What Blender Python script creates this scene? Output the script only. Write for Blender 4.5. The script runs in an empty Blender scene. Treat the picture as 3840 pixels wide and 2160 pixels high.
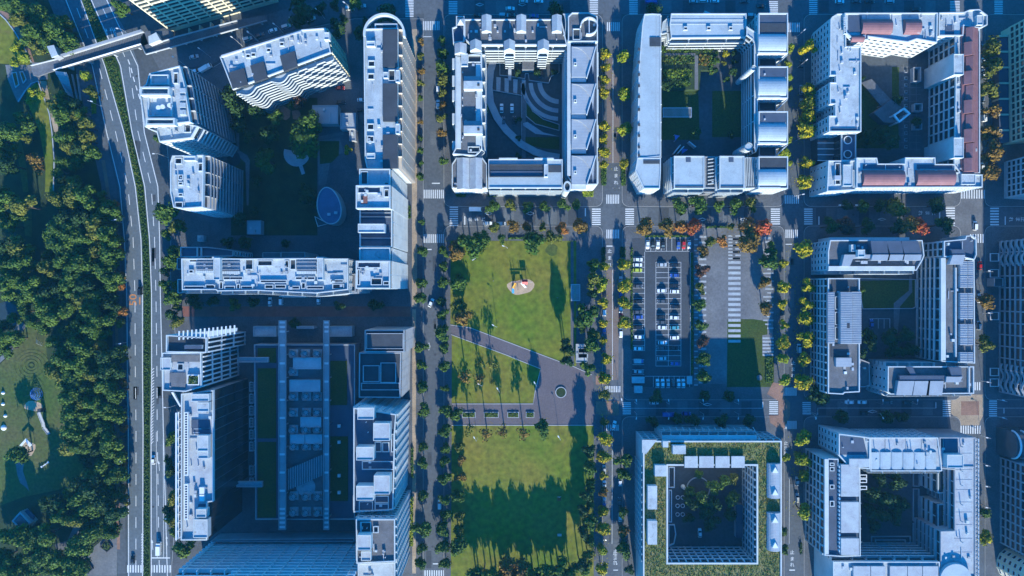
import bpy, math, random
from mathutils import Vector
random.seed(7)
R = math.radians
scene = bpy.context.scene
COL = scene.collection
# ---------------------------------------------------------------- camera, sky, sun, exposure
S, H = 0.13, 330.0            # metres per photo pixel on the ground, drone height
cam_d = bpy.data.cameras.new("camera")
cam = bpy.data.objects.new("camera", cam_d)
COL.objects.link(cam)
cam.location = (0, 0, H)
cam_d.sensor_width = 36.0
cam_d.lens = 36.0 * H / (3840 * S)
cam_d.clip_start, cam_d.clip_end = 1.0, 6000.0
scene.camera = cam
TINT_HAZE = 0.00006
SUN_EL = 22.0
SUN_DIR = Vector((0.13, -1.0, 0)).normalized() * math.cos(R(SUN_EL)) + Vector((0, 0, math.sin(R(SUN_EL))))
world = bpy.data.worlds.new("World"); scene.world = world
world.use_nodes = True
nt = world.node_tree
bg = nt.nodes["Background"]
sky = nt.nodes.new("ShaderNodeTexSky")
sky.sky_type = 'NISHITA'; sky.sun_disc = False
sky.sun_elevation = R(SUN_EL); sky.sun_rotation = math.atan2(0.13, -1.0)
sky.ozone_density = 3.0; sky.air_density = 1.0; sky.dust_density = 0.3
tint = nt.nodes.new("ShaderNodeMix"); tint.data_type = 'RGBA'; tint.blend_type = 'MULTIPLY'
tint.inputs[0].default_value = 1.0
tint.inputs[7].default_value = (0.03, 0.86, 1.55, 1)
nt.links.new(sky.outputs[0], tint.inputs[6]); nt.links.new(tint.outputs[2], bg.inputs[0])
bg.inputs[1].default_value = 0.15
sun_d = bpy.data.lights.new("sun", 'SUN'); sun = bpy.data.objects.new("sun", sun_d); COL.objects.link(sun)
sun_d.energy = 5.0; sun_d.angle = R(0.5); sun_d.color = (1.0, 0.99, 0.86)
sun.rotation_euler = SUN_DIR.to_track_quat('Z', 'Y').to_euler(); sun.location = (0, -60, 200)
scene.view_settings.view_transform = 'Standard'; scene.view_settings.look = 'None'
scene.view_settings.gamma = 1.0; scene.view_settings.use_curve_mapping = False
scene.view_settings.exposure = 1.05
scene.render.engine = 'CYCLES'
scene.cycles.max_bounces = 5; scene.cycles.diffuse_bounces = 3; scene.cycles.glossy_bounces = 2
scene.cycles.use_denoising = True
# ---------------------------------------------------------------- pixel frames used when measuring the photograph
def ZF(ox, oy, k): return lambda x, y: (ox + x / k, oy + y / k)
N0 = lambda x, y: (x, y)
Z1 = ZF(0, 0, 2.0125); Z2 = ZF(900, 0, 2.0125); Z3 = ZF(1660, 0, 2.0125); Z4 = ZF(2340, 0, 1.906); Z5 = ZF(2980, 0, 1.907)
M1 = ZF(0, 700, 2.0125); M2 = ZF(600, 560, 2.0125); M3 = ZF(1500, 680, 1.906); M4 = ZF(2240, 680, 1.906); M5 = ZF(2980, 680, 1.685)
B1 = ZF(0, 1380, 1.857); B2 = ZF(560, 1160, 1.449); B3 = ZF(1500, 1400, 1.907); B4 = ZF(2300, 1380, 1.857); B5 = ZF(2980, 1480, 2.131)
T2 = ZF(440, 0, 3.45); C3 = ZF(820, 320, 2.1317); L4 = ZF(0, 1380, 1.858); Q5 = ZF(1300, 1500, 2.195)
R6 = ZF(3440, 0, 2.07); R7 = ZF(3440, 850, 2.23); R8 = ZF(3440, 1500, 2.195)
def W(p, h=0.0):
    k = S * (1 - h / H)
    return ((p[0] - 1920) * k, (1080 - p[1]) * k)
def P(zf, pts, h=0.0): return [W(zf(*p), h) for p in pts]
def rect(zf, x0, y0, x1, y1, h=0.0):
    a = W(zf(x0, y0), h); b = W(zf(x1, y1), h)
    return (min(a[0], b[0]), min(a[1], b[1]), max(a[0], b[0]), max(a[1], b[1]))
def rpoly(r): return [(r[0], r[1]), (r[2], r[1]), (r[2], r[3]), (r[0], r[3])]
def inframe(x, y, z, m=70):
    k = S * (1 - z / H)
    px = 1920 + x / k; py = 1080 - y / k
    return -m < px < 3840 + m and -m < py < 2160 + m
def area(p): return 0.5 * sum(p[i][0] * p[(i + 1) % len(p)][1] - p[(i + 1) % len(p)][0] * p[i][1] for i in range(len(p)))
def ccw(p): return list(p) if area(p) > 0 else list(reversed(p))
def inside(p, x, y):
    c = False; n = len(p); j = n - 1
    for i in range(n):
        xi, yi = p[i]; xj, yj = p[j]
        if (yi > y) != (yj > y) and x < (xj - xi) * (y - yi) / (yj - yi) + xi: c = not c
        j = i
    return c
def inset(p, t):
    p = ccw(p); n = len(p); out = []
    for i in range(n):
        a, b, c = Vector(p[i - 1]), Vector(p[i]), Vector(p[(i + 1) % n])
        d1 = (b - a).normalized(); d2 = (c - b).normalized()
        n1 = Vector((-d1.y, d1.x)); n2 = Vector((-d2.y, d2.x))
        m = n1 + n2
        if m.length < 1e-4: m = n1
        m = m / max(0.35, m.dot(n1)) if m.dot(n1) > 0 else n1
        out.append((b.x + m.x * t, b.y + m.y * t))
    return out
# ---------------------------------------------------------------- materials
MATS = {}
def mat(name, c, rough=0.8, var=0.25, scale=0.3, c2=None, detail=6, metal=0.0, bump=0.0, stripe=None, spec=0.3, fine=0.0, blot=None):
    m = bpy.data.materials.new(name); m.use_nodes = True
    t = m.node_tree; b = t.nodes["Principled BSDF"]
    b.inputs["Roughness"].default_value = rough; b.inputs["Metallic"].default_value = metal
    b.inputs["Specular IOR Level"].default_value = spec
    c = tuple(c); c2 = tuple(c2) if c2 else tuple(x * (1 - var) for x in c)
    g = t.nodes.new("ShaderNodeNewGeometry")
    n = t.nodes.new("ShaderNodeTexNoise"); n.inputs["Scale"].default_value = scale; n.inputs["Detail"].default_value = detail
    n.inputs["Roughness"].default_value = 0.65
    t.links.new(g.outputs["Position"], n.inputs["Vector"])
    r = t.nodes.new("ShaderNodeValToRGB"); r.color_ramp.elements[0].position = 0.36; r.color_ramp.elements[1].position = 0.64
    r.color_ramp.elements[0].color = (*c2, 1); r.color_ramp.elements[1].color = (*c, 1)
    t.links.new(n.outputs["Fac"], r.inputs["Fac"])
    out = r.outputs["Color"]
    if fine:
        n2 = t.nodes.new("ShaderNodeTexNoise"); n2.inputs["Scale"].default_value = scale * 14; n2.inputs["Detail"].default_value = 4
        t.links.new(g.outputs["Position"], n2.inputs["Vector"])
        mr = t.nodes.new("ShaderNodeMapRange"); mr.inputs[1].default_value = 0.3; mr.inputs[2].default_value = 0.7
        mr.inputs[3].default_value = 1 - fine; mr.inputs[4].default_value = 1 + fine
        t.links.new(n2.outputs["Fac"], mr.inputs[0])
        mx = t.nodes.new("ShaderNodeVectorMath"); mx.operation = 'SCALE'
        t.links.new(out, mx.inputs[0]); t.links.new(mr.outputs[0], mx.inputs[3]); out = mx.outputs[0]
    if blot:
        bc, bs, thr, amt = blot
        n4 = t.nodes.new("ShaderNodeTexNoise"); n4.inputs["Scale"].default_value = bs; n4.inputs["Detail"].default_value = 9; n4.inputs["Roughness"].default_value = .7; n4.inputs["Distortion"].default_value = .6
        t.links.new(g.outputs["Position"], n4.inputs["Vector"])
        m4 = t.nodes.new("ShaderNodeMapRange"); m4.inputs[1].default_value = thr; m4.inputs[2].default_value = thr + .1; m4.inputs[3].default_value = 0; m4.inputs[4].default_value = amt
        t.links.new(n4.outputs["Fac"], m4.inputs[0])
        x4 = t.nodes.new("ShaderNodeMix"); x4.data_type = 'RGBA'; x4.inputs[7].default_value = (*bc, 1)
        t.links.new(m4.outputs[0], x4.inputs[0]); t.links.new(out, x4.inputs[6]); out = x4.outputs[2]
    if stripe:
        axis, period, depth = stripe
        sx = t.nodes.new("ShaderNodeSeparateXYZ"); t.links.new(g.outputs["Position"], sx.inputs[0])
        mm = t.nodes.new("ShaderNodeMath"); mm.operation = 'PINGPONG'; mm.inputs[1].default_value = period / 2
        t.links.new(sx.outputs[axis], mm.inputs[0])
        bp = t.nodes.new("ShaderNodeBump"); bp.inputs["Strength"].default_value = depth; bp.inputs["Distance"].default_value = 0.12
        t.links.new(mm.outputs[0], bp.inputs["Height"]); t.links.new(bp.outputs[0], b.inputs["Normal"])
    elif bump:
        bp = t.nodes.new("ShaderNodeBump"); bp.inputs["Strength"].default_value = bump; bp.inputs["Distance"].default_value = 0.2
        n3 = t.nodes.new("ShaderNodeTexNoise"); n3.inputs["Scale"].default_value = scale * 10
        t.links.new(g.outputs["Position"], n3.inputs["Vector"])
        t.links.new(n3.outputs["Fac"], bp.inputs["Height"]); t.links.new(bp.outputs[0], b.inputs["Normal"])
    t.links.new(out, b.inputs["Base Color"])
    MATS[name] = m
    return m
M = MATS
mat('asphalt', (.088, .098, .112), .9, .2, .05, fine=.16, blot=((.065, .065, .075), .35, .56, .7))
mat('highway', (.098, .12, .142), .9, .16, .06, fine=.14, blot=((.08, .085, .10), .3, .57, .6))
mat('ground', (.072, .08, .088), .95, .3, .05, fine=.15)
mat('paver', (.098, .102, .112), .9, .3, .12, fine=.2)
mat('paver_beige', (.36, .27, .19), .9, .3, .12, fine=.2)
mat('paver_warm', (.26, .15, .11), .9, .3, .15, fine=.2)
mat('path_brown', (.115, .095, .105), .9, .15, .1, fine=.12)
mat('plaza_stone', (.15, .152, .16), .9, .3, .07, (.10, .10, .108), fine=.15)
mat('brown_lane', (.17, .13, .115), .9, .2, .1, fine=.12)
mat('kerb', (.36, .35, .34), .85, .2, .5)
mat('paint', (.62, .63, .64), .7, .22, 1.6, fine=.1)
mat('orange_paint', (.5, .2, .06), .7, .2, 1.5)
mat('grass', (.085, .133, .007), .95, .25, .028, (.16, .135, .018), detail=8, bump=.5, fine=.3, blot=((.15, .11, .035), .11, .60, .7))
mat('grass_dark', (.028, .055, .006), .95, .3, .1, (.045, .06, .01), detail=8, bump=.5, fine=.35, blot=((.06, .055, .02), .2, .58, .6))  # shade of courtyard and roof lawns put into a darker grass
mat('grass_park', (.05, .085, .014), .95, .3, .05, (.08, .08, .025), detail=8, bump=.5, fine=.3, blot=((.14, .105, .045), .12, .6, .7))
mat('median_green', (.03, .07, .008), .95, .4, .3, (.018, .04, .006), bump=.8, fine=.4)
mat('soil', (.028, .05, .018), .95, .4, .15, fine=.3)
mat('sand', (.46, .32, .21), .95, .25, .3, fine=.2)
mat('bark', (.09, .065, .045), .9, .3, 2.0)
mat('conc', (.345, .375, .39), .85, .3, .22, (.28, .29, .32), fine=.14, blot=((.19, .18, .18), .4, .57, .5))
mat('white_wall', (.44, .47, .48), .8, .16, .2, fine=.06, blot=((.30, .30, .31), .5, .6, .4))
mat('cream_wall', (.58, .52, .36), .8, .15, .2, fine=.06)
mat('grey_wall', (.30, .31, .33), .85, .2, .2, fine=.08)
mat('beige_wall', (.48, .42, .36), .85, .15, .2, fine=.06)
mat('white_roof', (.38, .415, .435), .8, .25, .16, (.27, .30, .325), detail=9, fine=.14, blot=((.15, .145, .14), .33, .56, .6))
mat('pale_roof', (.33, .38, .41), .6, .16, .12, fine=.08, blot=((.23, .24, .26), .25, .57, .5))
mat('metal_x', (.29, .31, .34), .45, .15, .2, stripe=(0, .7, .7), fine=.06, spec=.5)
mat('metal_y', (.29, .31, .34), .45, .15, .2, stripe=(1, .7, .7), fine=.06, spec=.5)
mat('grey_roof', (.125, .125, .135), .9, .3, .25, fine=.22, blot=((.07, .07, .075), .35, .56, .6))
mat('dark_roof', (.045, .05, .06), .8, .25, .2, fine=.15)
mat('red_roof', (.215, .10, .105), .75, .2, .3, fine=.1, blot=((.13, .07, .07), .5, .56, .5))
mat('navy_roof', (.06, .078, .115), .6, .2, .2, fine=.1)  # navy tone also holds the shade lying on roof terraces
mat('green_roof', (.10, .13, .03), .95, .5, .35, (.20, .17, .07), detail=9, bump=1.0, fine=.45)
mat('glass', (.02, .028, .035), .12, .2, .3, spec=.6)
mat('sky_glass', (.05, .075, .09), .15, .2, .3, spec=.6)
mat('curtain_glass', (.03, .035, .04), .2, .4, .15, spec=.5)
mat('frame_white', (.60, .61, .62), .6, .1, .5)
mat('steel', (.45, .46, .48), .45, .1, .5, metal=.3)
mat('dark_metal', (.05, .05, .055), .5, .2, 1)
mat('blue_roof', (.085, .13, .22), .7, .2, .2, fine=.1)
mat('blue_canvas', (.06, .14, .42), .7, .15, .3, fine=.1)
mat('blue_play', (.07, .2, .5), .6, .2, .5)
mat('red_plastic', (.55, .03, .03), .5, .1, 1)
mat('yellow_plastic', (.6, .3, .03), .5, .1, 1)
mat('cyan_plastic', (.08, .35, .6), .5, .1, 1)
mat('orange_bed', (.28, .10, .03), .9, .4, .8, (.12, .05, .02), fine=.3)
mat('brick_red', (.20, .085, .07), .9, .25, .4, fine=.15)
mat('water', (.03, .05, .06), .2, .2, .3)
mat('rubber', (.02, .02, .02), .9, .1, 1)
mat('skin', (.5, .32, .24), .7, .1, 1); mat('cloth_dark', (.03, .03, .045), .9, .2, 1); mat('cloth_white', (.5, .5, .5), .9, .2, 1)
CARC = {'white': (.70, .71, .72), 'silver': (.40, .42, .44), 'black': (.016, .017, .02), 'dark grey': (.07, .075, .085), 'blue': (.03, .08, .30), 'teal': (.06, .26, .32),
        'red': (.45, .02, .02), 'yellow': (.55, .42, .10), 'lime': (.42, .48, .05), 'brown': (.10, .06, .04)}
for k, c in CARC.items(): mat('car_' + k.replace(' ', '_'), c, .3, .05, .3, spec=.6)
LEAF = {'green': [(.05, .10, .010), (.035, .075, .009), (.075, .125, .012)],
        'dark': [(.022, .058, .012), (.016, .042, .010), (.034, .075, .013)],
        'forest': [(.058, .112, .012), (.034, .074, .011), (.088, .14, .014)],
        'olive': [(.11, .12, .014), (.075, .09, .011), (.14, .14, .017)],
        'yellow': [(.31, .27, .007), (.10, .13, .008), (.38, .30, .008)],
        'yellowgreen': [(.20, .23, .009), (.13, .18, .009), (.26, .27, .010)],
        'brown': [(.17, .10, .017), (.12, .07, .014), (.21, .13, .019)],
        'orange': [(.30, .12, .022), (.22, .08, .017), (.34, .16, .028)],
        'red': [(.34, .05, .022), (.24, .07, .017), (.40, .09, .028)],
        'maroon': [(.09, .04, .025), (.06, .035, .022), (.12, .055, .028)]}
for k, cs in LEAF.items():
    for i, c in enumerate(cs): mat('leaf_%s_%d' % (k, i), c, .7, .25, .8, spec=.2)
# ---------------------------------------------------------------- mesh builder
class MB:
    def __init__(s): s.v = []; s.f = []; s.m = []
    def face(s, pts, m=0):
        n = len(s.v); s.v.extend(pts); s.f.append(tuple(range(n, n + len(pts)))); s.m.append(m)
    def prism(s, p, z0, z1, m=0, mt=None, bottom=True, p1=None):
        p = ccw(p); q = ccw(p1) if p1 else p; n = len(p); k = len(s.v)
        s.v.extend([(x, y, z0) for x, y in p]); s.v.extend([(x, y, z1) for x, y in q])
        for i in range(n):
            j = (i + 1) % n; s.f.append((k + i, k + j, k + n + j, k + n + i)); s.m.append(m)
        s.f.append(tuple(range(k + n, k + 2 * n))); s.m.append(m if mt is None else mt)
        if bottom: s.f.append(tuple(range(k + n - 1, k - 1, -1))); s.m.append(m)
        return s
    def box(s, x0, y0, z0, x1, y1, z1, m=0, mt=None): return s.prism([(x0, y0), (x1, y0), (x1, y1), (x0, y1)], z0, z1, m, mt)
    def bar(s, a, b, w, z0, z1, m=0):
        a = Vector(a[:2]); b = Vector(b[:2]); d = (b - a).normalized(); n = Vector((-d.y, d.x)) * w / 2
        return s.prism([tuple(a - n), tuple(b - n), tuple(b + n), tuple(a + n)], z0, z1, m)
    def ring(s, p, t, z0, z1, m=0):
        p = ccw(p); q = inset(p, t); n = len(p)
        for i in range(n):
            j = (i + 1) % n; s.prism([p[i], p[j], q[j], q[i]], z0, z1, m)
        return s
    def ribbon(s, pts, w, z0, z1, m=0):
        L, Rr = offset_line(pts, w / 2), offset_line(pts, -w / 2)
        for i in range(len(pts) - 1): s.prism([L[i], Rr[i], Rr[i + 1], L[i + 1]], z0, z1, m)
        return s
    def tube(s, a, b, r0, r1=None, n=8, m=0, caps=True):
        r1 = r0 if r1 is None else r1
        a = Vector(a); b = Vector(b); d = (b - a).normalized()
        u = d.orthogonal().normalized(); w = d.cross(u); k = len(s.v)
        for c, r in ((a, r0), (b, r1)):
            for i in range(n):
                t = 2 * math.pi * i / n; q = c + (u * math.cos(t) + w * math.sin(t)) * r; s.v.append(tuple(q))
        for i in range(n):
            j = (i + 1) % n; s.f.append((k + i, k + j, k + n + j, k + n + i)); s.m.append(m)
        if caps:
            s.f.append(tuple(range(k + n - 1, k - 1, -1))); s.m.append(m); s.f.append(tuple(range(k + n, k + 2 * n))); s.m.append(m)
        return s
    def gable(s, r, z0, ze, zr, axis='y', m=0, mr=1, over=0.0):
        x0, y0, x1, y1 = r; xm, ym = (x0 + x1) / 2, (y0 + y1) / 2
        if ze > z0: s.prism(rpoly(r), z0, ze, m)
        x0 -= over; x1 += over; y0 -= over; y1 += over; t = .12
        if axis == 'y':
            e = [((x0, y0, ze), (xm, y0, zr), (xm, y1, zr), (x0, y1, ze)), ((xm, y0, zr), (x1, y0, ze), (x1, y1, ze), (xm, y1, zr))]
            g = [((x0, y0, ze), (x1, y0, ze), (xm, y0, zr)), ((x1, y1, ze), (x0, y1, ze), (xm, y1, zr))]
        else:
            e = [((x0, y0, ze), (x1, y0, ze), (x1, ym, zr), (x0, ym, zr)), ((x0, ym, zr), (x1, ym, zr), (x1, y1, ze), (x0, y1, ze))]
            g = [((x0, y1, ze), (x0, y0, ze), (x0, ym, zr)), ((x1, y0, ze), (x1, y1, ze), (x1, ym, zr))]
        for q in e: s.face([(a, b, c + t) for a, b, c in q], mr)
        for q in g: s.face([(a, b, c + t) for a, b, c in q], m)
        return s
    def vault(s, r, z0, rise, axis='x', m=0, n=10):
        x0, y0, x1, y1 = r; pr = []
        for i in range(n + 1):
            t = math.pi * i / n; pr.append((0.5 - 0.5 * math.cos(t), math.sin(t) * rise))
        if axis == 'x':
            A = [(x0, y0 + (y1 - y0) * a, z0 + b) for a, b in pr]; B = [(x1, y0 + (y1 - y0) * a, z0 + b) for a, b in pr]
        else:
            A = [(x1 - (x1 - x0) * a, y0, z0 + b) for a, b in pr]; B = [(x1 - (x1 - x0) * a, y1, z0 + b) for a, b in pr]
        for i in range(n): s.face([A[i], B[i], B[i + 1], A[i + 1]], m)
        s.face(A, m); s.face(list(reversed(B)), m)
        return s
    def mesh(s, name, mats, off=(0, 0, 0)):
        me = bpy.data.meshes.new(name)
        o = off
        me.from_pydata([(x - o[0], y - o[1], z - o[2]) for x, y, z in s.v], [], s.f)
        if not isinstance(mats, (list, tuple)): mats = [mats]
        for q in mats: me.materials.append(M[q] if isinstance(q, str) else q)
        if len(mats) > 1: me.polygons.foreach_set("material_index", s.m)
        me.update()
        return me
    def build(s, name, mats, parent=None, kind=None):
        off = tuple(wloc(parent)) if parent else (0, 0, 0)
        o = bpy.data.objects.new(name, s.mesh(name, mats, off)); COL.objects.link(o)
        if parent: o.parent = parent
        if kind: o['kind'] = kind
        return o
def wloc(o):
    v = Vector((0, 0, 0))
    while o: v += o.location; o = o.parent
    return v
def offset_line(pts, d):
    out = []; n = len(pts)
    for i in range(n):
        a = Vector(pts[max(0, i - 1)][:2]); b = Vector(pts[min(n - 1, i + 1)][:2]); t = (b - a).normalized()
        out.append((pts[i][0] - t.y * d, pts[i][1] + t.x * d))
    return out
LABELS = {}
def tag(o, label, cat, group=None):
    o['label'] = label; o['category'] = cat
    if group: o['group'] = group
    LABELS.setdefault(label, []).append(group)
    return o
def thing(name, label, cat, loc=(0, 0, 0), rz=0, group=None):
    o = bpy.data.objects.new(name, None); COL.objects.link(o); o.empty_display_size = .5
    o.location = (loc[0], loc[1], loc[2] if len(loc) > 2 else 0); o.rotation_euler = (0, 0, rz)
    return tag(o, label, cat, group)
def struct(mb, name, mats): return mb.build(name, mats, None, 'structure')
def sheet(name, poly, z, m, t=None):
    mb = MB()
    if t: mb.prism(poly, z - t, z, 0)
    else: mb.face([(x, y, z) for x, y in ccw(poly)])
    return struct(mb, name, m)
def inst(name, mesh, root, loc, rz=0.0, sc=None):
    o = bpy.data.objects.new(name, mesh); COL.objects.link(o); o.parent = root
    b = wloc(root); o.location = (loc[0] - b.x, loc[1] - b.y, loc[2] - b.z); o.rotation_euler = (0, 0, rz)
    if sc: o.scale = sc
    return o
# ---------------------------------------------------------------- facade modules (local x along the wall, -y outward)
CACHE = {}
def cached(key, fn):
    if key not in CACHE: CACHE[key] = fn()
    return CACHE[key]
def q1(v): return round(v, 1)
def m_window(w, h, fr='frame_white', gl='glass'):
    w, h = q1(w), q1(h)
    def f():
        b = MB(); t = .14
        b.box(-w / 2 - t, -.16, -t, w / 2 + t, .02, 0, 0); b.box(-w / 2 - t, -.16, h, w / 2 + t, .02, h + t, 0)
        b.box(-w / 2 - t, -.16, 0, -w / 2, .02, h, 0); b.box(w / 2, -.16, 0, w / 2 + t, .02, h, 0)
        b.face([(-w / 2, -.03, 0), (w / 2, -.03, 0), (w / 2, -.03, h), (-w / 2, -.03, h)], 1)
        return b.mesh('window', [fr, gl])
    return cached(('w', w, h, fr, gl), f)
def m_pane(w, h, gl='glass'):
    w, h = q1(w), q1(h)
    return cached(('p', w, h, gl), lambda: MB().box(-w / 2, -.06, 0, w / 2, .02, h).mesh('window', gl))
def m_balc(w, d=1.4, wall='white_wall', ph=1.1):
    w = q1(w)
    def f():
        b = MB(); b.box(-w / 2, -d, -.18, w / 2, .02, 0); b.box(-w / 2, -d - .12, -.18, w / 2, -d, ph)
        b.box(w / 2 - .12, -d, 0, w / 2, .02, 2.3)
        return b.mesh('balcony', wall)
    return cached(('b', w, d, wall, ph), f)
def m_box(w, d, h, mm):
    w, h = round(w, 2), round(h, 2)
    return cached(('x', w, d, h, mm), lambda: MB().box(-w / 2, -d, 0, w / 2, .02, h).mesh('box', mm))
WINGS = []      # (polygon, height) of every wall prism, so that facade pieces buried in a neighbour are left out
FAC = []
def buried(x, y, z, own):
    for p, h, o in WINGS:
        if h > z + .5 and inside(p, x, y): return True
    return False
def facade(root, A, B, z0, z1, kind, fh=3.0, bay=3.6, wall='white_wall', glass='glass', frame='frame_white', nf=None, nb=None, d=1.4, ww=None, wh=None, bd=.9, bh=1.15):
    A = Vector(A); B = Vector(B); L = (B - A).length
    if L < 1.6: return
    u = (B - A) / L; n = Vector((u.y, -u.x)); rz = math.atan2(u.y, u.x)
    nf = nf or max(1, int((z1 - z0) / fh)); fh = (z1 - z0) / nf
    nb = nb or max(1, round(L / bay)); bw = L / nb
    def ok(t, z, out=1.0):
        p = A + u * t + n * out
        return inframe(p.x, p.y, z) and not buried(p.x, p.y, z, root)
    def put(name, me, t, z): 
        p = A + u * t; return inst(name, me, root, (p.x, p.y, z), rz)
    if kind == 'win':
        me = m_window(ww or min(1.9, bw * .55), wh or 1.5, frame, glass)
        for i in range(nf):
            for j in range(nb):
                t = (j + .5) * bw; z = z0 + i * fh + .9
                if ok(t, z): put('window', me, t, z)
    elif kind == 'balc':
        bm_ = m_balc(bw - .08, d, wall); pm = m_pane(bw - .9, min(2.1, fh - .7), glass)
        for i in range(nf):
            for j in range(nb):
                t = (j + .5) * bw; z = z0 + i * fh + .25
                if ok(t, z, 1.0): put('balcony', bm_, t, z); put('window', pm, t, z + .05)
    elif kind == 'grid':
        dep = .55
        pm = m_pane(bw - .5, fh - .9, glass)
        pier = m_box(.6, dep, z1 - z0, wall); sp = m_box(bw - .62, dep - .15, .95, wall)
        for j in range(nb + 1):
            if any(ok(min(max(j * bw, .3), L - .3), z0 + k * (z1 - z0)) for k in (.1, .5, .95)): put('pier', pier, min(max(j * bw, .31), L - .31), z0)
        for i in range(nf):
            for j in range(nb):
                t = (j + .5) * bw; z = z0 + i * fh
                if ok(t, z + 1): put('spandrel', sp, t, z); put('window', pm, t, z + .93)
    elif kind == 'curtain':
        pm = m_pane(bw - .12, fh - .12, glass)
        for i in range(nf):
            for j in range(nb):
                t = (j + .5) * bw; z = z0 + i * fh + .06
                if ok(t, z): put('window', pm, t, z)
    elif kind == 'bands':
        bm_ = m_box(L / nb - .1, bd, bh, wall); pm = m_pane(L / nb - .6, fh - bh - .15, glass)
        for i in range(nf):
            for j in range(nb):
                t = (j + .5) * bw; z = z0 + i * fh
                if ok(t, z + 1): put('balcony', bm_, t, z); put('window', pm, t, z + bh + .05)
def compass(A, B):
    dx, dy = B[0] - A[0], B[1] - A[1]; nx, ny = dy, -dx
    if abs(nx) > abs(ny): return 'E' if nx > 0 else 'W'
    return 'N' if ny > 0 else 'S'
def wing(root, poly, h, wall='white_wall', roof='white_roof', fac=None, para=1.0, pt=.45, z0=0.0, pmat=None, name='wall', **kw):
    """poly: world outline. Walls, roof surface and parapet are parts of root; facades are laid on later."""
    poly = ccw(poly)
    MB().prism(poly, z0, h).build(name, wall, root)
    WINGS.append((poly, h, root))
    q = inset(poly, pt + .02) if para else poly
    MB().prism(q, h, h + .06).build('roof', roof, root)
    if para and roof in ('white_roof', 'grey_roof', 'conc'): clutter(root, poly, h + .06, int(min(13, abs(area(poly)) / 55)), int(h * 7 + poly[0][0]))
    if para: MB().ring(poly, pt, h, h + para).build('parapet', pmat or wall, root)
    for i in range(len(poly)):
        A, B = poly[i], poly[(i + 1) % len(poly)]; c = compass(A, B)
        sp = (fac or {}).get(c)
        if sp:
            k = dict(kw); k.setdefault('wall', wall)
            if isinstance(sp, tuple): k.update(sp[1]); sp = sp[0]
            FAC.append((root, A, B, z0 + k.pop('base', 0), h - .2, sp, k))
    return poly
def building(label, cat='building', at=(0, 0), name='apartment_building', group=None):
    return thing(name, label, cat, (at[0], at[1], 0), 0, group)
def hut(root, zf, x0, y0, x1, y1, z0, dh, name='roof_hut', m='white_wall', mt='white_roof', rim=True):
    r = rect(zf, x0, y0, x1, y1, z0 + dh)
    b = MB(); b.prism(rpoly(r), z0, z0 + dh, 0, 1)
    if rim and min(r[2] - r[0], r[3] - r[1]) > 1.6: b.ring(rpoly(r), .25, z0 + dh, z0 + dh + .35, 0)
    return b.build(name, [m, mt], root)
def well(root, zf, x0, y0, x1, y1, h, name='light_well', wallm='white_wall', inner='dark_roof', rim=.9):
    r = rect(zf, x0, y0, x1, y1, h + rim); b = MB()
    b.ring(rpoly(r), .3, h + .061, h + rim, 0); b.prism(inset(rpoly(r), .31), h + .062, h + .1, 1)
    return b.build(name, [wallm, inner], root)
def unit_(root, zf, x, y, z0, w, d, h, name='roof_unit', m='steel'):
    c = W(zf(x, y), z0 + h); return MB().box(c[0] - w / 2, c[1] - d / 2, z0, c[0] + w / 2, c[1] + d / 2, z0 + h).build(name, m, root)
def clutter(root, poly, h, n, seed):
    """small plant on a roof: condensers, ducts and hatches, each a part"""
    rr = random.Random(seed); q = inset(ccw(poly), 1.6); xs = [p[0] for p in q]; ys = [p[1] for p in q]; k = 0; tries = 0
    while k < n and tries < n * 12:
        tries += 1
        x, y = rr.uniform(min(xs), max(xs)), rr.uniform(min(ys), max(ys))
        if not inside(q, x, y) or not inframe(x, y, h, 0): continue
        t = rr.random()
        if t < .5:
            w, d, hh = rr.uniform(.7, 1.4), rr.uniform(.7, 1.4), rr.uniform(.6, 1.3)
            MB().box(x - w / 2, y - d / 2, h, x + w / 2, y + d / 2, h + hh).build('condenser', rr.choice(['steel', 'white_wall', 'grey_wall']), root)
        elif t < .8:
            l = rr.uniform(2, 5); a = (x - l / 2, y) if rr.random() < .5 else (x, y - l / 2); b = (x + l / 2, y) if a[1] == y else (x, y + l / 2)
            MB().bar(a, b, .3, h + .2, h + .5).build('duct', 'steel', root)
        else:
            MB().tube((x, y, h), (x, y, h + 1.2), .25, .25, 8).build('vent_pipe', 'steel', root)
        k += 1
def ribs(root, zf, x0, y0, x1, y1, z, axis='x', pitch=.8):
    r = rect(zf, x0, y0, x1, y1, z); b = MB()
    n = int(((r[3] - r[1]) if axis == 'x' else (r[2] - r[0])) / pitch)
    for i in range(n):
        if axis == 'x': y = r[1] + pitch * (i + .5); b.box(r[0] + .05, y - .16, z - .05, r[2] - .05, y + .16, z + .16)
        else: x = r[0] + pitch * (i + .5); b.box(x - .16, r[1] + .05, z - .05, x + .16, r[3] - .05, z + .16)
    return b.build('roof_ribs', 'conc', root, 'stuff')
ORD_ = ['', 'first', 'second', 'third', 'fourth', 'fifth', 'sixth', 'seventh', 'eighth', 'ninth', 'tenth', 'eleventh', 'twelfth', 'thirteenth', 'fourteenth', 'fifteenth', 'sixteenth',
       'seventeenth', 'eighteenth', 'nineteenth', 'twentieth', 'twenty-first', 'twenty-second', 'twenty-third', 'twenty-fourth', 'twenty-fifth', 'twenty-sixth', 'twenty-seventh', 'twenty-eighth', 'twenty-ninth', 'thirtieth']
def ordw(n):
    if n < len(ORD_): return ORD_[n]
    t = n // 10; return ('', '', '', 'thirt', 'fort', 'fift', 'sixt', 'sevent', 'eight', 'ninet')[t] + ('ieth' if n % 10 == 0 else 'y-' + ORD_[n % 10])
ORD = [ordw(i) for i in range(95)]
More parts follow.
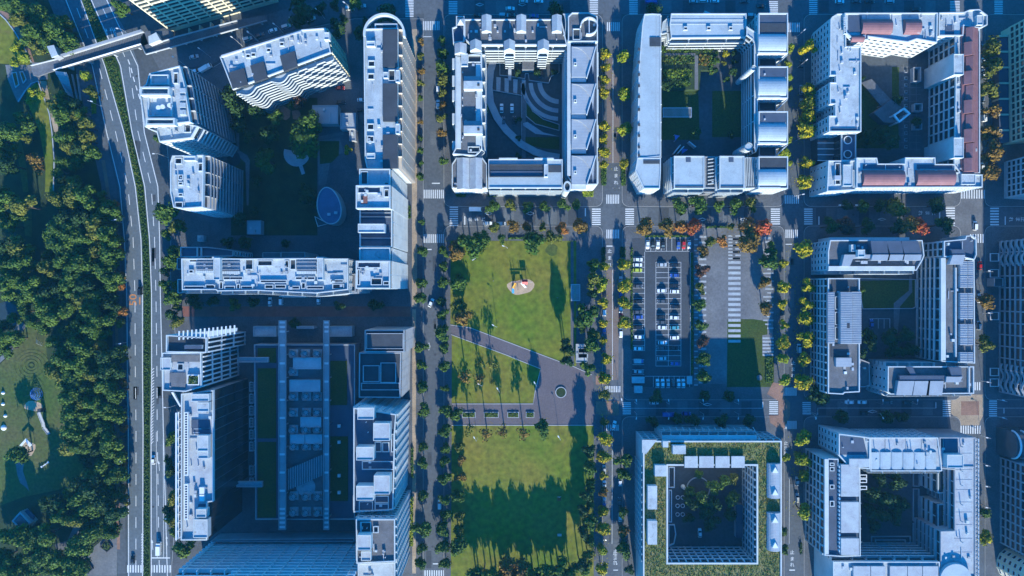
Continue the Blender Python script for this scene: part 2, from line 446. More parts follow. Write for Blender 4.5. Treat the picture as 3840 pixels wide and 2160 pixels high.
# ---------------------------------------------------------------- trees
def crown_mesh(kind, seed, n, leaf, sparse=False, flat=1.0):
    rr = random.Random(seed); b = MB(); lobes = []
    nl = 5 if sparse else rr.randint(7, 10)
    for i in range(nl):
        a = rr.uniform(0, 6.283); d = rr.uniform(.25, .62) if i else 0
        lobes.append((math.cos(a) * d, math.sin(a) * d, (rr.uniform(.75, 1.25) if i else 1.35) * flat, rr.uniform(.28, .44)))
    for lx, ly, lz, lr in lobes:
        lm = rr.choice((0, 0, 1, 2))
        for i in range(n // nl):
            z = rr.uniform(-.75, 1); t = rr.uniform(0, 6.283); q = math.sqrt(1 - z * z); d = lr * rr.uniform(.7, 1.18)
            c = Vector((lx + q * math.cos(t) * d, ly + q * math.sin(t) * d, lz + z * d * .9))
            nr = Vector((q * math.cos(t) + rr.uniform(-.7, .7), q * math.sin(t) + rr.uniform(-.7, .7), z + rr.uniform(-.3, .9))).normalized()
            u = nr.orthogonal().normalized(); w = nr.cross(u); s = leaf * rr.uniform(.6, 1.35); sp = rr.uniform(0, 6.28)
            e1 = (u * math.cos(sp) + w * math.sin(sp)) * s; e2 = (w * math.cos(sp) - u * math.sin(sp)) * s * .62
            m = lm if rr.random() < .6 else rr.choice((0, 1, 2))
            b.face([tuple(c - e1), tuple(c + e2 * .9 + nr * s * .2), tuple(c + e1), tuple(c - e2 * .9 - nr * s * .15)], m)
    if not sparse:
        for lx, ly, lz, lr in lobes:
            k = len(b.v); r2 = lr * .72
            for zz, rr_ in ((-.8, .5), (0, 1), (.75, .6)):
                for i in range(6):
                    t = 6.283 * i / 6; b.v.append((lx + math.cos(t) * r2 * rr_, ly + math.sin(t) * r2 * rr_, lz + zz * r2))
            for ring in (0, 6):
                for i in range(6):
                    j = (i + 1) % 6; b.f.append((k + ring + i, k + ring + j, k + ring + 6 + j, k + ring + 6 + i)); b.m.append(1)
            b.f.append(tuple(k + 12 + i for i in range(6))); b.m.append(1)
    return b.mesh('crown', ['leaf_%s_%d' % (kind, i) for i in range(3)])
def trunk_mesh(seed):
    rr = random.Random(seed); b = MB(); b.tube((0, 0, 0), (.02, .02, .75), .075, .05, 6)
    for i in range(5):
        a = rr.uniform(0, 6.28); d = rr.uniform(.3, .55)
        b.tube((.02, .02, rr.uniform(.5, .75)), (math.cos(a) * d, math.sin(a) * d, rr.uniform(.95, 1.2)), .035, .012, 4)
    return b.mesh('trunk', 'bark')
TREES = []
TREE_K = 1.27
def tree(zf, x, y, r, kind, label, group, name='tree', hs=1.0, sparse=False, big=False):
    """x, y, r: crown centre and radius in the measuring frame; hs stretches the height"""
    r *= TREE_K if not big else 1.0
    seed = random.randrange(3 if big else 4); key = ('crown', kind, seed, sparse, big)
    rr = r * (zf(1, 0)[0] - zf(0, 0)[0]) * S
    hgt = min(17.0, max(4.2 if r > 0 else 2, rr * 2.45 * hs)) if rr > 1.9 else rr * 2.0 * hs
    me = cached(key, lambda: crown_mesh(kind, seed * 31 + len(kind), (1300 if big else 560) if not sparse else 170, .085 if big else .13, sparse))
    tm = cached(('trunk', seed), lambda: trunk_mesh(seed))
    p = W(zf(x, y), hgt * .8)
    o = thing(name, label, 'tree', (p[0], p[1], 0), random.uniform(0, 6.28), group)
    zs = min(rr * 1.25 * max(1, hs * .8), hgt / 1.8); z0 = hgt - 1.78 * zs
    for n_, m_ in (('trunk', tm), ('crown', me)):
        c = bpy.data.objects.new(n_, m_); COL.objects.link(c); c.parent = o; c.scale = (rr * random.uniform(.93, 1.07), rr * random.uniform(.93, 1.07), zs)
        if n_ == 'crown': c.location.z = z0
        else: c.scale.z = (z0 + zs * 1.15) / 1.15
    TREES.append(o)
    return o
def bush_row(name, label, poly, h, kind, n, cat='hedge', group=None, leaf=.35, seed=1):
    """low planting inside a polygon: one thing with a leafy mesh"""
    rr = random.Random(seed); poly = ccw(poly); xs = [p[0] for p in poly]; ys = [p[1] for p in poly]; b = MB()
    cx, cy = sum(xs) / len(xs), sum(ys) / len(ys)
    b.prism(inset(poly, .15), .02, h * .55, 1, bottom=False)
    k = 0; tr = 0
    while k < n and tr < n * 10:
        tr += 1; x, y = rr.uniform(min(xs), max(xs)), rr.uniform(min(ys), max(ys))
        if not inside(poly, x, y): continue
        c = Vector((x, y, h * rr.uniform(.35, 1.1))); nr = Vector((rr.uniform(-.8, .8), rr.uniform(-.8, .8), 1)).normalized()
        u = nr.orthogonal().normalized(); w = nr.cross(u); s = leaf * rr.uniform(.6, 1.4)
        b.face([tuple(c - u * s), tuple(c + w * s * .7), tuple(c + u * s), tuple(c - w * s * .7)], rr.choice((0, 1, 2))); k += 1
    o = b.build(name, ['leaf_%s_%d' % (kind, i) for i in range(3)])
    return tag(o, label, cat, group)
# ---------------------------------------------------------------- cars
def car_parts(typ):
    L, Wd, Hh = {'car': (4.4, 1.75, 1.45), 'van': (4.5, 1.8, 1.9), 'truck': (6.2, 2.0, 2.4)}[typ]
    l, w = L / 2, Wd / 2; out = []
    def loft(secs, m=0):
        b = MB()
        for (x0, w0, za0, zb0), (x1, w1, za1, zb1) in zip(secs, secs[1:]):
            b.face([(x0, -w0, zb0), (x1, -w1, zb1), (x1, w1, zb1), (x0, w0, zb0)]); b.face([(x0, w0, za0), (x1, w1, za1), (x1, -w1, za1), (x0, -w0, za0)])
            b.face([(x0, -w0, za0), (x1, -w1, za1), (x1, -w1, zb1), (x0, -w0, zb0)]); b.face([(x0, w0, zb0), (x1, w1, zb1), (x1, w1, za1), (x0, w0, za0)])
        for i, (x, ww, za, zb) in ((0, secs[0]), (1, secs[-1])):
            q = [(x, -ww, za), (x, -ww, zb), (x, ww, zb), (x, ww, za)]; b.face(q if i == 0 else list(reversed(q)))
        return b
    if typ == 'truck':
        out.append(('body', loft([(-l, w, .5, .95), (l - .05, w, .45, .95), (l, w * .95, .45, .9)]), 'BODY'))
        out.append(('cab', loft([(l - 1.7, w * .97, .95, 2.1), (l - .5, w * .95, .95, 2.05), (l - .08, w * .93, .95, 1.3)]), 'BODY'))
        out.append(('cargo_box', MB().box(-l, -w, .96, l - 1.85, w, Hh), 'BODY'))
        b = MB(); b.face([(l - .06, -w * .8, 1.34), (l - .06, w * .8, 1.34), (l - .44, w * .82, 2.02), (l - .44, -w * .82, 2.02)]); out.append(('windscreen', b, 'glass'))
        wx = (-l + 1.3, l - .9)
    else:
        nose = .78 if typ == 'car' else .95; zb = nose
        out.append(('body', loft([(-l, w * .82, .32, zb - .08), (-l + .25, w * .97, .25, zb + .05), (-.3, w, .22, zb + .08), (l - 1.0, w * .98, .22, zb + .02), (l - .25, w * .9, .25, zb - .15), (l, w * .72, .32, zb - .25)]), 'BODY'))
        x0, x1, x2, x3 = ((-l + .35, -l + .95, .35, l - 1.15) if typ == 'car' else (-l + .12, -l + .3, l - 1.55, l - .75))
        zt = Hh; wr = w * .78; wb = w * .9
        b = MB(); b.face([(x1, -wr, zt), (x2, -wr, zt), (x2, wr, zt), (x1, wr, zt)])
        b.face([(x1, -wr, zt - .02), (x1, wr, zt - .02), (x2, wr, zt - .02), (x2, -wr, zt - .02)])
        b.box(x1 - .05, -wr, zt - .06, x2 + .05, wr, zt - .021)
        out.append(('car_roof', b, 'BODY'))
        zc = zb + .05
        b = MB(); b.face([(x3, -wb, zc), (x3, wb, zc), (x2, wr, zt - .03), (x2, -wr, zt - .03)]); out.append(('windscreen', b, 'glass'))
        b = MB(); b.face([(x0, wb, zc), (x0, -wb, zc), (x1, -wr, zt - .03), (x1, wr, zt - .03)]); out.append(('rear_window', b, 'glass'))
        for s in (-1, 1):
            b = MB(); q = [(x0, s * wb, zc), (x3, s * wb, zc), (x2, s * wr, zt - .03), (x1, s * wr, zt - .03)]; b.face(q if s < 0 else list(reversed(q))); out.append(('side_window', b, 'glass'))
        for s in (-1, 1):
            out.append(('headlight', MB().box(l - .16, s * w * .62 - .18, zb - .34, l + .01, s * w * .62 + .18, zb - .18), 'frame_white'))
        wx = (-l + .85, l - .85)
    for x in wx:
        for s in (-1, 1): out.append(('wheel', MB().tube((x, s * (w - .2), .32), (x, s * (w + .02), .32), .32, .32, 10), 'rubber'))
    return out
CARP = {}
def car(zf, x, y, deg, col, label, typ='car', group=None, name=None, z=.02):
    if typ not in CARP: CARP[typ] = [(n, b.mesh(n, 'car_white' if m == 'BODY' else m), m) for n, b, m in car_parts(typ)]
    p = W(zf(x, y), 1.0)
    cat = {'car': 'car', 'van': 'van', 'truck': 'truck'}[typ]
    o = thing(name or ('parked_' + cat if group else cat), label, cat, (p[0], p[1], z), R(deg), group)
    for n, me, m in CARP[typ]:
        c = bpy.data.objects.new(n, me); COL.objects.link(c); c.parent = o
        if m == 'BODY':
            c.material_slots[0].link = 'OBJECT'; c.material_slots[0].material = M['car_' + col.replace(' ', '_')]
    return o
# ---------------------------------------------------------------- street furniture
LAMP = {}
def lamp(zf, x, y, deg, label, group, h=8.0):
    """street lamp: pole, arm, head; x, y is the head in the photo"""
    if not LAMP:
        LAMP['pole'] = MB().tube((0, 0, 0), (0, 0, 1), .11, .07, 8).mesh('pole', 'steel')
        LAMP['arm'] = MB().tube((0, 0, 0), (1.8, 0, .25), .06, .05, 6).mesh('arm', 'steel')
        LAMP['lamp_head'] = MB().box(1.5, -.22, .16, 2.6, .22, .36).mesh('lamp_head', 'frame_white')
    p = W(zf(x, y), h); a = R(deg)
    o = thing('street_lamp', label, 'lamp', (p[0] - 2 * math.cos(a), p[1] - 2 * math.sin(a), 0), a, group)
    for n in ('pole', 'arm', 'lamp_head'):
        c = bpy.data.objects.new(n, LAMP[n]); COL.objects.link(c); c.parent = o
        if n == 'pole': c.scale = (1, 1, h)
        else: c.location.z = h - .1
    return o
def crosswalk(zf, x0, y0, x1, y1, n, along, z=.03):
    """zebra crossing: stripes are pieces; along = 'x' when the stripes are laid out one after another in x"""
    r = rect(zf, x0, y0, x1, y1)
    e = bpy.data.objects.new('crosswalk', None); COL.objects.link(e); e['kind'] = 'structure'; e.location = ((r[0] + r[2]) / 2, (r[1] + r[3]) / 2, 0)
    w, d = r[2] - r[0], r[3] - r[1]
    if along == 'x': sw, sd = w / (2 * n - 1), d
    else: sw, sd = w, d / (2 * n - 1)
    me = cached(('st', round(sw, 2), round(sd, 2)), lambda: MB().box(-sw / 2, -sd / 2, 0, sw / 2, sd / 2, .012).mesh('stripe', 'paint'))
    for i in range(n):
        if along == 'x': x, y = r[0] + sw * (2 * i + .5), (r[1] + r[3]) / 2
        else: x, y = (r[0] + r[2]) / 2, r[1] + sd * (2 * i + .5)
        inst('stripe', me, e, (x, y, z))
    return e
mat('asphalt_new', (.054, .06, .07), .9, .2, .1, fine=.15); mat('asphalt_old', (.12, .13, .142), .9, .2, .1, fine=.15)
# ================================================================ GROUND, ROADS, PAVEMENTS
sheet('ground', [(-2500, -2500), (2500, -2500), (2500, 2500), (-2500, 2500)], 0.0, 'ground')
def road(name, pts, z=.012, m='asphalt', zf=N0): return sheet(name, P(zf, pts), z, m)
for x0, x1 in ((1590, 1662), (2262, 2330), (2943, 3012), (3604, 3690)):
    road('street', [(x0, -2500), (x1, -2500), (x1, 4500), (x0, 4500)])
for y0, y1, xa, z in ((-60, 52, 1540, .016), (777, 845, 1662, .016), (1502, 1560, 2262, .016)):
    road('street', [(xa, y0), (4600, y0), (4600, y1), (xa, y1)], z)
road('street', [(600, 262), (790, 246), (930, 160), (1110, 108), (1330, 62), (1560, 52), (1560, -60), (1300, -20), (1080, 30), (860, 100), (640, 172), (560, 190)], .02)
# brown lane of the pedestrian street, sunlit tone in its colour, and central line
road('street', Z3 and [Z3(1238, 440), Z3(1334, 440), Z3(1334, 1230), Z3(1238, 1230)], .024, 'brown_lane')
road('street', [M4(65, 632), M4(155, 632), M4(150, 1420), M4(62, 1420)], .024, 'brown_lane')
def slab(name, pts, m='paver', z=.13, zf=N0):
    """raised pavement with its own kerb"""
    p = P(zf, pts); o = sheet(name, p, z, m, .125)
    k = MB().ring(p, .18, .004, z + .012).build('kerb', 'kerb', o)
    return o
def rr_(x0, y0, x1, y1, c=26):
    out = []
    for cx, cy, a0 in ((x1 - c, y0 + c, -90), (x1 - c, y1 - c, 0), (x0 + c, y1 - c, 90), (x0 + c, y0 + c, 180)):
        for i in range(5):
            a = R(a0 + 22.5 * i); out.append((cx + c * math.cos(a), cy + c * math.sin(a)))
    return out
for b in ((1664, 54, 2260, 775), (1664, 847, 2260, 2400), (2332, 54, 2941, 775), (2332, 847, 2941, 1500), (2332, 1562, 2941, 2400),
          (3014, 54, 3602, 775), (3014, 847, 3602, 1500), (3014, 1562, 3602, 2400), (3692, 54, 4400, 775), (3692, 847, 4400, 1500), (3692, 1562, 4400, 2400)):
    slab('pavement', rr_(*b))
slab('pavement', [(1545, 70), (1588, 70), (1588, 2400), (640, 2400), (640, 2170), (690, 1500), (640, 1120), (640, 700), (620, 480), (590, 300), (640, 268), (800, 252), (940, 166), (1115, 114), (1330, 70)])
# beige promenade and warm brick crossings
sheet('footpath', P(N0, [(1545, 110), (1564, 110), (1564, 1150), (1545, 1150)]), .14, 'paver_beige')
sheet('footpath', P(N0, [(1546, 1160), (1560, 1160), (1560, 2150), (1546, 2150)]), .14, 'paver_beige')
sheet('footpath', P(B3, [(1400, 20), (1480, 20), (1480, 80), (1400, 80)]), .14, 'paver_warm')
sheet('footpath', P(B3, [(1400, 200), (1565, 200), (1565, 300), (1465, 300), (1400, 290)]), .146, 'paver_warm')
sheet('footpath', P(B4, [(1110, 100), (1180, 110), (1180, 190), (1230, 240), (1230, 330), (1180, 440), (1090, 380), (1085, 330), (1150, 330), (1150, 230), (1070, 180)]), .15, 'paver_warm')
# crossings of the east street; the first sheet paints the junction's sunlit area pale
sheet('intersection', P(M5, [(945, 80), (1050, 80), (1185, 105), (1180, 335), (1010, 335), (955, 145)]), .026, 'plaza_stone')
sheet('intersection', P(R8, [(280, -45), (550, -45), (545, 120), (515, 180), (515, 208), (350, 208), (345, 180), (278, 110)]), .026, 'paver_beige')
sheet('intersection', P(R8, [(360, 10), (508, 10), (508, 125), (360, 125)]), .032, 'paver_warm')
# ---- expressway
LW_L = [(225, -40), (243, 0), (343, 248), (395, 497), (445, 700), (462, 900), (471, 1100), (474, 1420), (477, 1600), (479, 2400)]
LW_R = [(290, -40), (308, 0), (397, 248), (470, 497), (512, 700), (534, 900), (539, 1100), (539, 1420), (541, 1600), (538, 2400)]
RW_L = [(322, -40), (338, 0), (447, 248), (492, 497), (539, 700), (558, 900), (566, 1100), (566, 1420), (563, 1600), (563, 2400)]
RW_R = [(388, -40), (405, 0), (480, 130), (522, 248), (545, 497), (596, 700), (602, 900), (604, 1100), (612, 1420), (616, 1600), (640, 2100), (640, 2400)]
def strip(name, a, b, z, m): return sheet(name, P(N0, a) + list(reversed(P(N0, b))), z, m)
strip('expressway', LW_L, LW_R, .05, 'highway'); strip('expressway', RW_L, RW_R, .05, 'highway')
mo = MB(); mo.prism(P(N0, LW_R) + list(reversed(P(N0, RW_L))), .01, .25); struct(mo, 'median', 'median_green')
rr = random.Random(77); mb_ = MB(); pl_, pr_ = P(N0, LW_R), P(N0, RW_L)
for k in range(len(pl_) - 1):
    nn = int(abs(pl_[k + 1][1] - pl_[k][1]) * 22)
    for _ in range(nn):
        t, s = rr.random(), rr.uniform(.12, .88); c = Vector(pl_[k]).lerp(Vector(pl_[k + 1]), t).lerp(Vector(pr_[k]).lerp(Vector(pr_[k + 1]), t), s)
        if not inframe(c.x, c.y, 0): continue
        v = Vector((c.x, c.y, rr.uniform(.3, 1.1))); nr = Vector((rr.uniform(-.8, .8), rr.uniform(-.8, .8), 1)).normalized(); u = nr.orthogonal().normalized(); w = nr.cross(u); q = rr.uniform(.25, .5)
        mb_.face([tuple(v - u * q), tuple(v + w * q * .7), tuple(v + u * q), tuple(v - w * q * .7)], rr.choice((0, 1, 2)) if c.y > 45 + 10 * math.sin(c.y) else rr.choice((1, 3, 3)))
mb_.build('median_shrubs', ['leaf_green_0', 'leaf_forest_1', 'leaf_olive_1', 'leaf_dark_2'], None, 'stuff')
strip('slip_road', [(x - 62, y) for x, y in LW_L[:3]] + [(380, 700), (415, 1000), (425, 1400), (440, 2150)], [(x - 4, y) for x, y in LW_L[:3]] + [(436, 700), (455, 1000), (465, 1400), (472, 2150)], .03, 'asphalt')
strip('footpath', [(380, 600), (408, 780), (425, 1000), (436, 1400), (436, 2060)], [(394, 600), (420, 780), (437, 1000), (448, 1400), (450, 2060)], .04, 'paver_warm')
def interp(a, b, t): return [((1 - t) * p[0] + t * q[0], (1 - t) * p[1] + t * q[1]) for p, q in zip(a, b)]
def wline(name, pts, w, z): return struct(MB().ribbon(P(N0, pts), w, z, z + .012), name, 'paint')
for a, b in ((LW_L, LW_R), (RW_L, RW_R[:2] + RW_R[3:10] + [RW_R[11]])):
    wline('lane_line', interp(a, b, .07), .35, .056); wline('lane_line', interp(a, b, .93), .35, .056)
def dashes(pts, n_gap=9.0, ln=5.0, w=.28, z=.056, parent='lane_markings'):
    e = bpy.data.objects.new(parent, None); COL.objects.link(e); e['kind'] = 'structure'
    me = cached(('dash', ln, w), lambda: MB().box(-ln / 2, -w / 2, 0, ln / 2, w / 2, .012).mesh('lane_dash', 'paint'))
    pts = P(N0, pts); acc = 0; nxt = 2.0
    for a, b in zip(pts, pts[1:]):
        A, B = Vector(a), Vector(b); L = (B - A).length
        while nxt < acc + L:
            p = A.lerp(B, (nxt - acc) / L)
            if inframe(p.x, p.y, 0): inst('lane_dash', me, e, (p.x, p.y, z), math.atan2(b[1] - a[1], b[0] - a[0]))
            nxt += n_gap
        acc += L
    return e
dashes(interp(LW_L, LW_R, .52), 10.5, 5.2, .3)
dashes(interp(RW_L, RW_R[:2] + RW_R[3:10] + [RW_R[11]], .5), 10.5, 5.2, .3)
dashes([(478, 218), (490, 250), (500, 290), (512, 330), (525, 370), (538, 420), (548, 470)], 4.4, 2.6, .45)
# hatched island east of the median (chevrons)
e = bpy.data.objects.new('road_hatching', None); COL.objects.link(e); e['kind'] = 'structure'
for i in range(26):
    y = 1385 + i * 11; x0 = 566 + 1; x1 = 578 if y < 1560 else 574
    a = W((x0, y + 5)); b = W((x1, y - 4)); inst('hatch', cached('hatch', lambda: MB().box(-.95, -.16, 0, .95, .16, .012).mesh('hatch', 'paint')), e, ((a[0] + b[0]) / 2, (a[1] + b[1]) / 2, .07), math.atan2(b[1] - a[1], b[0] - a[0]))
for i in range(12):
    a = W((534, 2000 + i * 10)); inst('hatch', CACHE['hatch'], e, (a[0], a[1], .07), R(60))
wline('lane_line', [(586, 1620), (590, 2090)], .2, .056); wline('lane_line', [(612, 1640), (614, 2090)], .2, .056); wline('stop_line', [(566, 2092), (638, 2092)], .5, .06)
# ---- zebra crossings (photo rectangles)
for zf, x0, y0, x1, y1, n, al in ((N0, 477, 2119, 641, 2147, 17, 'x'), (M3, 170, 60, 312, 122, 11, 'x'), (M3, 170, 378, 312, 440, 11, 'x'), (M3, 355, 165, 415, 335, 11, 'y'),
        (M3, 1372, 195, 1434, 312, 8, 'y'), (M4, 65, 95, 155, 160, 8, 'x'), (M4, 65, 345, 155, 408, 8, 'x'), (M4, 200, 195, 262, 310, 8, 'y'),
        (M4, 1340, 100, 1440, 160, 8, 'x'), (M4, 1345, 345, 1432, 405, 7, 'x'), (M4, 1240, 195, 1305, 308, 8, 'y'), (M4, 1478, 195, 1538, 308, 8, 'y'),
        (Z5, 1190, 1357, 1360, 1420, 10, 'x'), (M5, 955, 150, 1012, 300, 10, 'y'), (M5, 1235, 150, 1290, 295, 9, 'y'), (R7, 440, 62, 555, 135, 6, 'x'),
        (M5, 935, 1385, 985, 1485, 8, 'y'), (M5, 1228, 1385, 1278, 1485, 8, 'y'), (R8, 355, 211, 520, 278, 9, 'x'), (R7, 440, 1300, 525, 1368, 5, 'x'),
        (B4, 1185, 135, 1275, 193, 7, 'x'), (B4, 1185, 368, 1275, 425, 7, 'x'), (B4, 1085, 232, 1147, 322, 7, 'y'), (B4, 1317, 238, 1375, 322, 7, 'y'),
        (B3, 1470, 90, 1575, 135, 9, 'x'), (B3, 1475, 367, 1562, 410, 7, 'x'), (B4, 65, 240, 122, 322, 7, 'y'), (Z2, 1248, 0, 1310, 128, 11, 'y'), (Z2, 1370, 160, 1505, 228, 11, 'x'),
        (Z2, 1575, 10, 1640, 105, 8, 'y'), (Z3, 1110, 0, 1172, 120, 9, 'y'), (Z3, 1240, 168, 1335, 235, 7, 'x'), (Z3, 1408, 0, 1472, 122, 9, 'y'), (Z5, 103, 0, 162, 120, 9, 'y'),
        (Z4, 1037, 10, 1100, 95, 7, 'y'), (Z4, 1175, 162, 1255, 230, 7, 'x'), (Z5, 1110, 8, 1180, 92, 8, 'y'), (Z5, 1428, 5, 1488, 100, 8, 'y'), (B3, 175, 1408, 350, 1449, 11, 'x')):
    crosswalk(zf, x0, y0, x1, y1, n, al, .14 if (zf is B3 and y0 in (90, 367)) else .05)
# ---- stop lines, centre lines, diamonds, lettering on the streets
def mark(zf, pts, w=.3, z=.045, name='road_marking'): return struct(MB().ribbon(P(zf, pts), w, z, z + .01), name, 'paint')
for zf, a, b, w in ((M3, (463, 250), (463, 310), .5), (M3, (1325, 192), (1325, 250), .5), (M3, (190, 487), (226, 487), .5), (M3, (228, 14), (285, 14), .5), (M4, (65, 463), (108, 463), .5), (M4, (110, 48), (155, 48), .5),
                 (M5, (153, 222), (153, 275), .5), (M5, (916, 180), (916, 235), .5), (M5, (1330, 222), (1330, 275), .5), (B4, (1040, 235), (1040, 275), .5), (B4, (1423, 280), (1423, 325), .5), (B4, (70, 280), (1040, 280), .15),
                 (B5, (185, 107), (1130, 107), .15), (B5, (185, 107), (185, 150), .4), (B5, (1128, 60), (1128, 107), .4), (B5, (1672, 107), (1672, 150), .4), (B5, (1610, 107), (1833, 107), .15), (B3, (235, 1362), (285, 1362), .5),
                 (Z3, (1285, 1420), (1334, 1420), .5), (B4, (1225, 1407), (1265, 1407), .5), (B3, (1518, 420), (1516, 1220), .2), (M4, (108, 632), (108, 1420), .2), (Z3, (1285, 440), (1285, 1230), .2), (B4, (1226, 760), (1224, 1225), .15),
                 (M4, (1345, 450), (1390, 450), .4), (Z2, (1380, 277), (1445, 277), .3), (B4, (0, 1407), (32, 1407), .4)):
    mark(zf, [a, b], w, .05)
def diamond(zf, x, y, a, b):
    p = [(x - a, y), (x, y - b), (x + a, y), (x, y + b), (x - a, y)]
    struct(MB().ribbon(P(zf, p), .28, .05, .06), 'road_marking', 'paint')
for d in ((M3, 632, 229, 26, 11), (M3, 931, 229, 30, 11), (M3, 207, 1180, 8, 30), (M4, 750, 272, 28, 10), (M4, 1045, 272, 28, 10), (M5, 551, 240, 26, 7), (B4, 655, 254, 30, 9), (B5, 622, 134, 36, 11), (Z3, 280, 35, 30, 10), (Z3, 600, 35, 30, 10)): diamond(*d)
FONT = {}
def lettering(text, zf, x, y, h, deg, wide=1.0, m='paint', z=.056):
    cu = bpy.data.curves.new('road_lettering', 'FONT'); cu.body = text; cu.size = h; cu.align_x = 'CENTER'; cu.align_y = 'CENTER'; cu.offset = .02; cu.resolution_u = 3
    tmp = bpy.data.objects.new('tmp', cu); COL.objects.link(tmp)
    bpy.context.view_layer.update()
    me = bpy.data.meshes.new_from_object(tmp.evaluated_get(bpy.context.evaluated_depsgraph_get()))
    bpy.data.objects.remove(tmp); me.materials.clear(); me.materials.append(M[m]); me.name = 'road_lettering'
    o = bpy.data.objects.new('road_lettering', me); COL.objects.link(o); p = W(zf(x, y)); o.location = (p[0], p[1], z); o.rotation_euler = (0, 0, R(deg)); o.scale = (wide, 1, 1); o['kind'] = 'structure'
    return o
TOM = '\u6b62\u307e\u308c'
for zf, ch in ((M3, ((500, 272), (548, 272), (598, 272))),): 
    for c, (x, y) in zip(TOM, ch): lettering(c, zf, x, y, 2.2, 90, 1.0)
for zf, xs, ys in ((Z3, 1308, (1275, 1328, 1380)), (M4, 87, (500, 550, 598)), (B4, 1245, (1285, 1330, 1372)), (B4, 1200, (525, 560, 595)), (B3, 1540, (1275, 1315, 1355)), (M4, 1400, (1300, 1345, 1390)), (B4, 12, (1290, 1325, 1360))):
    for c, y in zip(TOM, ys): lettering(c, zf, xs, y, 2.2, 0)
for xs in ((793, 837, 880), (1365, 1408, 1440)):
    for c, x in zip(reversed(TOM), xs): lettering(c, M5, x, 200 if xs[0] < 1000 else 240, 2.4, -90)
lettering('50', M1, 1007, 855, 5.0, 90, 1.2, 'orange_paint', .07); lettering('1', M1, 1055, 865, 5.0, 0, 1.2, 'orange_paint', .07)
# turn arrows
def arrow(zf, x, y, deg, ln=5.0, z=.06, m='paint'):
    p = W(zf(x, y)); b = MB(); b.box(-ln / 2, -.12, 0, ln / 2 - 1.6, .12, .012); b.prism([(ln / 2 - 1.7, -.5), (ln / 2, 0), (ln / 2 - 1.7, .5)], 0, .012)
    o = b.build('road_arrow', m); o.location = (p[0], p[1], z); o.rotation_euler = (0, 0, R(deg)); o['kind'] = 'structure'
for a in ((Z1, 808, 250, 105), (Z1, 840, 245, 105), (Z1, 870, 245, 105), (B1, 1108, 680, 95), (B1, 1162, 1200, 95), (B1, 1062, 1230, 95), (M4, 380, 560, 90), (M4, 615, 543, 0), (M4, 350, 1246, 0), (M4, 375, 1320, 110), (M4, 628, 1330, -95)): arrow(*a)
# ================================================================ PARK IN THE CENTRE
PK = .135
lawn1 = [M3(445, 560), M3(600, 470), M3(760, 435), M3(900, 420), M3(1020, 430), M3(1210, 430), M3(1215, 800), M3(1215, 1310), M3(1080, 1265), M3(750, 1140), M3(500, 1045), M3(370, 1030), M3(365, 600)]
sheet('lawn', P(N0, [(1690, 905)] + [M3(360, 1025), M3(500, 1045), M3(750, 1140), M3(1080, 1265), M3(1225, 1320), M3(1260, 1320), M3(1260, 425), M3(300, 425)]), PK + .006, 'grass')
sheet('footpath', P(N0, [M3(360, 1028), M3(500, 1048), M3(750, 1143), M3(1080, 1268), M3(1240, 1325), M3(1370, 1385), M3(1380, 1449), B3(1385, 60), B3(1385, 370), B3(370, 370), B3(370, 222), B3(955, 218), B3(968, 120), B3(995, 15), M3(1005, 1340), M3(750, 1235), M3(560, 1165), M3(370, 1095)]), PK + .012, 'path_brown')
sheet('lawn', P(N0, [M3(370, 1100), M3(560, 1170), M3(750, 1240), M3(1003, 1342), B3(993, 12), B3(965, 120), B3(950, 214), B3(370, 214)]), PK + .006, 'grass')
sheet('lawn', P(N0, [B3(370, 374), B3(1385, 374), B3(1385, 1449), (2226, 2300), (1690, 2300)]), PK + .006, 'grass')
for pts in ([M3(365, 1095), M3(560, 1167), M3(750, 1237), M3(1005, 1340), B3(995, 15), B3(968, 120), B3(952, 218), B3(372, 218)], [M3(360, 1026), M3(500, 1046), M3(750, 1141), M3(1080, 1266), M3(1240, 1323), M3(1370, 1383)], [B3(370, 371), B3(1385, 371)]):
    struct(MB().ribbon(P(N0, pts), .35, .1, .27), 'kerb', 'kerb')
sheet('footpath', P(N0, [M3(1220, 430), M3(1240, 430), M3(1245, 1310), M3(1220, 1310)]), PK + .018, 'paver')
def blob(zf, x, y, rx, ry, n=18, j=.18, seed=1):
    rr = random.Random(seed); ph = [rr.uniform(0, 6.28) for _ in range(3)]
    return [zf(x + rx * (1 + j * math.sin(2 * a + ph[0]) * .6 + j * math.sin(3 * a + ph[1]) * .6) * math.cos(a), y + ry * (1 + j * math.sin(2 * a + ph[2])) * math.sin(a)) for a in (6.2832 * i / n for i in range(n))]
sheet('sand', P(N0, blob(M3, 865, 755, 85, 62, 22, .22, 3)), PK + .02, 'sand')
sheet('sand', P(N0, blob(M3, 1085, 490, 48, 38, 16, .2, 5)), PK + .02, 'grass_park')
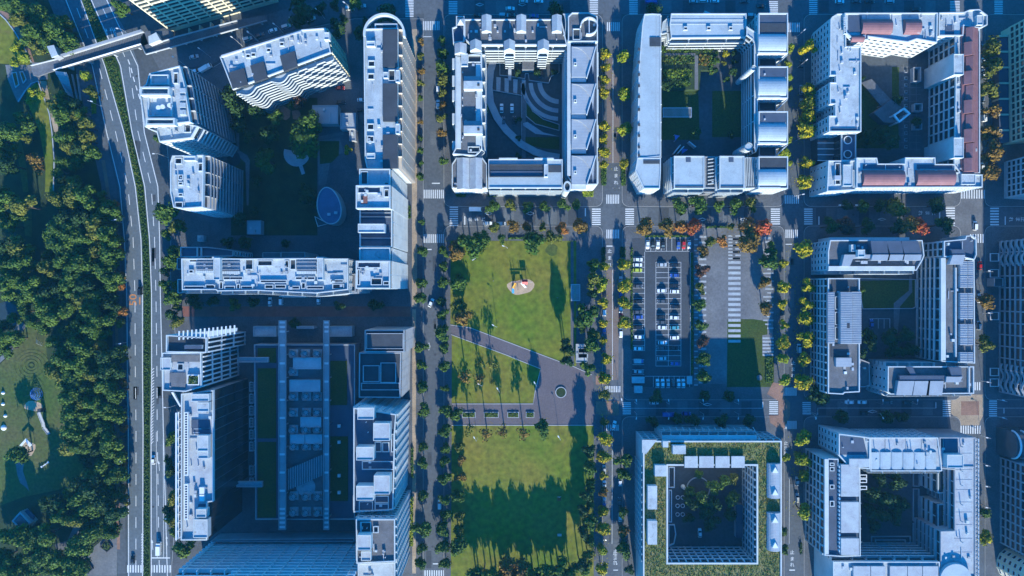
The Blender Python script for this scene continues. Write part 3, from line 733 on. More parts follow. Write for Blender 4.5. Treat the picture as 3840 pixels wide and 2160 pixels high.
# paved strip with planting beds between the lawns
for i, (x0, x1) in enumerate(((445, 540), (600, 705), (768, 850), (900, 960))):
    q = P(B3, [(x0, 275), (x1, 275), (x1, 316), (x0, 316)])
    t = thing('planter', '%s planting bed from the left on the brown path between the two lawns' % ORD[i + 1], 'planter', ((q[0][0] + q[2][0]) / 2, (q[0][1] + q[2][1]) / 2, .14), 0, 'planting beds on the park path')
    MB().ring(q, .25, .14, .55).build('edge', 'conc', t); MB().prism(inset(q, .26), .14, .45).build('soil', 'soil', t)
    rr = random.Random(i); b = MB()
    ys = sorted([q[0][1], q[2][1]]); xs = sorted([q[0][0], q[2][0]])
    for _ in range(160):
        c = Vector((rr.uniform(xs[0] + .4, xs[1] - .4), rr.uniform(ys[0] + .4, ys[1] - .4), rr.uniform(.5, 1.0))); u = Vector((rr.uniform(-1, 1), rr.uniform(-1, 1), .2)).normalized() * .3; w = Vector((-u.y, u.x, .1))
        b.face([tuple(c - u), tuple(c + w * .7), tuple(c + u), tuple(c - w * .7)], rr.randrange(3))
    b.build('shrubs', ['leaf_green_0', 'leaf_olive_1', 'leaf_forest_2'], t, 'stuff')
# round planter on the path
c = W(B3(1150, 135)); t = thing('round_planter', 'round planter with a white rim standing on the brown path', 'planter', (c[0], c[1], .14))
cir = [(c[0] + 2.7 * math.cos(a), c[1] + 2.7 * math.sin(a)) for a in (R(15 * i) for i in range(24))]
MB().ring(cir, .35, .14, .6).build('rim', 'conc', t); MB().prism(inset(cir, .36), .14, .5).build('soil', 'soil', t)
# ================================================================ CAR PARK AND PLAZA
sheet('car_park', P(M4, [(245, 405), (665, 405), (665, 1390), (680, 1395), (680, 1470), (245, 1470)]), .14, 'asphalt_new')
def bay_lines(name, zf, lines, w=.14, z=.15):
    e = bpy.data.objects.new(name, None); COL.objects.link(e); e['kind'] = 'structure'
    for a, b in lines: MB().bar(W(zf(*a)), W(zf(*b)), w, z, z + .01).build('bay_line', 'paint', e)
cl = [((418, 578), (418, 1320)), ((507, 578), (507, 1320)), ((597, 578), (597, 1320))]
n = 20
cl += [((418, 578 + i * 742 / n), (597, 578 + i * 742 / n)) for i in range(n + 1)]
cl += [((338, 505), (338, 1210))] + [((255, 540 + i * 37.2), (338, 540 + i * 37.2)) for i in range(19)]
cl += [((342, 405), (662, 405)), ((342, 500), (662, 500)), ((664, 505), (664, 1390))] + [((342 + i * 38, 405), (342 + i * 38, 500)) for i in range(9)]
cl += [((340, 1393), (675, 1393))] + [((400 + i * 37, 1393), (400 + i * 37, 1470)) for i in range(8)] + [((250, 1275 + i * 35), (335, 1275 + i * 35)) for i in range(4)]
bay_lines('parking_bays', M4, cl)
sheet('hedge_strip', P(M4, [(238, 470), (250, 470), (250, 1200), (238, 1200)]), .15, 'grass_dark')
sheet('plaza', P(M4, [(690, 330), (1240, 330), (1262, 1449), (690, 1449)]), .14, 'plaza_stone')
sheet('plaza_path', P(M4, [(785, 330), (930, 330), (930, 1000), (925, 1449), (785, 1449)]), .146, 'plaza_stone')
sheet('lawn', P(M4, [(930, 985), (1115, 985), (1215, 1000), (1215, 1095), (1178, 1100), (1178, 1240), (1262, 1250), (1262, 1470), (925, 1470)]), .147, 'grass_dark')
e = bpy.data.objects.new('paved_bands', None); COL.objects.link(e); e['kind'] = 'structure'
def band(x0, y0, x1, y1, m='conc', z=.15):
    r = rect(M4, x0, y0, x1, y1); MB().box(r[0], r[1], z, r[2], r[3], z + .02).build('paving_band', m, e)
for i in range(16): band(935, 570 + i * 37.5, 1023, 570 + i * 37.5 + 20)
for i in range(8): band(935, 385 + i * 23, 965 + (i % 2) * 55, 385 + i * 23 + 11); band(985 - (i % 2) * 18, 385 + i * 23, 1023, 385 + i * 23 + 11)
for i in range(6): band(1180, 1115 + i * 24, 1260, 1115 + i * 24 + 13)
for i in range(27): band(725, 390 + i * 40, 778, 390 + i * 40 + 14); band(692, 410 + i * 40, 718, 410 + i * 40 + 10)
for i in range(24): band(1185 + (i % 3) * 14, 400 + i * 28, 1240 + (i % 2) * 18, 400 + i * 28 + 11)
# ================================================================ WESTERN PARK
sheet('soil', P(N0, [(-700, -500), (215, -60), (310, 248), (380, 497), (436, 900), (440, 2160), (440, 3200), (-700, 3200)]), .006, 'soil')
sheet('lawn', P(Z1, [(-60, 100), (0, 110), (60, 170), (130, 280), (200, 390), (238, 465), (215, 490), (0, 480), (-60, 480)]), .05, 'grass')
sheet('lawn', P(Z1, [(200, 690), (235, 640), (280, 625), (300, 650), (330, 740), (365, 860), (385, 1000), (400, 1200), (400, 1449), (340, 1449), (345, 1250), (300, 1000), (240, 850), (200, 760)]), .05, 'grass')
sheet('lawn', P(Z1, [(130, 1000), (160, 1060), (200, 1250), (215, 1449), (175, 1449), (130, 1150)]), .05, 'grass_park')
sheet('lawn', P(M1, [(160, 100), (240, 90), (240, 380), (190, 370)]), .054, 'grass_park')
sheet('footpath', P(Z1, [(0, 75), (60, 100), (130, 190), (200, 300), (260, 470), (235, 470), (180, 350), (110, 235), (45, 150), (0, 108)]), .045, 'paver_warm')
sheet('footpath', P(Z1, [(300, 610), (350, 610), (370, 720), (400, 860), (440, 960), (425, 1060), (410, 1000), (370, 830), (330, 720)]), .045, 'paver_beige')
struct(MB().ribbon(P(Z1, [(0, 108), (45, 150), (110, 235), (180, 350), (238, 470)]), .5, .05, .35), 'low_wall', 'conc')
struct(MB().ribbon(P(Z1, [(140, 770), (190, 690), (240, 630), (290, 612), (335, 740), (375, 860), (395, 1000), (412, 1200), (405, 1449)]), .5, .05, .35), 'low_wall', 'conc')
sheet('plaza', P(Z1, [(40, 490), (235, 490), (290, 570), (290, 610), (190, 690), (135, 775), (100, 700), (60, 600)]), .06, 'plaza_stone')
sheet('plaza', P(Z1, [(240, 470), (360, 475), (360, 600), (290, 605), (250, 560)]), .064, 'plaza_stone')
for i, q in enumerate(([(90, 550), (130, 545), (150, 640), (120, 665)], [(150, 542), (180, 540), (205, 600), (178, 635)])):
    p = P(Z1, q); t = thing('flower_bed', ('larger' if i == 0 else 'smaller') + ' orange flower bed in the plaza at the west end of the footbridge', 'flower bed', (*p[0], 0), 0, 'orange beds in the plaza')
    MB().ring(p, .4, .06, .5).build('edge', 'conc', t); MB().prism(inset(p, .41), .06, .4).build('flowers', 'orange_bed', t)
sheet('pond', P(M1, [(0, 880), (60, 860), (120, 900), (150, 1010), (200, 1050), (150, 1110), (60, 1060), (0, 1100)]), .03, 'water')
sheet('footpath', P(M1, [(120, 955), (150, 1010), (205, 1050), (150, 1110), (95, 1240), (0, 1330), (0, 1290), (85, 1190), (140, 1090), (118, 1010)]), .045, 'plaza_stone')
sheet('lawn', P(N0, [M1(205, 1050), M1(290, 1060), M1(375, 1080), M1(350, 1220), M1(370, 1449), L4(345, 0), L4(420, 130), L4(430, 280), L4(460, 400), L4(540, 620), L4(620, 760), L4(400, 850), L4(160, 900), L4(0, 960), (-60, 1900), (-60, 1400), M1(0, 1340), M1(95, 1250), M1(150, 1115)]), .05, 'grass_park')
for k in range(5):
    rr = 20 + 26 * k
    pts = [M1(238 + rr * 1.05 * math.cos(R(a)), 1350 + rr * math.sin(R(a)) * .95) for a in range(0, 361, 12)]
    struct(MB().ribbon(P(N0, pts), .5, .05, .20 - .02 * k), 'terrace_edge', 'grass_park' if k > 0 else 'soil')
sheet('sand', P(N0, blob(L4, 235, 265, 60, 40, 14, .2, 8)), .056, 'sand'); sheet('sand', P(N0, blob(L4, 200, 560, 42, 60, 14, .25, 9)), .056, 'sand')
sheet('footpath', P(L4, [(110, 670), (170, 640), (160, 720), (185, 790), (205, 860), (180, 830), (140, 800), (120, 740)]), .056, 'plaza_stone')
sheet('plaza', P(L4, [(520, 1340), (640, 1260), (780, 1140), (815, 1160), (815, 1449), (515, 1449)]), .05, 'plaza_stone')
sheet('footpath', P(L4, [(380, 1230), (470, 1200), (520, 1090), (560, 1100), (540, 1180), (480, 1250), (400, 1290)]), .05, 'plaza_stone')

# ---- resurfaced patches, paving bands and manholes on the carriageways
e = bpy.data.objects.new('road_patches', None); COL.objects.link(e); e['kind'] = 'structure'
rr = random.Random(12)
def patch(x0, y0, x1, y1, z, m):
    r = rect(N0, x0, y0, x1, y1); MB().box(r[0], r[1], z, r[2], r[3], z + .004).build('road_patch', m, e)
for y0, y1, z, xs in ((2, 48, .022, (1700, 2200)), (2, 48, .022, (2400, 2880)), (2, 48, .022, (3070, 3550)), (780, 842, .022, (1730, 2200)), (780, 842, .022, (2390, 2880)), (780, 842, .022, (3060, 3520)), (1505, 1557, .022, (2380, 2870)), (1505, 1557, .022, (3060, 3520))):
    x = xs[0]
    while x < xs[1] - 40:
        patch(x, y0, x + 38, y1, z, 'asphalt_old' if int(x / 80) % 2 else 'asphalt_new'); x += 80
for _ in range(46):
    k = rr.random(); m = rr.choice(('asphalt_new', 'asphalt_old', 'asphalt_new')); w, h_ = rr.uniform(6, 22), rr.uniform(14, 70)
    if k < .7: xa = rr.choice((1592, 2264, 2946, 3606)); x = xa + rr.uniform(2, 40); y = rr.choice((rr.uniform(130, 690), rr.uniform(920, 1430), rr.uniform(1640, 2080))); patch(x, y, x + w, y + h_, .0165 if xa != 2264 else .0275, m)
    else: t = rr.random(); i = rr.randrange(2, 8); L_, R_ = rr.choice(((LW_L, LW_R), (RW_L, RW_R[:2] + RW_R[3:10]))); px = L_[i][0] + (R_[i][0] - L_[i][0]) * rr.uniform(.2, .6); patch(px, L_[i][1] + 30, px + w, L_[i][1] + 30 + h_, .0515, m)
mh = MB().tube((0, 0, 0), (0, 0, .006), .55, .55, 14).mesh('manhole', 'dark_metal')
for x, y in [(1611, 250), (1640, 420), (1612, 980), (1632, 1330), (1615, 1720), (1622, 2050), (2295, 320), (2300, 905), (2296, 1690), (2970, 480), (2975, 1240), (2975, 1900), (3650, 820), (3645, 1200), (3640, 1800), (1800, 810), (2050, 800), (2600, 815), (3200, 805), (3400, 830), (2500, 1530), (2700, 1540), (3300, 1540), (512, 286), (510, 322), (376, 350), (590, 605), (478, 905), (490, 1340), (488, 1820), (575, 1900)]:
    p = W((x, y)); inst('manhole', mh, e, (p[0], p[1], .058 if x < 640 else .034))
# ================================================================ BUILDINGS
def at(zf, x, y): return W(zf(x, y))
# ---- A: cream tower in the north-west corner (footprint on the ground)
b = building('cream tower with slotted balconies beside the footbridge in the top left corner', at=(-160, 128))
pA = P(N0, [(646, 119), (1045, 8), (1000, -150), (600, -40)])
wing(b, pA, 42, 'cream_wall', 'white_roof', {'S': ('grid', dict(bay=5.2, fh=3.0, base=3)), 'W': ('win', dict(base=4))})
pA2 = P(N0, [(700, 103), (770, 83), (760, 60), (690, 80)])
# pavilion roofs at its foot
for i in range(4):
    p = W((720 + 40 * i, 122 - 11 * i)); MB().box(p[0] - .3, p[1] - 5, 0, p[0] + .3, p[1] + 1, 3.2).build('buttress', 'cream_wall', b)
# ---- B1: stepped slab with banded balconies beside the expressway
b = building('tall white stepped apartment slab with blue-shaded roof pits beside the expressway', at=at(Z1, 1250, 800))
h = 42
p1 = P(Z1, [(1135, 560), (1365, 500), (1400, 640), (1445, 925), (1400, 930), (1100, 960), (1058, 680), (1110, 640)], h)
wing(b, p1, h, 'white_wall', 'white_roof', {'E': ('balc', dict(bay=6.5, d=1.7, wall='grey_wall')), 'S': 'win'})  # balconies greyed to put the east face's shade into their colour
p2 = P(Z1, [(1100, 962), (1400, 932), (1500, 955), (1450, 1045), (1210, 1075), (1190, 1000)], h - 3)
wing(b, p2, h - 3, 'white_wall', 'white_roof', {'E': ('balc', dict(bay=6, d=1.4)), 'S': ('win', dict(bay=3))})
for x0, y0, x1, y1 in ((1140, 565, 1275, 640), (1120, 730, 1300, 880)):
    r = rect(Z1, x0, y0, x1, y1, h + 1); MB().prism(rpoly(r), h + .07, h + .15).ring(rpoly(r), .4, h + .15, h + 1.6).build('roof_pit', 'white_wall', b)
for q in ((1058, 655, 1280, 720), (1100, 890, 1320, 945)):
    r = rect(Z1, *q, h + 3); MB().ring(rpoly(r), .7, h + .07, h + 3.2).build('roof_frame', 'white_wall', b)
well(b, Z1, 1305, 545, 1345, 630, h)
for i in range(4): hut(b, Z1, 1355, 665 + i * 55, 1400, 700 + i * 55, h + .07, 1.2, 'roof_bay', rim=False)
for x, y in ((1190, 810), (1222, 803), (1275, 792)): p = W(Z1(x, y), h + 2); MB().tube((*p, h + .06), (*p, h + 1.6), 1.0, 1.0, 12).build('vent_drum', 'frame_white', b)
well(b, Z1, 1385, 935, 1440, 1000, h - 3)
clutter(b, p2, h - 2.9, 5, 2)
# ---- B1b: white block south of it
b = building('white block with open service wells on its west edge beside the expressway', at=at(Z1, 1420, 1330))
h = 38
p1 = P(M2, [(100, 50), (335, 45), (335, 170), (330, 440), (180, 450), (108, 440), (85, 330), (85, 100)], h)
wing(b, p1, h, 'white_wall', 'white_roof', {'E': ('balc', dict(bay=6, d=1.7, wall='grey_wall')), 'S': ('win', dict(bay=3.4))})  # grey balconies again stand in for shade on the east side
for q in ((110, 62, 165, 110), (112, 190, 125, 300), (135, 190, 172, 230), (135, 245, 172, 270), (110, 395, 172, 440), (135, 330, 172, 355), (285, 100, 322, 165)): well(b, M2, *q, h)
hut(b, M2, 180, 50, 270, 85, h + .06, 2.0); clutter(b, p1, h + .06, 6, 3)
# ---- B2: rotated slab with wavy balconies
b = building('angled white apartment block with wavy balconies and dark square roof decks', at=(-100, 100))
h = 33
p1 = P(N0, [(827, 216), (1133, 114), (1223, 107), (1243, 200), (875, 338)], h)
wing(b, p1, h, 'white_wall', 'white_roof', {'E': ('grid', dict(bay=3.2, wall='cream_wall'))})
A, B = Vector(P(N0, [(875, 338)], h)[0]), Vector(P(N0, [(1243, 200)], h)[0]); L = (B - A).length; u = (B - A) / L; nn = Vector((u.y, -u.x))
for f in range(11):
    z = f * 3.0 + .3; m_ = MB(); N_ = 64; outp = []
    for i in range(N_ + 1):
        s = i / N_; wv = (math.sin(s * 6.283 * 3.0 - .6) if s < .62 else 0); d = 1.5 + max(0, wv) * 1.9 + (.7 if int(s * 11 + f * .5) % 2 and s > .62 else 0)
        outp.append(A + u * (s * L) + nn * d)
    for i in range(N_):
        a0, a1 = A + u * (i / N_ * L) + nn * .02, A + u * ((i + 1) / N_ * L) + nn * .02
        m_.prism([tuple(a0), tuple(outp[i]), tuple(outp[i + 1]), tuple(a1)], z - .2, z)
        m_.prism([tuple(outp[i]), tuple(outp[i] + nn * .13), tuple(outp[i + 1] + nn * .13), tuple(outp[i + 1])], z - .2, z + .95)
    m_.build('balcony', 'white_wall', b)
FAC.append((b, tuple(A), tuple(B), 0.6, h - .3, 'curtain', dict(bay=4.0, nf=11)))
for pts in ([(857, 272), (915, 255), (930, 317), (872, 333)], [(938, 246), (988, 230), (1004, 292), (955, 308)], [(1049, 209), (1104, 191), (1116, 248), (1064, 268)]):
    MB().prism(P(N0, pts, h + 1.2), h + .07, h + 1.25).build('roof_deck', 'dark_roof', b)
for x, y in ((100, 410), (215, 375), (315, 330), (60, 420)): well(b, Z2, x - 18, y - 16, x + 18, y + 16, h)
hut(b, Z2, 635, 245, 675, 300, h + .06, 2.5); clutter(b, p1, h + .06, 12, 5)
struct_rail = MB().bar(W((830, 210), h + 1.2), W((1130, 118), h + 1.2), .5, h + 1.1, h + 1.6).build('duct', 'steel', b)
# ---- B3: long slab with dark roof strips and a round colonnade ring
b = building('long white slab with three dark roof strips and a curved ring at its north end', at=at(Z2, 1050, 700))
h = 41
p1 = P(Z2, [(935, 222), (1195, 215), (1190, 1272), (960, 1272), (945, 1200)], h)
wing(b, p1, h, 'white_wall', 'white_roof', {'E': ('balc', dict(bay=5.5, wall='beige_wall', d=1.6)), 'S': 'win'}, para=.9)
for y0, y1 in ((222, 505), (630, 915), (1015, 1270)):
    r = rect(Z2, 1078, y0, 1188, y1, h + 1.4); MB().prism(rpoly(r), h + .062, h + 1.4).build('roof_strip', 'dark_roof', b)
for x, y in ((992, 478), (988, 575), (985, 955), (985, 1047)): well(b, Z2, x - 26, y - 24, x + 26, y + 24, h)
for y in (310, 1155): hut(b, Z2, 955, y, 1020, y + 40, h + .06, 1.6)
hut(b, Z2, 1082, 545, 1118, 590, h + .06, 2); hut(b, Z2, 1175, 530, 1205, 620, h + .06, 2.4); hut(b, Z2, 1175, 935, 1205, 1010, h + .06, 2.4); well(b, Z2, 1120, 525, 1170, 610, h)
cx, cy = W(Z2(1090, 262), h); rad = 150 / 2.0125 * S * (1 - h / H)
m_ = MB(); arc = [(cx + rad * math.cos(R(a)), cy + rad * math.sin(R(a))) for a in range(-6, 190, 8)]
m_.ribbon(arc, .9, h - 2, h + 1.0); m_.build('ring_beam', 'white_wall', b)
MB().prism([(cx + (rad - 1.2) * math.cos(R(a)), cy + (rad - 1.2) * math.sin(R(a))) for a in range(0, 181, 10)], 0, h - 4, 0, 1).build('round_end', ['grey_wall', 'grey_roof'], b)
r = rect(Z2, 1018, 180, 1188, 222, h); MB().ring(rpoly(r), .5, h - 3.9, h + .4).build('roof_frame', 'white_wall', b)
clutter(b, p1, h + .06, 10, 7)
# ---- B4: stepped towers south of it
b = building('stepped white tower with dark terraces and ribbed east face beside the promenade', at=at(M2, 1640, 600))
for q, h_, rf in (((1508, 150, 1740, 272), 43, 'white_roof'), ((1482, 274, 1742, 450), 45, 'white_roof'), ((1510, 452, 1755, 738), 40, 'navy_roof'), ((1508, 742, 1740, 840), 43, 'white_roof'), ((1482, 842, 1740, 1052), 45, 'white_roof')):
    pp = rpoly(rect(M2, *q, h_)); wing(b, pp, h_, 'white_wall', rf, {'E': ('bands', dict(bay=5, fh=3.0, wall='white_wall', bd=.45, bh=.9)), 'S': 'win'}, para=1.2)
hut(b, M2, 1495, 562, 1695, 628, 40.07, 4); well(b, M2, 1515, 165, 1568, 265, 43); well(b, M2, 1688, 245, 1728, 285, 43.2); well(b, M2, 1690, 300, 1728, 360, 45)
well(b, M2, 1490, 280, 1665, 330, 45, inner='navy_roof'); well(b, M2, 1490, 850, 1665, 895, 45, inner='navy_roof'); well(b, M2, 1590, 970, 1675, 1025, 45); well(b, M2, 1683, 995, 1730, 1025, 45); well(b, M2, 1487, 905, 1510, 1025, 45)
MB().prism(rpoly(rect(M2, 1518, 350, 1565, 410, 45.4)), 45.07, 45.4).build('rust_deck', 'brick_red', b)
for y in (480, 510, 670): MB().bar(W(M2(1515, y), 40.5), W(M2(1750, y), 40.5), .3, 40.07, 41).build('screen_wall', 'grey_wall', b)
clutter(b, rpoly(rect(M2, 1482, 842, 1740, 1052, 45)), 45.06, 5, 9); clutter(b, rpoly(rect(M2, 1482, 274, 1742, 450, 45)), 45.06, 4, 8)
# ---- B5: long horizontal slab
b = building('long white slab with cluttered roof terraces running across the west block', at=at(M2, 800, 940))
h = 36
p1 = P(M2, [(170, 825), (400, 825), (402, 812), (455, 812), (455, 825), (712, 825), (1185, 822), (1187, 812), (1240, 812), (1240, 825), (1425, 825), (1425, 1060), (1180, 1088), (735, 1068), (440, 1072), (430, 1062), (175, 1062)], h)
wing(b, p1, h, 'white_wall', 'white_roof', {'S': ('balc', dict(bay=6)), 'E': 'win'}, para=1.2)
for q in ((218, 830, 280, 852), (215, 908, 252, 935), (640, 830, 702, 908), (735, 838, 848, 880), (940, 838, 972, 895), (340, 1020, 415, 1052), (445, 998, 475, 1055), (575, 1015, 603, 1055), (790, 1022, 855, 1052), (865, 1022, 950, 1050), (1300, 1015, 1388, 1055), (980, 830, 1025, 908), (1065, 1005, 1098, 1052)): well(b, M2, *q, h)
for q in ((180, 1030, 335, 1056), (485, 1030, 565, 1056), (610, 1030, 700, 1056), (755, 985, 955, 1008), (970, 1030, 1055, 1056), (1105, 1030, 1235, 1056), (1285, 982, 1385, 1005), (475, 960, 625, 985), (1020, 960, 1170, 985)): well(b, M2, *q, h, 'roof_terrace', inner='navy_roof')
for q in ((405, 820, 455, 985), (1187, 820, 1232, 985)): hut(b, M2, *q, h + .06, 3.0, 'lift_tower')
for q in ((270, 850, 400, 935), (470, 850, 600, 940), (1030, 850, 1180, 940)):
    for k in range(8):
        x = q[0] + (q[2] - q[0]) * (k + .5) / 8; unit_(b, M2, x, q[3] - 10, h + .06, 1.0, 1.2, 1.2, 'condenser', 'white_wall')
    for k in range(3):
        y = q[1] + (q[3] - q[1]) * k / 3; MB().bar(W(M2(q[0], y), h + 1), W(M2(q[2], y), h + 1), .3, h + .06, h + 1.2).build('pipe_rack', 'grey_wall', b)
clutter(b, p1, h + .06, 22, 11)
hut(b, M2, 130, 822, 166, 905, 0, 24, 'side_block', 'grey_wall', 'dark_roof'); hut(b, M2, 135, 980, 172, 1085, 0, 22, 'side_block', 'white_wall', 'dark_roof')
MB().prism(rpoly(rect(M2, 915, 1070, 1100, 1118, 8)), 0, 8).build('entrance_canopy', 'white_wall', b)
hut(b, M2, 775, 778, 912, 818, 0, 20, 'rear_block', 'grey_wall', 'grey_roof'); hut(b, M2, 915, 775, 1095, 818, 0, 22, 'rear_block', 'grey_wall', 'grey_roof')
b = building('low annex with dark roof decks behind the long white slab', at=at(M2, 300, 780))
wing(b, P(M2, [(160, 737), (365, 737), (560, 760), (560, 808), (160, 815)], 22), 22, 'grey_wall', 'navy_roof', {'E': 'win', 'S': 'win'})
for x in (285, 315): MB().bar(W(M2(x, 740), 22.5), W(M2(x, 812), 22.5), .4, 22.07, 23.2).build('screen_wall', 'white_wall', b)
b = building('narrow escape stair block with white treads joining the long slab', at=at(M2, 1460, 1050), name='stair_block')
wing(b, P(M2, [(1425, 940), (1480, 940), (1480, 1075), (1425, 1075)], 30), 30, 'grey_wall', 'grey_roof', {'E': ('bands', dict(bay=6)), 'S': ('bands', dict(bay=6))}, para=.8)
# ---- B6: white framed tower
b = building('office tower with white louvred frame and dark roof pool beside the expressway', at=at(B2, 200, 290))
h = 38
wing(b, P(B2, [(100, 138), (320, 152), (318, 235), (100, 232)], h + 2), h + 2, 'white_wall', 'dark_roof', {'E': ('grid', dict(bay=2.0, fh=10, wall='frame_white')), 'S': 'win'}, para=1.6)
wing(b, P(B2, [(75, 235), (288, 232), (290, 420), (205, 446), (80, 440)], h), h, 'white_wall', 'conc', {'E': ('grid', dict(bay=2.0, fh=9.3, wall='frame_white')), 'S': 'win'}, para=1.2)
pr = P(B2, [(155, 138), (480, 100), (478, 118), (322, 150)], h + 2)
MB().prism(pr, h + 2.1, h + 3).build('roof_pergola', 'white_wall', b)
for i in range(14): 
    t = i / 13; q = W(B2(165 + 300 * t, 136 - 32 * t), h + 3); MB().box(q[0] - .25, q[1] - 2.4, h + 3, q[0] + .25, q[1] + 1.4, h + 3.6).build('pergola_fin', 'frame_white', b)
hut(b, B2, 190, 195, 285, 215, h + 2.1, 2, 'roof_deck', 'white_wall', 'navy_roof')
for q in ((100, 290, 122, 315), (150, 295, 185, 332)): well(b, B2, *q, h)
for q in ((115, 250, 285, 285), (110, 345, 195, 430)): MB().prism(rpoly(rect(B2, *q, h + .6)), h + .062, h + .6).build('roof_deck', 'grey_roof', b)
r = rect(B2, 208, 355, 272, 412, h + 1); MB().ring(rpoly(r), .4, h + .07, h + 1.2).build('roof_planter', 'frame_white', b)
bb = MB(); rr = random.Random(4)
for _ in range(220):
    c = Vector((rr.uniform(r[0] + .6, r[2] - .6), rr.uniform(r[1] + .6, r[3] - .6), h + rr.uniform(.6, 1.8))); u_ = Vector((rr.uniform(-1, 1), rr.uniform(-1, 1), .3)).normalized() * .35; w_ = Vector((-u_.y, u_.x, .1))
    bb.face([tuple(c - u_), tuple(c + w_ * .7), tuple(c + u_), tuple(c - w_ * .7)], rr.randrange(3))
bb.build('roof_shrubs', ['leaf_green_0', 'leaf_forest_1', 'leaf_olive_1'], b)
hut(b, B2, 62, 262, 118, 330, h - 6, 7, 'corner_box', 'white_wall', 'conc')
# ---- B7: dark curtain wall slab with fire-escape frame
b = building('tall slab with dark glass east wall and white roof frames beside the expressway', at=at(B2, 260, 850))
h = 37
p1 = P(B2, [(180, 457), (355, 437), (355, 1040), (320, 1045), (320, 1250), (178, 1250)], h)
wing(b, p1, h, 'grey_wall', 'conc', {'E': ('curtain', dict(bay=4.2, fh=3.7, glass='curtain_glass')), 'S': 'win'}, para=1.3, pmat='white_wall')
for q in ((230, 460, 325, 500), (262, 505, 325, 555), (262, 685, 322, 770), (265, 770, 322, 810), (240, 1140, 318, 1240), (255, 1085, 310, 1130)): hut(b, B2, *q, h + .06, 3.2)
for q in ((228, 600, 325, 645), (230, 650, 325, 680), (265, 1060, 312, 1085)): MB().prism(rpoly(rect(B2, *q, h + .5)), h + .062, h + .5).build('roof_terrace', 'navy_roof', b)
for q0, q1_ in ((560, 905), (950, 1145)):
    r = rect(B2, 188, q0, 210, q1_, h + 2); MB().ring(rpoly(r), .35, h + .07, h + 2).build('roof_frame', 'frame_white', b)
    k = int((r[3] - r[1]) / 1.1)
    for i in range(k): MB().box(r[0] + .36, r[1] + .5 + i * 1.1, h + 1.5, r[2] - .36, r[1] + .8 + i * 1.1, h + 1.9).build('roof_slat', 'frame_white', b)
A, B = W(B2(152, 560), h), W(B2(152, 1250), h)
for k in range(16):
    y = A[1] + (B[1] - A[1]) * k / 15; MB().box(A[0] - .15, y - .12, 0, A[0] + .15, y + .12, h + 1).build('frame_post', 'frame_white', b)
    if k < 15:
        y2 = A[1] + (B[1] - A[1]) * (k + 1) / 15; MB().tube((A[0] - .1, y, h - 1), (A[0] + 2.6, (y + y2) / 2, h - 1), .12, .12, 4).tube((A[0] + 2.6, (y + y2) / 2, h - 1), (A[0] - .1, y2, h - 1), .12, .12, 4).build('frame_brace', 'frame_white', b)
for z in (h - 1, h + .8): MB().box(A[0] - .3, min(A[1], B[1]), z, A[0] + .3, max(A[1], B[1]), z + .3).build('frame_rail', 'frame_white', b)
MB().prism([W(B2(118, 452), h), W(B2(165, 530), h), W(B2(172, 526), h), W(B2(128, 450), h)], h - 1, h).build('frame_rail', 'frame_white', b)
clutter(b, p1, h + .06, 16, 13)
for i in range(2): p = W(B2(285, 1025 - i * 40), h + 1.5); MB().box(p[0] - 1, p[1] - 1.4, h + .06, p[0] + 1, p[1] + 1.4, h + 1.6).build('condenser', 'frame_white', b)
# ---- B8 north: low tower, the taller tower's shadow put into its dark roofs
b = building('dark shaded tower with ribbed grey east wall behind the promenade', at=at(B2, 1270, 300))
h = 25
wing(b, P(B2, [(1172, 112), (1388, 112), (1388, 232), (1172, 232)], h + 3), h + 3, 'grey_wall', 'dark_roof', {'E': ('bands', dict(bay=4, bd=.4, bh=.9))}, para=1.0, pmat='grey_wall')
wing(b, P(B2, [(1142, 234), (1370, 234), (1365, 480), (1140, 478)], h), h, 'grey_wall', 'dark_roof', {'E': ('bands', dict(bay=4, bd=.4, bh=.9))}, para=1.0, pmat='grey_wall')
for q in ((1160, 305, 1250, 395), (1255, 290, 1340, 400), (1150, 400, 1360, 440)): r = rect(B2, *q, h + 1); MB().ring(rpoly(r), .3, h + .07, h + 1).build('roof_frame', 'conc', b)
hut(b, B2, 1180, 130, 1380, 215, h + 3.06, 1.5, 'plant_deck', 'grey_wall', 'dark_roof')
# ---- B8 south: stacked white tower
b = building('stepped tower with pale stacked roof boxes at the bottom of the promenade', at=at(Q5, 240, 700))
hh = 41
p1 = P(Q5, [(60, 60), (410, 115), (400, 260), (395, 560), (385, 900), (60, 920)], hh - 4)
wing(b, p1, hh - 4, 'white_wall', 'navy_roof', {'E': ('grid', dict(bay=4.0, wall='white_wall')), 'N': 'win', 'W': ('bands', dict(bay=6))}, para=1.0)
p2 = P(Q5, [(80, 975), (400, 975), (402, 1325), (85, 1340)], hh)
wing(b, p2, hh, 'white_wall', 'grey_roof', {'E': ('grid', dict(bay=4.0, wall='white_wall')), 'N': 'win', 'W': ('bands', dict(bay=6))}, para=1.0)
p3 = P(Q5, [(95, 1342), (402, 1330), (402, 1560), (95, 1560)], hh - 3)
wing(b, p3, hh - 3, 'white_wall', 'white_roof', {'E': ('grid', dict(bay=4.0))}, para=1.0)
for q, dz in (((90, 62, 225, 160), 5), ((220, 190, 355, 335), 5), ((80, 385, 222, 495), 5), ((225, 620, 355, 775), 6), ((80, 705, 222, 825), 5), ((90, 1110, 200, 1235), 8), ((120, 1245, 200, 1320), 6)): hut(b, Q5, *q, hh - 4, dz, 'roof_box', 'white_wall', 'conc')
for q in ((230, 345, 285, 430), (292, 350, 350, 430), (365, 280, 390, 430), (100, 835, 215, 915), (230, 790, 345, 850), (230, 855, 345, 915), (125, 505, 385, 575)): well(b, Q5, *q, hh - 4, 'roof_terrace', inner='navy_roof')
for q in ((115, 1005, 200, 1105), (218, 1040, 262, 1095)): well(b, Q5, *q, hh)
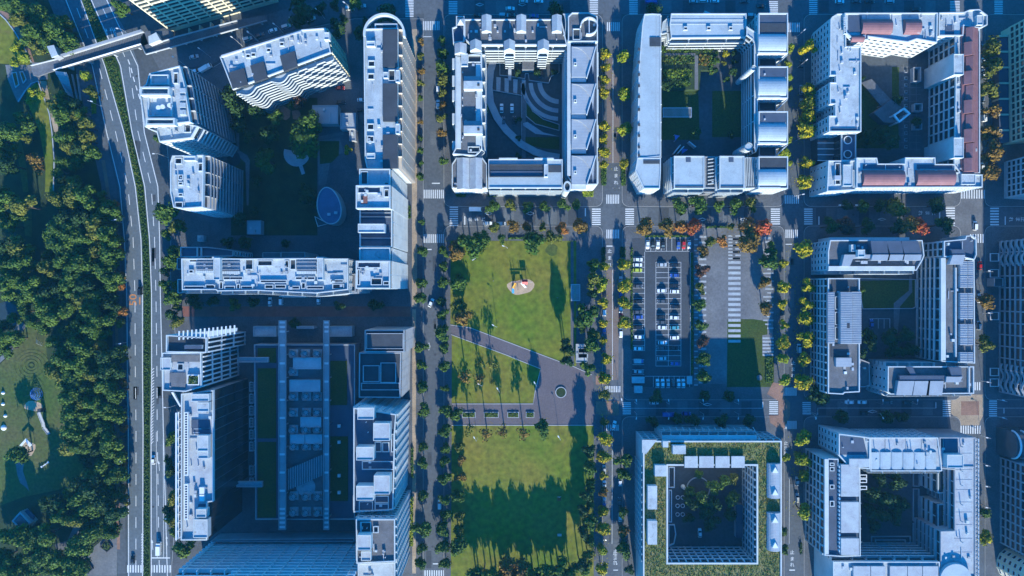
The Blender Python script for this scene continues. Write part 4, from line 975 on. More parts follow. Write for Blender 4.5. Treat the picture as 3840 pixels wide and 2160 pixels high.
clutter(b, p2, hh + .06, 8, 15); clutter(b, p1, hh - 3.94, 8, 16)
# ---- south tower with banded north face
b = building('wide tower with rows of pale blue balcony slats at the bottom edge', at=(-108, -135))
for k_, (xa, xb, ht) in enumerate(((806, 990, 38), (990.03, 1404, 63))):
    pT = P(N0, [(xa, 2032), (xb, 2032), (xb, 2420), (xa, 2420)])
    wing(b, pT, ht, 'navy_roof', 'white_roof', {'N': ('bands', dict(bay=5.6, fh=3.0, wall='frame_white', bd=1.7, bh=1.3))}, para=1.2, pmat='white_wall')
    npr = 4 if k_ == 0 else 9
    for i in range(npr):
        x = pT[0][0] + (i + .5) * (pT[1][0] - pT[0][0]) / npr; MB().box(x - .2, pT[0][1], 0, x + .2, pT[0][1] + 1.9, ht + .5).build('pier', 'frame_white', b)
b2 = building('low canopy hall with slatted terrace at the foot of the wide tower', at=at(B2, 900, 1240), name='canopy_hall')
wing(b2, P(B2, [(345, 1250), (1115, 1240), (1115, 1262), (330, 1262)], 8), 8, 'grey_wall', 'navy_roof', None, para=.5)
# ---- B9: low service building between the towers
b = building('low service building with rows of round roof fans between the west towers', at=at(B2, 850, 650), name='service_building')
h = 9
wing(b, P(B2, [(572, 190), (1120, 190), (1120, 1140), (580, 1140)], h), h, 'grey_wall', 'navy_roof', None, para=1.0, pmat='conc')
r = rect(B2, 745, 210, 940, 1130, h + 2); MB().prism(rpoly(r), h + .062, h + 1).build('plant_deck', 'grey_roof', b)
for (x0, x1) in ((700, 740), (944, 976)):
    r = rect(B2, x0, 60, x1, 1200, h + 6); MB().box(r[0], r[1], h + 4.5, r[2], r[3], h + 5).ring(rpoly(r), .3, h + 5, h + 5.8).build('gantry', 'grey_wall', b)
    nst = 46
    for i in range(nst):
        if (i < 4 or i > 42) or (i % 4 == 0): MB().box(r[0] + .35, r[1] + (r[3] - r[1]) * (i + .3) / nst, h + 5.02, r[2] - .35, r[1] + (r[3] - r[1]) * (i + .75) / nst, h + 5.2).build('gantry_tread', 'frame_white', b)
    for k in range(9):
        y = r[1] + (r[3] - r[1]) * (k + .5) / 9; MB().box(r[0] + .3, y - .2, h, r[0] + .7, y + .2, h + 4.5).box(r[2] - .7, y - .2, h, r[2] - .3, y + .2, h + 4.5).build('gantry_leg', 'steel', b)
fan = MB(); fan.tube((0, 0, 0), (0, 0, 2.2), 1.75, 1.75, 20, caps=False); fan.tube((0, 0, 2.0), (0, 0, .6), 1.6, 1.3, 20, caps=False); fan.prism([(1.55 * math.cos(R(a)), 1.55 * math.sin(R(a))) for a in range(0, 360, 20)], .3, .5, 1)
for k in range(4): fan.bar((math.cos(R(45 * k)) * -1.5, math.sin(R(45 * k)) * -1.5), (math.cos(R(45 * k)) * 1.5, math.sin(R(45 * k)) * 1.5), .35, .9, 1.0, 0)
fm = fan.mesh('fan', ['steel', 'dark_metal']); fb = MB().box(-2.0, -2.0, 0, 2.0, 2.0, .9).mesh('fan_base', 'conc')
for y, xs in ((242, (780, 845, 910)), (340, (780,)), (475, (780, 850, 910)), (562, (780, 850, 910)), (655, (780, 848, 910)), (745, (782, 850, 910)), (1017, (782, 850, 912)), (1103, (782, 850, 912))):
    for x in xs:
        p = W(B2(x, y), h + 3); f_ = inst('fan', fm, b, (p[0], p[1], h + 1.9)); q_ = bpy.data.objects.new('fan_base', fb); COL.objects.link(q_); q_.parent = f_; q_.location.z = -.9
for q in ((762, 383, 930, 447), (782, 262, 935, 325), (822, 585, 935, 640), (765, 680, 842, 730), (845, 680, 940, 730)): hut(b, B2, *q, h + 1, 2.2, 'plant_unit', 'steel', 'pale_roof')
MB().prism(P(B2, [(728, 995), (945, 902), (945, 788), (728, 880)], h + 4), h + 3, h + 3.4).build('glass_roof', 'sky_glass', b)
for i in range(18):
    t = i / 17; a = W(B2(728 + 217 * t, 880 - 92 * t), h + 4); c = W(B2(728 + 217 * t, 995 - 93 * t), h + 4); MB().bar(a, c, .16, h + 3.4, h + 3.55).build('glazing_bar', 'steel', b)
for q, kk in (((590, 210, 690, 290), 1), ((590, 320, 690, 700), 2), ((590, 720, 690, 1130), 3), ((985, 280, 1075, 520), 4), ((985, 690, 1080, 1040), 5)):
    r = rect(B2, *q, h); g_ = MB().prism(rpoly(r), h + .062, h + .4); g_.build('roof_lawn', 'grass_dark', b)
for y in (635, 723, 905, 997): unit_(b, B2, 1030, y, h + .4, 1.4, 1.4, 1.0, 'skylight', 'frame_white')
for q in ((565, 92, 690, 148), (980, 92, 1100, 148), (800, 92, 895, 105)): r = rect(B2, *q, 6); MB().prism(rpoly(r), 0, 5.4).ring(rpoly(r), .4, 5.4, 6.2).build('porch', 'conc', b)
p = W(B2(850, 965), h + 1.2); MB().tube((*p, h + .062), (*p, h + 1.2), 4.5, 4.5, 28).build('helipad', 'conc', b)
b = thing('footbridge', 'upper footbridge linking the louvred tower to the service building', 'footbridge', (*at(B2, 560, 275), 0))
r = rect(B2, 480, 260, 648, 288, 12); MB().box(r[0], r[1], 11, r[2], r[3], 11.6).ring(rpoly(r), .3, 11.6, 12.6).build('deck', 'conc', b)
b = thing('footbridge', 'lower footbridge linking the dark glass slab to the service building', 'footbridge', (*at(B2, 550, 950), 0))
r = rect(B2, 475, 935, 615, 965, 12); MB().box(r[0], r[1], 11, r[2], r[3], 11.6).ring(rpoly(r), .3, 11.6, 12.6).build('deck', 'conc', b)
for i in range(9):
    y0 = 395 + i * 65
    if y0 in (785,): continue
    t = thing('steel_trellis', '%s white ladder trellis from the top beside the dark glass slab' % ORD[i + 1], 'trellis', (*at(B2, 553, y0 + 25), 0), 0, 'trellises along the service yard')
    r = rect(B2, 543, y0, 565, y0 + 52, 3); MB().ring(rpoly(r), .25, 2.6, 3).build('frame', 'frame_white', t)
    for k in range(6): y = r[1] + (r[3] - r[1]) * (k + .5) / 6; MB().box(r[0] + .26, y - .1, 2.7, r[2] - .26, y + .1, 2.9).build('rung', 'frame_white', t)
    for xx, yy in ((r[0] + .1, r[1] + .1), (r[2] - .1, r[1] + .1), (r[0] + .1, r[3] - .1), (r[2] - .1, r[3] - .1)): MB().box(xx - .09, yy - .09, .13, xx + .09, yy + .09, 2.6).build('post', 'steel', t)
# ---- courtyard buildings in the west block
b = building('blue shaded oval pavilion roof in the dark west courtyard', at=at(C3, 880, 960), name='oval_pavilion')
h = 9
ov = []
for i in range(32):
    a = 2 * math.pi * i / 32; x = 882 + 98 * math.cos(a) * (1 + .12 * math.sin(a)) + 18 * math.sin(a); y = 962 - 150 * -math.sin(a); ov.append(C3(x, y))
wing(b, [W(q, h) for q in ov], h, 'white_wall', 'blue_roof', None, para=.4)
for x, y in ((880, 1030), (935, 1018)): unit_(b, C3, x, y, h, 1.5, 1.2, .8, 'hatch', 'steel')
MB().ring(P(C3, [(765, 1045), (880, 1105), (895, 1100), (790, 1130)], 5), .3, 4.6, 5).build('pergola', 'frame_white', b)
for i, (q, lab) in enumerate((((750, 160, 955, 308), 'flat grey hall roof in the west courtyard below the angled block'), ((972, 222, 1098, 352), 'smaller ribbed grey roof beside the flat hall in the west courtyard'), ((228, 1080, 340, 1192), 'small square flat roof in the dark part of the west courtyard'), ((1045, 350, 1098, 445), 'narrow grey roof under the ribbed roof in the west courtyard'))):
    b = building(lab, at=at(C3, q[0], q[1]), name='low_hall'); pp = rpoly(rect(C3, *q, 6 - i)); wing(b, pp, 6 - i, 'grey_wall', 'metal_x', None, para=.4); clutter(b, pp, 6 - i, 2, i + 40)
b = building('small white pyramid roof kiosk in the courtyard north of the long slab', at=at(M1, 1506, 390), name='kiosk')
r = rect(M1, 1482, 366, 1530, 412, 4); mb = MB(); mb.prism(rpoly(r), 0, 3)
cxx, cyy = (r[0] + r[2]) / 2, (r[1] + r[3]) / 2; mb.build('wall', 'white_wall', b); mb = MB(); q = rpoly(r)
for i in range(4): mb.face([(*q[i], 3.01), (*q[(i + 1) % 4], 3.01), (cxx, cyy, 4.6)])
mb.build('roof', 'pale_roof', b)
# ================================================================ BLOCK B (north of the park)
h = 20.5
b = building('apartment block with grey flat roof and gabled dormers north of the striped courtyard', at=at(Z3, 520, 300))
pn = P(Z3, [(165, 150), (895, 150), (935, 330), (935, 345), (215, 345), (165, 300)], h)
wing(b, pn, h, 'white_wall', 'grey_roof', {'S': ('balc', dict(bay=6.4))}, para=1.0)
for x in (330, 594, 864):
    r = rect(Z3, x - 37, 105, x + 37, 228, h + 4); MB().gable(r, h + .07, h + 2.2, h + 4, 'y', 0, 1).build('dormer', ['white_wall', 'conc'], b)
for x in (247, 504, 762):
    r = rect(Z3, x - 43, 292, x + 43, 344, h + 6); MB().gable((r[0], r[1] - 1.2, r[2], r[3]), h - 8, h + 2.8, h + 6, 'y', 0, 1).build('dormer', ['white_wall', 'conc'], b)
    A, B = (r[0] + .4, r[1] - 1.22), (r[2] - .4, r[1] - 1.22); FAC.append((b, A, B, 1, h, 'balc', dict(bay=5, d=1.0)))
for x in (215, 415, 470, 545, 680, 865): unit_(b, Z3, x, 235, h + .06, .8, .8, .9, 'vent_box', 'steel')
clutter(b, pn, h + .06, 6, 21)
b = building('corner turret with ring roof and curved ribs at the north-east of the dormered block', at=at(Z3, 1070, 200), name='corner_tower')
wing(b, P(Z3, [(975, 100), (1100, 100), (1168, 130), (1170, 320), (945, 320), (945, 130)], h + 1), h + 1, 'white_wall', 'grey_roof', {'S': 'win'}, para=1.0)
c = W(Z3(1105, 197), h + 3.5); m_ = MB(); rd = 62 / 2.0125 * S * (1 - h / H)
m_.ribbon([(c[0] + rd * math.cos(R(a)), c[1] + rd * math.sin(R(a))) for a in range(-110, 181, 10)], .45, h + 1.07, h + 4.2).build('ring_wall', 'white_wall', b)
MB().bar((c[0], c[1] - rd), (c[0], c[1] + rd), .3, h + 3.4, h + 4).build('roof_beam', 'frame_white', b)
well(b, Z3, 982, 215, 1040, 300, h + 1)
for k in range(9):
    a0 = [W(Z3(905 + 22 * math.cos(t) + k * 7, 190 - 85 * math.sin(t)), h - k * 2) for t in (R(-80 + 20 * i) for i in range(9))]
    MB().ribbon(a0, .25, h - k * 2, h - k * 2 + .7).build('curved_rib', 'white_wall', b)
b = building('pyramid-capped corner stair tower at the north-west of the dormered block', at=at(Z3, 120, 230), name='corner_tower')
wing(b, P(Z3, [(102, 128), (165, 128), (165, 320), (80, 330), (72, 215), (102, 205)], h), h, 'white_wall', 'navy_roof', None, para=1.0)
r = rect(Z3, 108, 133, 163, 186, h + 2); q = rpoly(r); mb = MB()
for i in range(4): mb.face([(*q[i], h + 1.02), (*q[(i + 1) % 4], h + 1.02), ((r[0] + r[2]) / 2, (r[1] + r[3]) / 2, h + 4)])
mb.build('pyramid_roof', 'conc', b)
r = rect(Z3, 88, 318, 178, 395, h + 4); MB().gable(r, 0, h + 2, h + 4, 'y', 0, 1).build('gable_hut', ['white_wall', 'conc'], b)
b = building('west apartment wing with two white roof huts beside the striped courtyard', at=at(Z3, 200, 800))
pw = P(Z3, [(98, 425), (298, 405), (298, 1125), (250, 1180), (75, 1165), (98, 1120)], h)
wing(b, pw, h, 'white_wall', 'grey_roof', {'E': ('balc', dict(bay=6)), 'W': 'win'}, para=.9)
MB().prism(rpoly(rect(Z3, 105, 430, 138, 1120, h + 1)), h + .062, h + 1).build('roof_edge', 'white_wall', b)
MB().prism(rpoly(rect(Z3, 250, 480, 292, 1100, h + .6)), h + .063, h + .6).build('roof_edge', 'white_wall', b)
for y in (575, 912): hut(b, Z3, 158, y + 36, 300, y + 96, h + .07, 4, 'lift_tower', 'white_wall', 'white_roof', False); MB().prism(rpoly(rect(Z3, 160, y, 285, y + 35, h + 1.2)), h + .07, h + 1.2).build('roof_step', 'grey_wall', b); unit_(b, Z3, 270, y + 64, h + 4.07, 1.0, 1.0, .3, 'hatch', 'dark_metal')
for y0, y1 in ((440, 520), (570, 650), (680, 760), (855, 935), (1065, 1130)): MB().prism(rpoly(rect(Z3, 72, y0, 97, y1, h - 1)), 2, h - 1).build('balcony_stack', 'white_wall', b)
well(b, Z3, 190, 415, 290, 470, h); well(b, Z3, 190, 1105, 280, 1150, h); hut(b, Z3, 140, 405, 190, 500, h + .06, 2)
for y in (735, 795, 1040, 545): unit_(b, Z3, 150, y, h + .06, .5, .5, .9, 'vent_box', 'steel')
b = building('twin gabled pale roofs at the south-west corner of the striped courtyard', at=at(Z3, 200, 1320))
ph = P(Z3, [(70, 1240), (105, 1190), (300, 1190), (335, 1240), (335, 1420), (70, 1420)], h - 3)
wing(b, ph, h - 3, 'white_wall', 'grey_roof', {'S': ('win', dict(bay=2.6))}, para=.8)
for x0, x1 in ((105, 200), (202, 298)):
    r = rect(Z3, x0, 1190, x1, 1425, h); MB().gable(r, h - 2.9, h - 1.6, h + .6, 'y', 0, 1).build('gable_roof', ['white_wall', 'conc'], b)
for x in (95, 165, 200, 245, 305): unit_(b, Z3, x, 1408, h - 2.9, .9, .9, 1.4, 'vent_box', 'dark_metal')
b = building('east apartment row with four grey fan-shaped roofs beside the yellow street trees', at=at(Z3, 1060, 850))
pe = P(Z3, [(938, 290), (1168, 325), (1168, 1395), (985, 1400), (938, 1330)], h - 1)
wing(b, pe, h - 1, 'white_wall', 'navy_roof', {'W': ('bands', dict(bay=8)), 'S': 'win', 'E': 'win'}, para=.9)
MB().prism(rpoly(rect(Z3, 940, 300, 968, 1325, h + .8)), h - .93, h + .8).build('roof_edge', 'white_wall', b)
for y0, y1 in ((350, 590), (630, 868), (898, 1130), (1173, 1400)):
    hx = h + 2; q = P(Z3, [(973, y0), (1155, y0), (1085, y1 - 8), (973, y1 - 8)], hx)
    MB().prism(q, h - .93, hx).build('fan_roof', 'metal_y', b)
    fan_ = [Z3(973, y0)] + [Z3(1152 - 18 * t - 60 * t * t, y0 + 210 * t) for t in (0, .2, .4, .6, .8, 1)][0:6]
    cpts = [Z3(985, y0 + 4)] + [Z3(985 + 150 * math.sin(R(a)), y0 + 4 + 205 * (1 - math.cos(R(a)))) for a in range(10, 91, 16)] + [Z3(1150, y0 + 4)]
    MB().prism([W(c_, hx + .5) for c_ in cpts], hx + .01, hx + .5).build('curved_shade_cap', 'grey_wall', b)  # curved shade on each roof built as a raised cap
    MB().bar(W(Z3(1158, y0), hx + 1), W(Z3(1088, y1 - 4), hx + 1), .45, h - .9, hx + 1.0).build('roof_fin', 'white_wall', b)
    MB().prism(rpoly(rect(Z3, 973, y1 - 6, 1082, y1 + 28, h + .9)), h - .93, h + .9).build('roof_step', 'white_wall', b)
    well(b, Z3, 990, (y0 + y1) / 2, 1012, (y0 + y1) / 2 + 24, hx - .05, 'roof_hatch')
    MB().prism(rpoly(rect(Z3, 1166, y0 + 45, 1176, y1 - 20, h - 2)), 3, h - 2).build('balcony_stack', 'white_wall', b)
b = building('long hall with pale sloping roof facing the park from the north', at=at(Z3, 620, 1330))
ps = P(Z3, [(345, 1203), (905, 1203), (905, 1420), (345, 1420)], h)
wing(b, ps, h, 'white_wall', 'pale_roof', {'S': ('balc', dict(bay=6, d=.8))}, para=.5)
MB().prism(rpoly(rect(Z3, 355, 1245, 760, 1332, h + .3)), h + .062, h + .3).ring(rpoly(rect(Z3, 352, 1240, 765, 1335, h + 1)), .3, h + .065, h + 1.2).build('roof_recess', ['dark_roof'], b)
MB().prism(rpoly(rect(Z3, 798, 1245, 895, 1300, h + .3)), h + .062, h + .3).build('roof_recess', 'dark_roof', b)
hut(b, Z3, 765, 1240, 795, 1335, h + .06, 2.2); MB().prism(rpoly(rect(Z3, 360, 1290, 755, 1330, h + .5)), h + .31, h + .5).build('roof_deck', 'navy_roof', b)
for x0, x1 in ((425, 565), (693, 838)): MB().prism(rpoly(rect(Z3, x0, 1194, x1, 1203, h)), h - 3, h + 1).build('roof_lip', 'white_wall', b)
b = building('white oval stair drum at the park corner of the fan-roofed row', at=at(Z3, 940, 1410), name='stair_drum')
el = [(940 + 30 * math.cos(R(a)), 1410 + 42 * math.sin(R(a))) for a in range(0, 360, 15)]
wing(b, P(Z3, el, h + 1), h + 1, 'white_wall', 'dark_roof', None, para=.8, pt=.7)
# ================================================================ BLOCK C
h = 18
b = building('narrow west wing with smooth pale vaulted roof beside the yellow street trees', at=at(Z4, 190, 600))
pc = P(Z4, [(145, 102), (200, 98), (262, 102), (262, 1120), (92, 1135), (105, 500), (130, 180)], h)
wing(b, pc, h, 'white_wall', 'pale_roof', {'W': ('win', dict(bay=8, ww=1.4)), 'E': ('balc', dict(bay=8, d=.8))}, para=.35)
MB().prism(rpoly(rect(Z4, 185, 265, 262, 330, h + .5)), h + .063, h + .4).build('roof_louvre', 'dark_roof', b)
for y in (350, 443, 532, 612, 690, 782, 890, 968, 1050, 1108): unit_(b, Z4, 108, y, h + .06, .9, 1.2, .7, 'vent_box', 'dark_metal')
MB().bar(W(Z4(232, 110), h + .3), W(Z4(232, 1110), h + .3), .12, h + .07, h + .25).build('roof_seam', 'white_wall', b)
b = building('pale corner block with slatted terrace at the south end of the vaulted wing', at=at(Z4, 190, 1260))
wing(b, P(Z4, [(95, 1128), (262, 1128), (262, 1225), (255, 1350), (140, 1350), (80, 1220)], h), h, 'white_wall', 'pale_roof', {'S': 'win', 'W': 'win'}, para=.5)
MB().prism(rpoly(rect(Z4, 140, 1145, 258, 1170, h + .4)), h + .063, h + .4).build('roof_deck', 'dark_roof', b)
b = building('north wing with smooth pale roof above a planted courtyard terrace', at=at(Z4, 600, 200))
pn = P(Z4, [(335, 98), (873, 98), (873, 270), (335, 275), (325, 180)], 14)
wing(b, pn, 14, 'white_wall', 'pale_roof', {'S': ('balc', dict(bay=8)), 'W': ('bands', dict(bay=6))}, para=.5)
for x in (441, 607, 764): well(b, Z4, x - 15, 188, x + 15, 214, 14, 'roof_hatch', inner='navy_roof')
for y in (140, 170): MB().bar(W(Z4(335, y), 14.3), W(Z4(873, y), 14.3), .15, 14.07, 14.3).build('roof_seam', 'white_wall', b)
MB().prism(P(Z4, [(595, 50), (605, 98), (708, 98)], 14), 0, 10).build('wedge_canopy', 'white_wall', b)
b = building('link block with stepped white bands joining the pale vaulted and north wings', at=at(Z4, 300, 240))
wing(b, P(Z4, [(262, 250), (330, 235), (330, 150), (330, 110), (275, 160)], 11), 11, 'white_wall', 'pale_roof', {'S': ('bands', dict(bay=6))}, para=.5)
b = building('curved gallery block with long dark balcony stripes facing the glowing courtyard', at=at(Z4, 930, 650))
pg = P(Z4, [(873, 190), (945, 235), (955, 300), (955, 1050), (940, 1090), (928, 1050), (928, 310), (915, 285), (873, 255)], 16)
wing(b, pg, 16, 'white_wall', 'pale_roof', {'W': ('bands', dict(bay=11, fh=2.8, bd=.5, bh=.75)), 'S': ('bands', dict(bay=6, fh=2.8, bd=.5, bh=.75))}, para=.5)
LABELS.pop(b['label']); tag(b, 'curved gallery block with long dark balcony stripes facing the green terraced courtyard', 'building')
for i, (y0, y1, yt) in enumerate(((97, 385, 235), (478, 705, 555), (798, 1030, 880), (1120, 1350, 1205))):
    b = building('%s white barrel-roofed apartment block from the top beside the east street' % ORD[i + 1], at=at(Z4, 1060, (y0 + y1) / 2), group='barrel-roofed blocks along the east street')
    wing(b, P(Z4, [(958, y0), (1168, y0), (1168, y1), (958, y1)], h), h, 'white_wall', 'navy_roof' if i in (0, 3) else 'white_roof', {'S': 'win', 'W': ('win', dict(bay=4)), 'N': 'win'}, para=.8)
    r = rect(Z4, 962, yt, 1164, y1 - 22, h + 1.5); MB().vault(r, h + .07, 1.5, 'x').build('barrel_roof', 'pale_roof', b)
    MB().prism(rpoly(rect(Z4, 975, (165 if i == 0 else y0 + 6), 1160, yt - 6, h + .3)), h + .063, h + .3).build('terrace', 'dark_roof' if i in (0, 3) else 'navy_roof', b)
    MB().bar(W(Z4(960, y1 - 12), h + 1), W(Z4(1120, y1 - 12), h + 1), .3, h + .07, h + .9).build('roof_rail', 'white_wall', b)
    if i < 3:
        c_ = building('%s recessed dark link between barrel-roofed blocks counted from the top' % ORD[i + 1], at=at(Z4, 1020, y1 + 45), name='link_block', group='links between the barrel-roofed blocks')
        yn = (478, 798, 1120)[i]
        wing(c_, P(Z4, [(962, y1 + 2), (1085, y1 + 2), (1085, yn - 2), (962, yn - 2)], 11), 11, 'grey_wall', 'dark_roof', {'E': 'win'}, para=.5)
        MB().bar(W(Z4(1085, y1 + 85), 13), W(Z4(1170, y1 + 5), 13), .4, 9, 13).build('slanted_wall', 'white_wall', c_)
for x, y, hh_, rp, lab in ((928, 485, 22, 19, 'taller white cylindrical stair tower leaning over the green terraced courtyard'), (893, 1050, 18, 30, 'shorter wider white cylindrical stair tower with spiral ribs in the courtyard corner')):
    c = W(Z4(x, y), hh_); t = thing('stair_tower', lab, 'tower', (*c, 0)); rd = rp / 1.906 * S * (1 - hh_ / H)
    MB().tube((*c, 0), (*c, hh_), rd, rd, 20, caps=False).build('wall', 'white_wall', t); MB().tube((*c, hh_ - .8), (*c, hh_ - .5), rd - .25, rd - .25, 20).build('roof', 'pale_roof', t)
    for k in range(7): MB().tube((*c, 1.5 + k * (hh_ - 2) / 7), (*c, 1.8 + k * (hh_ - 2) / 7), rd + .15, rd + .15, 20).build('rib', 'grey_wall', t)
for x0, x1, lab in ((355, 572, 'left of two pale square-roofed blocks south of the green terraced courtyard'), (680, 858, 'right of two pale square-roofed blocks south of the green terraced courtyard')):
    b = building(lab, at=at(Z4, (x0 + x1) / 2, 1230), group=None)
    wing(b, P(Z4, [(x0, 1116), (x1, 1116), (x1, 1350), (x0, 1350)], h), h, 'white_wall', 'pale_roof', {'S': ('balc', dict(bay=6)), 'W': ('bands', dict(bay=4)), 'E': 'win'}, para=.6)
    xm = x0 + (x1 - x0) * .48; MB().prism(rpoly(rect(Z4, xm - 15, 1124, xm + 18, 1158, h + .4)), h + .063, h + .4).build('roof_hatch', 'navy_roof', b)
    MB().prism(rpoly(rect(Z4, x0 + 5, 1330, x1 - 5, 1344, h + .4)), h + .063, h + .4).build('roof_gutter', 'grey_roof', b)
b = building('low louvred link between the two pale square-roofed blocks', at=at(Z4, 630, 1230), name='link_block')
wing(b, P(Z4, [(574, 1120), (678, 1120), (678, 1345), (574, 1345)], 13), 13, 'grey_wall', 'grey_roof', {'S': ('balc', dict(bay=5))}, para=.5)
for i in range(8): MB().bar(W(Z4(600, 1140 + i * 25), 14), W(Z4(676, 1130 + i * 25), 14), .4, 13.07, 14).build('louvre', 'white_wall', b)
b = building('striped corner link beside the fourth barrel-roofed block', at=at(Z4, 905, 1230), name='link_block')
wing(b, P(Z4, [(860, 1125), (956, 1125), (956, 1345), (860, 1350)], 14), 14, 'white_wall', 'grey_roof', {'S': 'win'}, para=.5)
for i in range(7): MB().bar(W(Z4(870 + i * 12, 1130), 15), W(Z4(878 + i * 12, 1330), 15), .35, 14.07, 14.9).build('louvre', 'white_wall', b)
# ================================================================ BLOCK D (top right)
h = 19
b = building('west wing with stained white stepped roof and punched windows at the top right block', at=at(Z5, 350, 550))
pd = P(Z5, [(300, 102), (362, 102), (362, 335), (470, 335), (470, 945), (265, 945), (242, 830), (242, 750), (300, 740), (242, 600), (242, 545), (250, 145)], h)
pd = P(Z5, [(262, 125), (300, 102), (362, 102), (362, 335), (470, 335), (470, 945), (240, 945), (240, 830), (285, 830), (285, 748), (246, 748), (246, 592), (290, 592), (290, 545), (246, 545), (250, 145)], h)
wing(b, pd, h, 'white_wall', 'white_roof', {'W': ('win', dict(bay=3.4)), 'E': 'win', 'S': 'win'}, para=.9)
for i in range(5): unit_(b, Z5, 330 + (i % 2) * 60, 200 + i * 150, h + .06, .4, .4, 1.2, 'vent_pipe', 'steel')
MB().prism(rpoly(rect(Z5, 270, 918, 455, 940, h + .5)), h + .063, h + .5).build('roof_terrace', 'navy_roof', b); clutter(b, pd, h + .06, 10, 31)
b = building('glazed atrium with two round roof openings at the top right block', at=at(Z5, 380, 1050))
wing(b, P(Z5, [(330, 955), (436, 955), (436, 1150), (330, 1150)], 14), 14, 'white_wall', 'navy_roof', {'W': ('curtain', dict(bay=3))}, para=.6)
for y in (1002, 1103): c = W(Z5(379, y), 14.5); MB().tube((*c, 14.07), (*c, 14.5), 1.6, 1.6, 20).build('roof_eye', 'dark_roof', b); MB().ribbon([(c[0] + 1.75 * math.cos(R(a)), c[1] + 1.75 * math.sin(R(a))) for a in range(0, 361, 15)], .3, 14.07, 14.8).build('eye_rim', 'frame_white', b)
MB().prism(P(Z5, [(165, 975), (328, 975), (328, 1150), (165, 1150)], 7), 0, 7, 0).build('glass_hall', ['sky_glass'], b)
for i in range(5): MB().bar(W(Z5(165, 980 + i * 42), 7.4), W(Z5(328, 980 + i * 42), 7.4), .35, 7.01, 7.4).build('glazing_bar', 'frame_white', b)
b = building('north wing with pink-red barrel roofs at the top right block', at=at(Z5, 680, 220))
pn = P(Z5, [(350, 98), (1015, 96), (1010, 312), (865, 285), (800, 308), (520, 268), (520, 290), (415, 290), (360, 240)], h + 1)
wing(b, pn, h + 1, 'white_wall', 'white_roof', {'S': ('win', dict(bay=3.2)), 'W': 'win'}, para=1.0)
for q in ((490, 124, 706, 234), (797, 124, 914, 234), (418, 240, 512, 288)): r = rect(Z5, *q, h + 3.5); MB().vault(r, h + 1.07, 2.4 if q[1] < 200 else 1.4, 'x').build('barrel_roof', 'red_roof', b)
MB().prism(rpoly(rect(Z5, 385, 110, 480, 230, h + 1.3)), h + 1.063, h + 1.3).build('roof_terrace', 'navy_roof', b)
for i in range(4): well(b, Z5, 352, 122 + i * 32, 374, 146 + i * 32, h + 1)
clutter(b, pn, h + 1.06, 10, 33)
b = building('north-east corner block with octagonal bay at the top right', at=at(Z5, 1200, 170))
po = P(Z5, [(1022, 96), (1200, 92), (1240, 75), (1310, 72), (1368, 115), (1368, 185), (1310, 208), (1200, 190), (1195, 262), (1020, 262)], h)
wing(b, po, h, 'white_wall', 'white_roof', {'S': 'win', 'W': 'win'}, para=1.1)
MB().prism(rpoly(rect(Z5, 1078, 180, 1140, 258, h + .3)), h + .063, h + .3).build('roof_terrace', 'navy_roof', b); hut(b, Z5, 1300, 110, 1345, 180, h + .06, 1.6); clutter(b, po, h + .06, 6, 35)
b = building('east wing with long red ribbed roof and tall windows over the top right courtyard', at=at(Z5, 1230, 700))
pe = P(Z5, [(1142, 262), (1318, 212), (1318, 1240), (1135, 1240), (1135, 1130), (1190, 1125), (1192, 990), (1140, 985), (1145, 545), (1142, 390)], h)
wing(b, pe, h, 'white_wall', 'white_roof', {'W': ('grid', dict(bay=4.5, fh=3.2, wall='white_wall')), 'E': 'win'}, para=.8)
r = rect(Z5, 1195, 190, 1312, 1235, h + 1); MB().prism(rpoly(r), h + .07, h + 1.0).build('roof_base', 'red_roof', b)
for i in range(5):
    y0 = 190 + i * 208
    r = rect(Z5, 1238, y0, 1308, y0 + 106, h + 3); MB().gable(r, h + 1.01, h + 1.6, h + 3, 'y', 0, 0).build('roof_ridge', 'red_roof', b)
    r = rect(Z5, 1226, y0 + 106, 1304, y0 + 200, h + 3.4); MB().gable(r, h + 1.01, h + 1.9, h + 3.4, 'y', 0, 0).build('roof_ridge', 'red_roof', b)
for y0, y1 in ((388, 535), (985, 1130)): hut(b, Z5, 1135, y0, 1206, y1, 0, h + 3, 'stair_core', 'white_wall', 'white_roof')
clutter(b, P(Z5, [(1142, 270), (1190, 270), (1190, 1120), (1142, 1120)], h), h + .06, 6, 36)
b = building('south wing with two long red barrel roofs at the top right block', at=at(Z5, 830, 1260))
pso = P(Z5, [(435, 1130), (582, 1130), (590, 1172), (780, 1172), (782, 1128), (998, 1128), (1000, 1175), (1135, 1175), (1185, 1245), (1335, 1250), (1335, 1342), (480, 1345), (470, 1350), (435, 1345)], h)
wing(b, pso, h, 'white_wall', 'white_roof', {'S': ('win', dict(bay=3.4))}, para=.9)
for x0, x1 in ((500, 796), (885, 1160)): r = rect(Z5, x0, 1210, x1, 1322, h + 2.6); MB().vault(r, h + .07, 2.4, 'x').build('barrel_roof', 'red_roof', b)
for x0, x1 in ((490, 770), (875, 1130)): MB().prism(rpoly(rect(Z5, x0, 1176, x1, 1206, h + .3)), h + .063, h + .3).build('roof_terrace', 'navy_roof', b)
hut(b, Z5, 1190, 1245, 1290, 1320, h + .06, 1.2); clutter(b, pso, h + .06, 8, 37)
b = building('south-west corner block with service wells at the top right block', at=at(Z5, 300, 1260))
wing(b, P(Z5, [(235, 1150), (430, 1150), (430, 1360), (225, 1372)], h - 1), h - 1, 'white_wall', 'white_roof', {'W': ('win', dict(bay=5, ww=1)), 'S': ('win', dict(bay=3))}, para=.9)
for q in ((290, 1165, 330, 1320), (415, 1215, 428, 1340)): well(b, Z5, *q, h - 1)
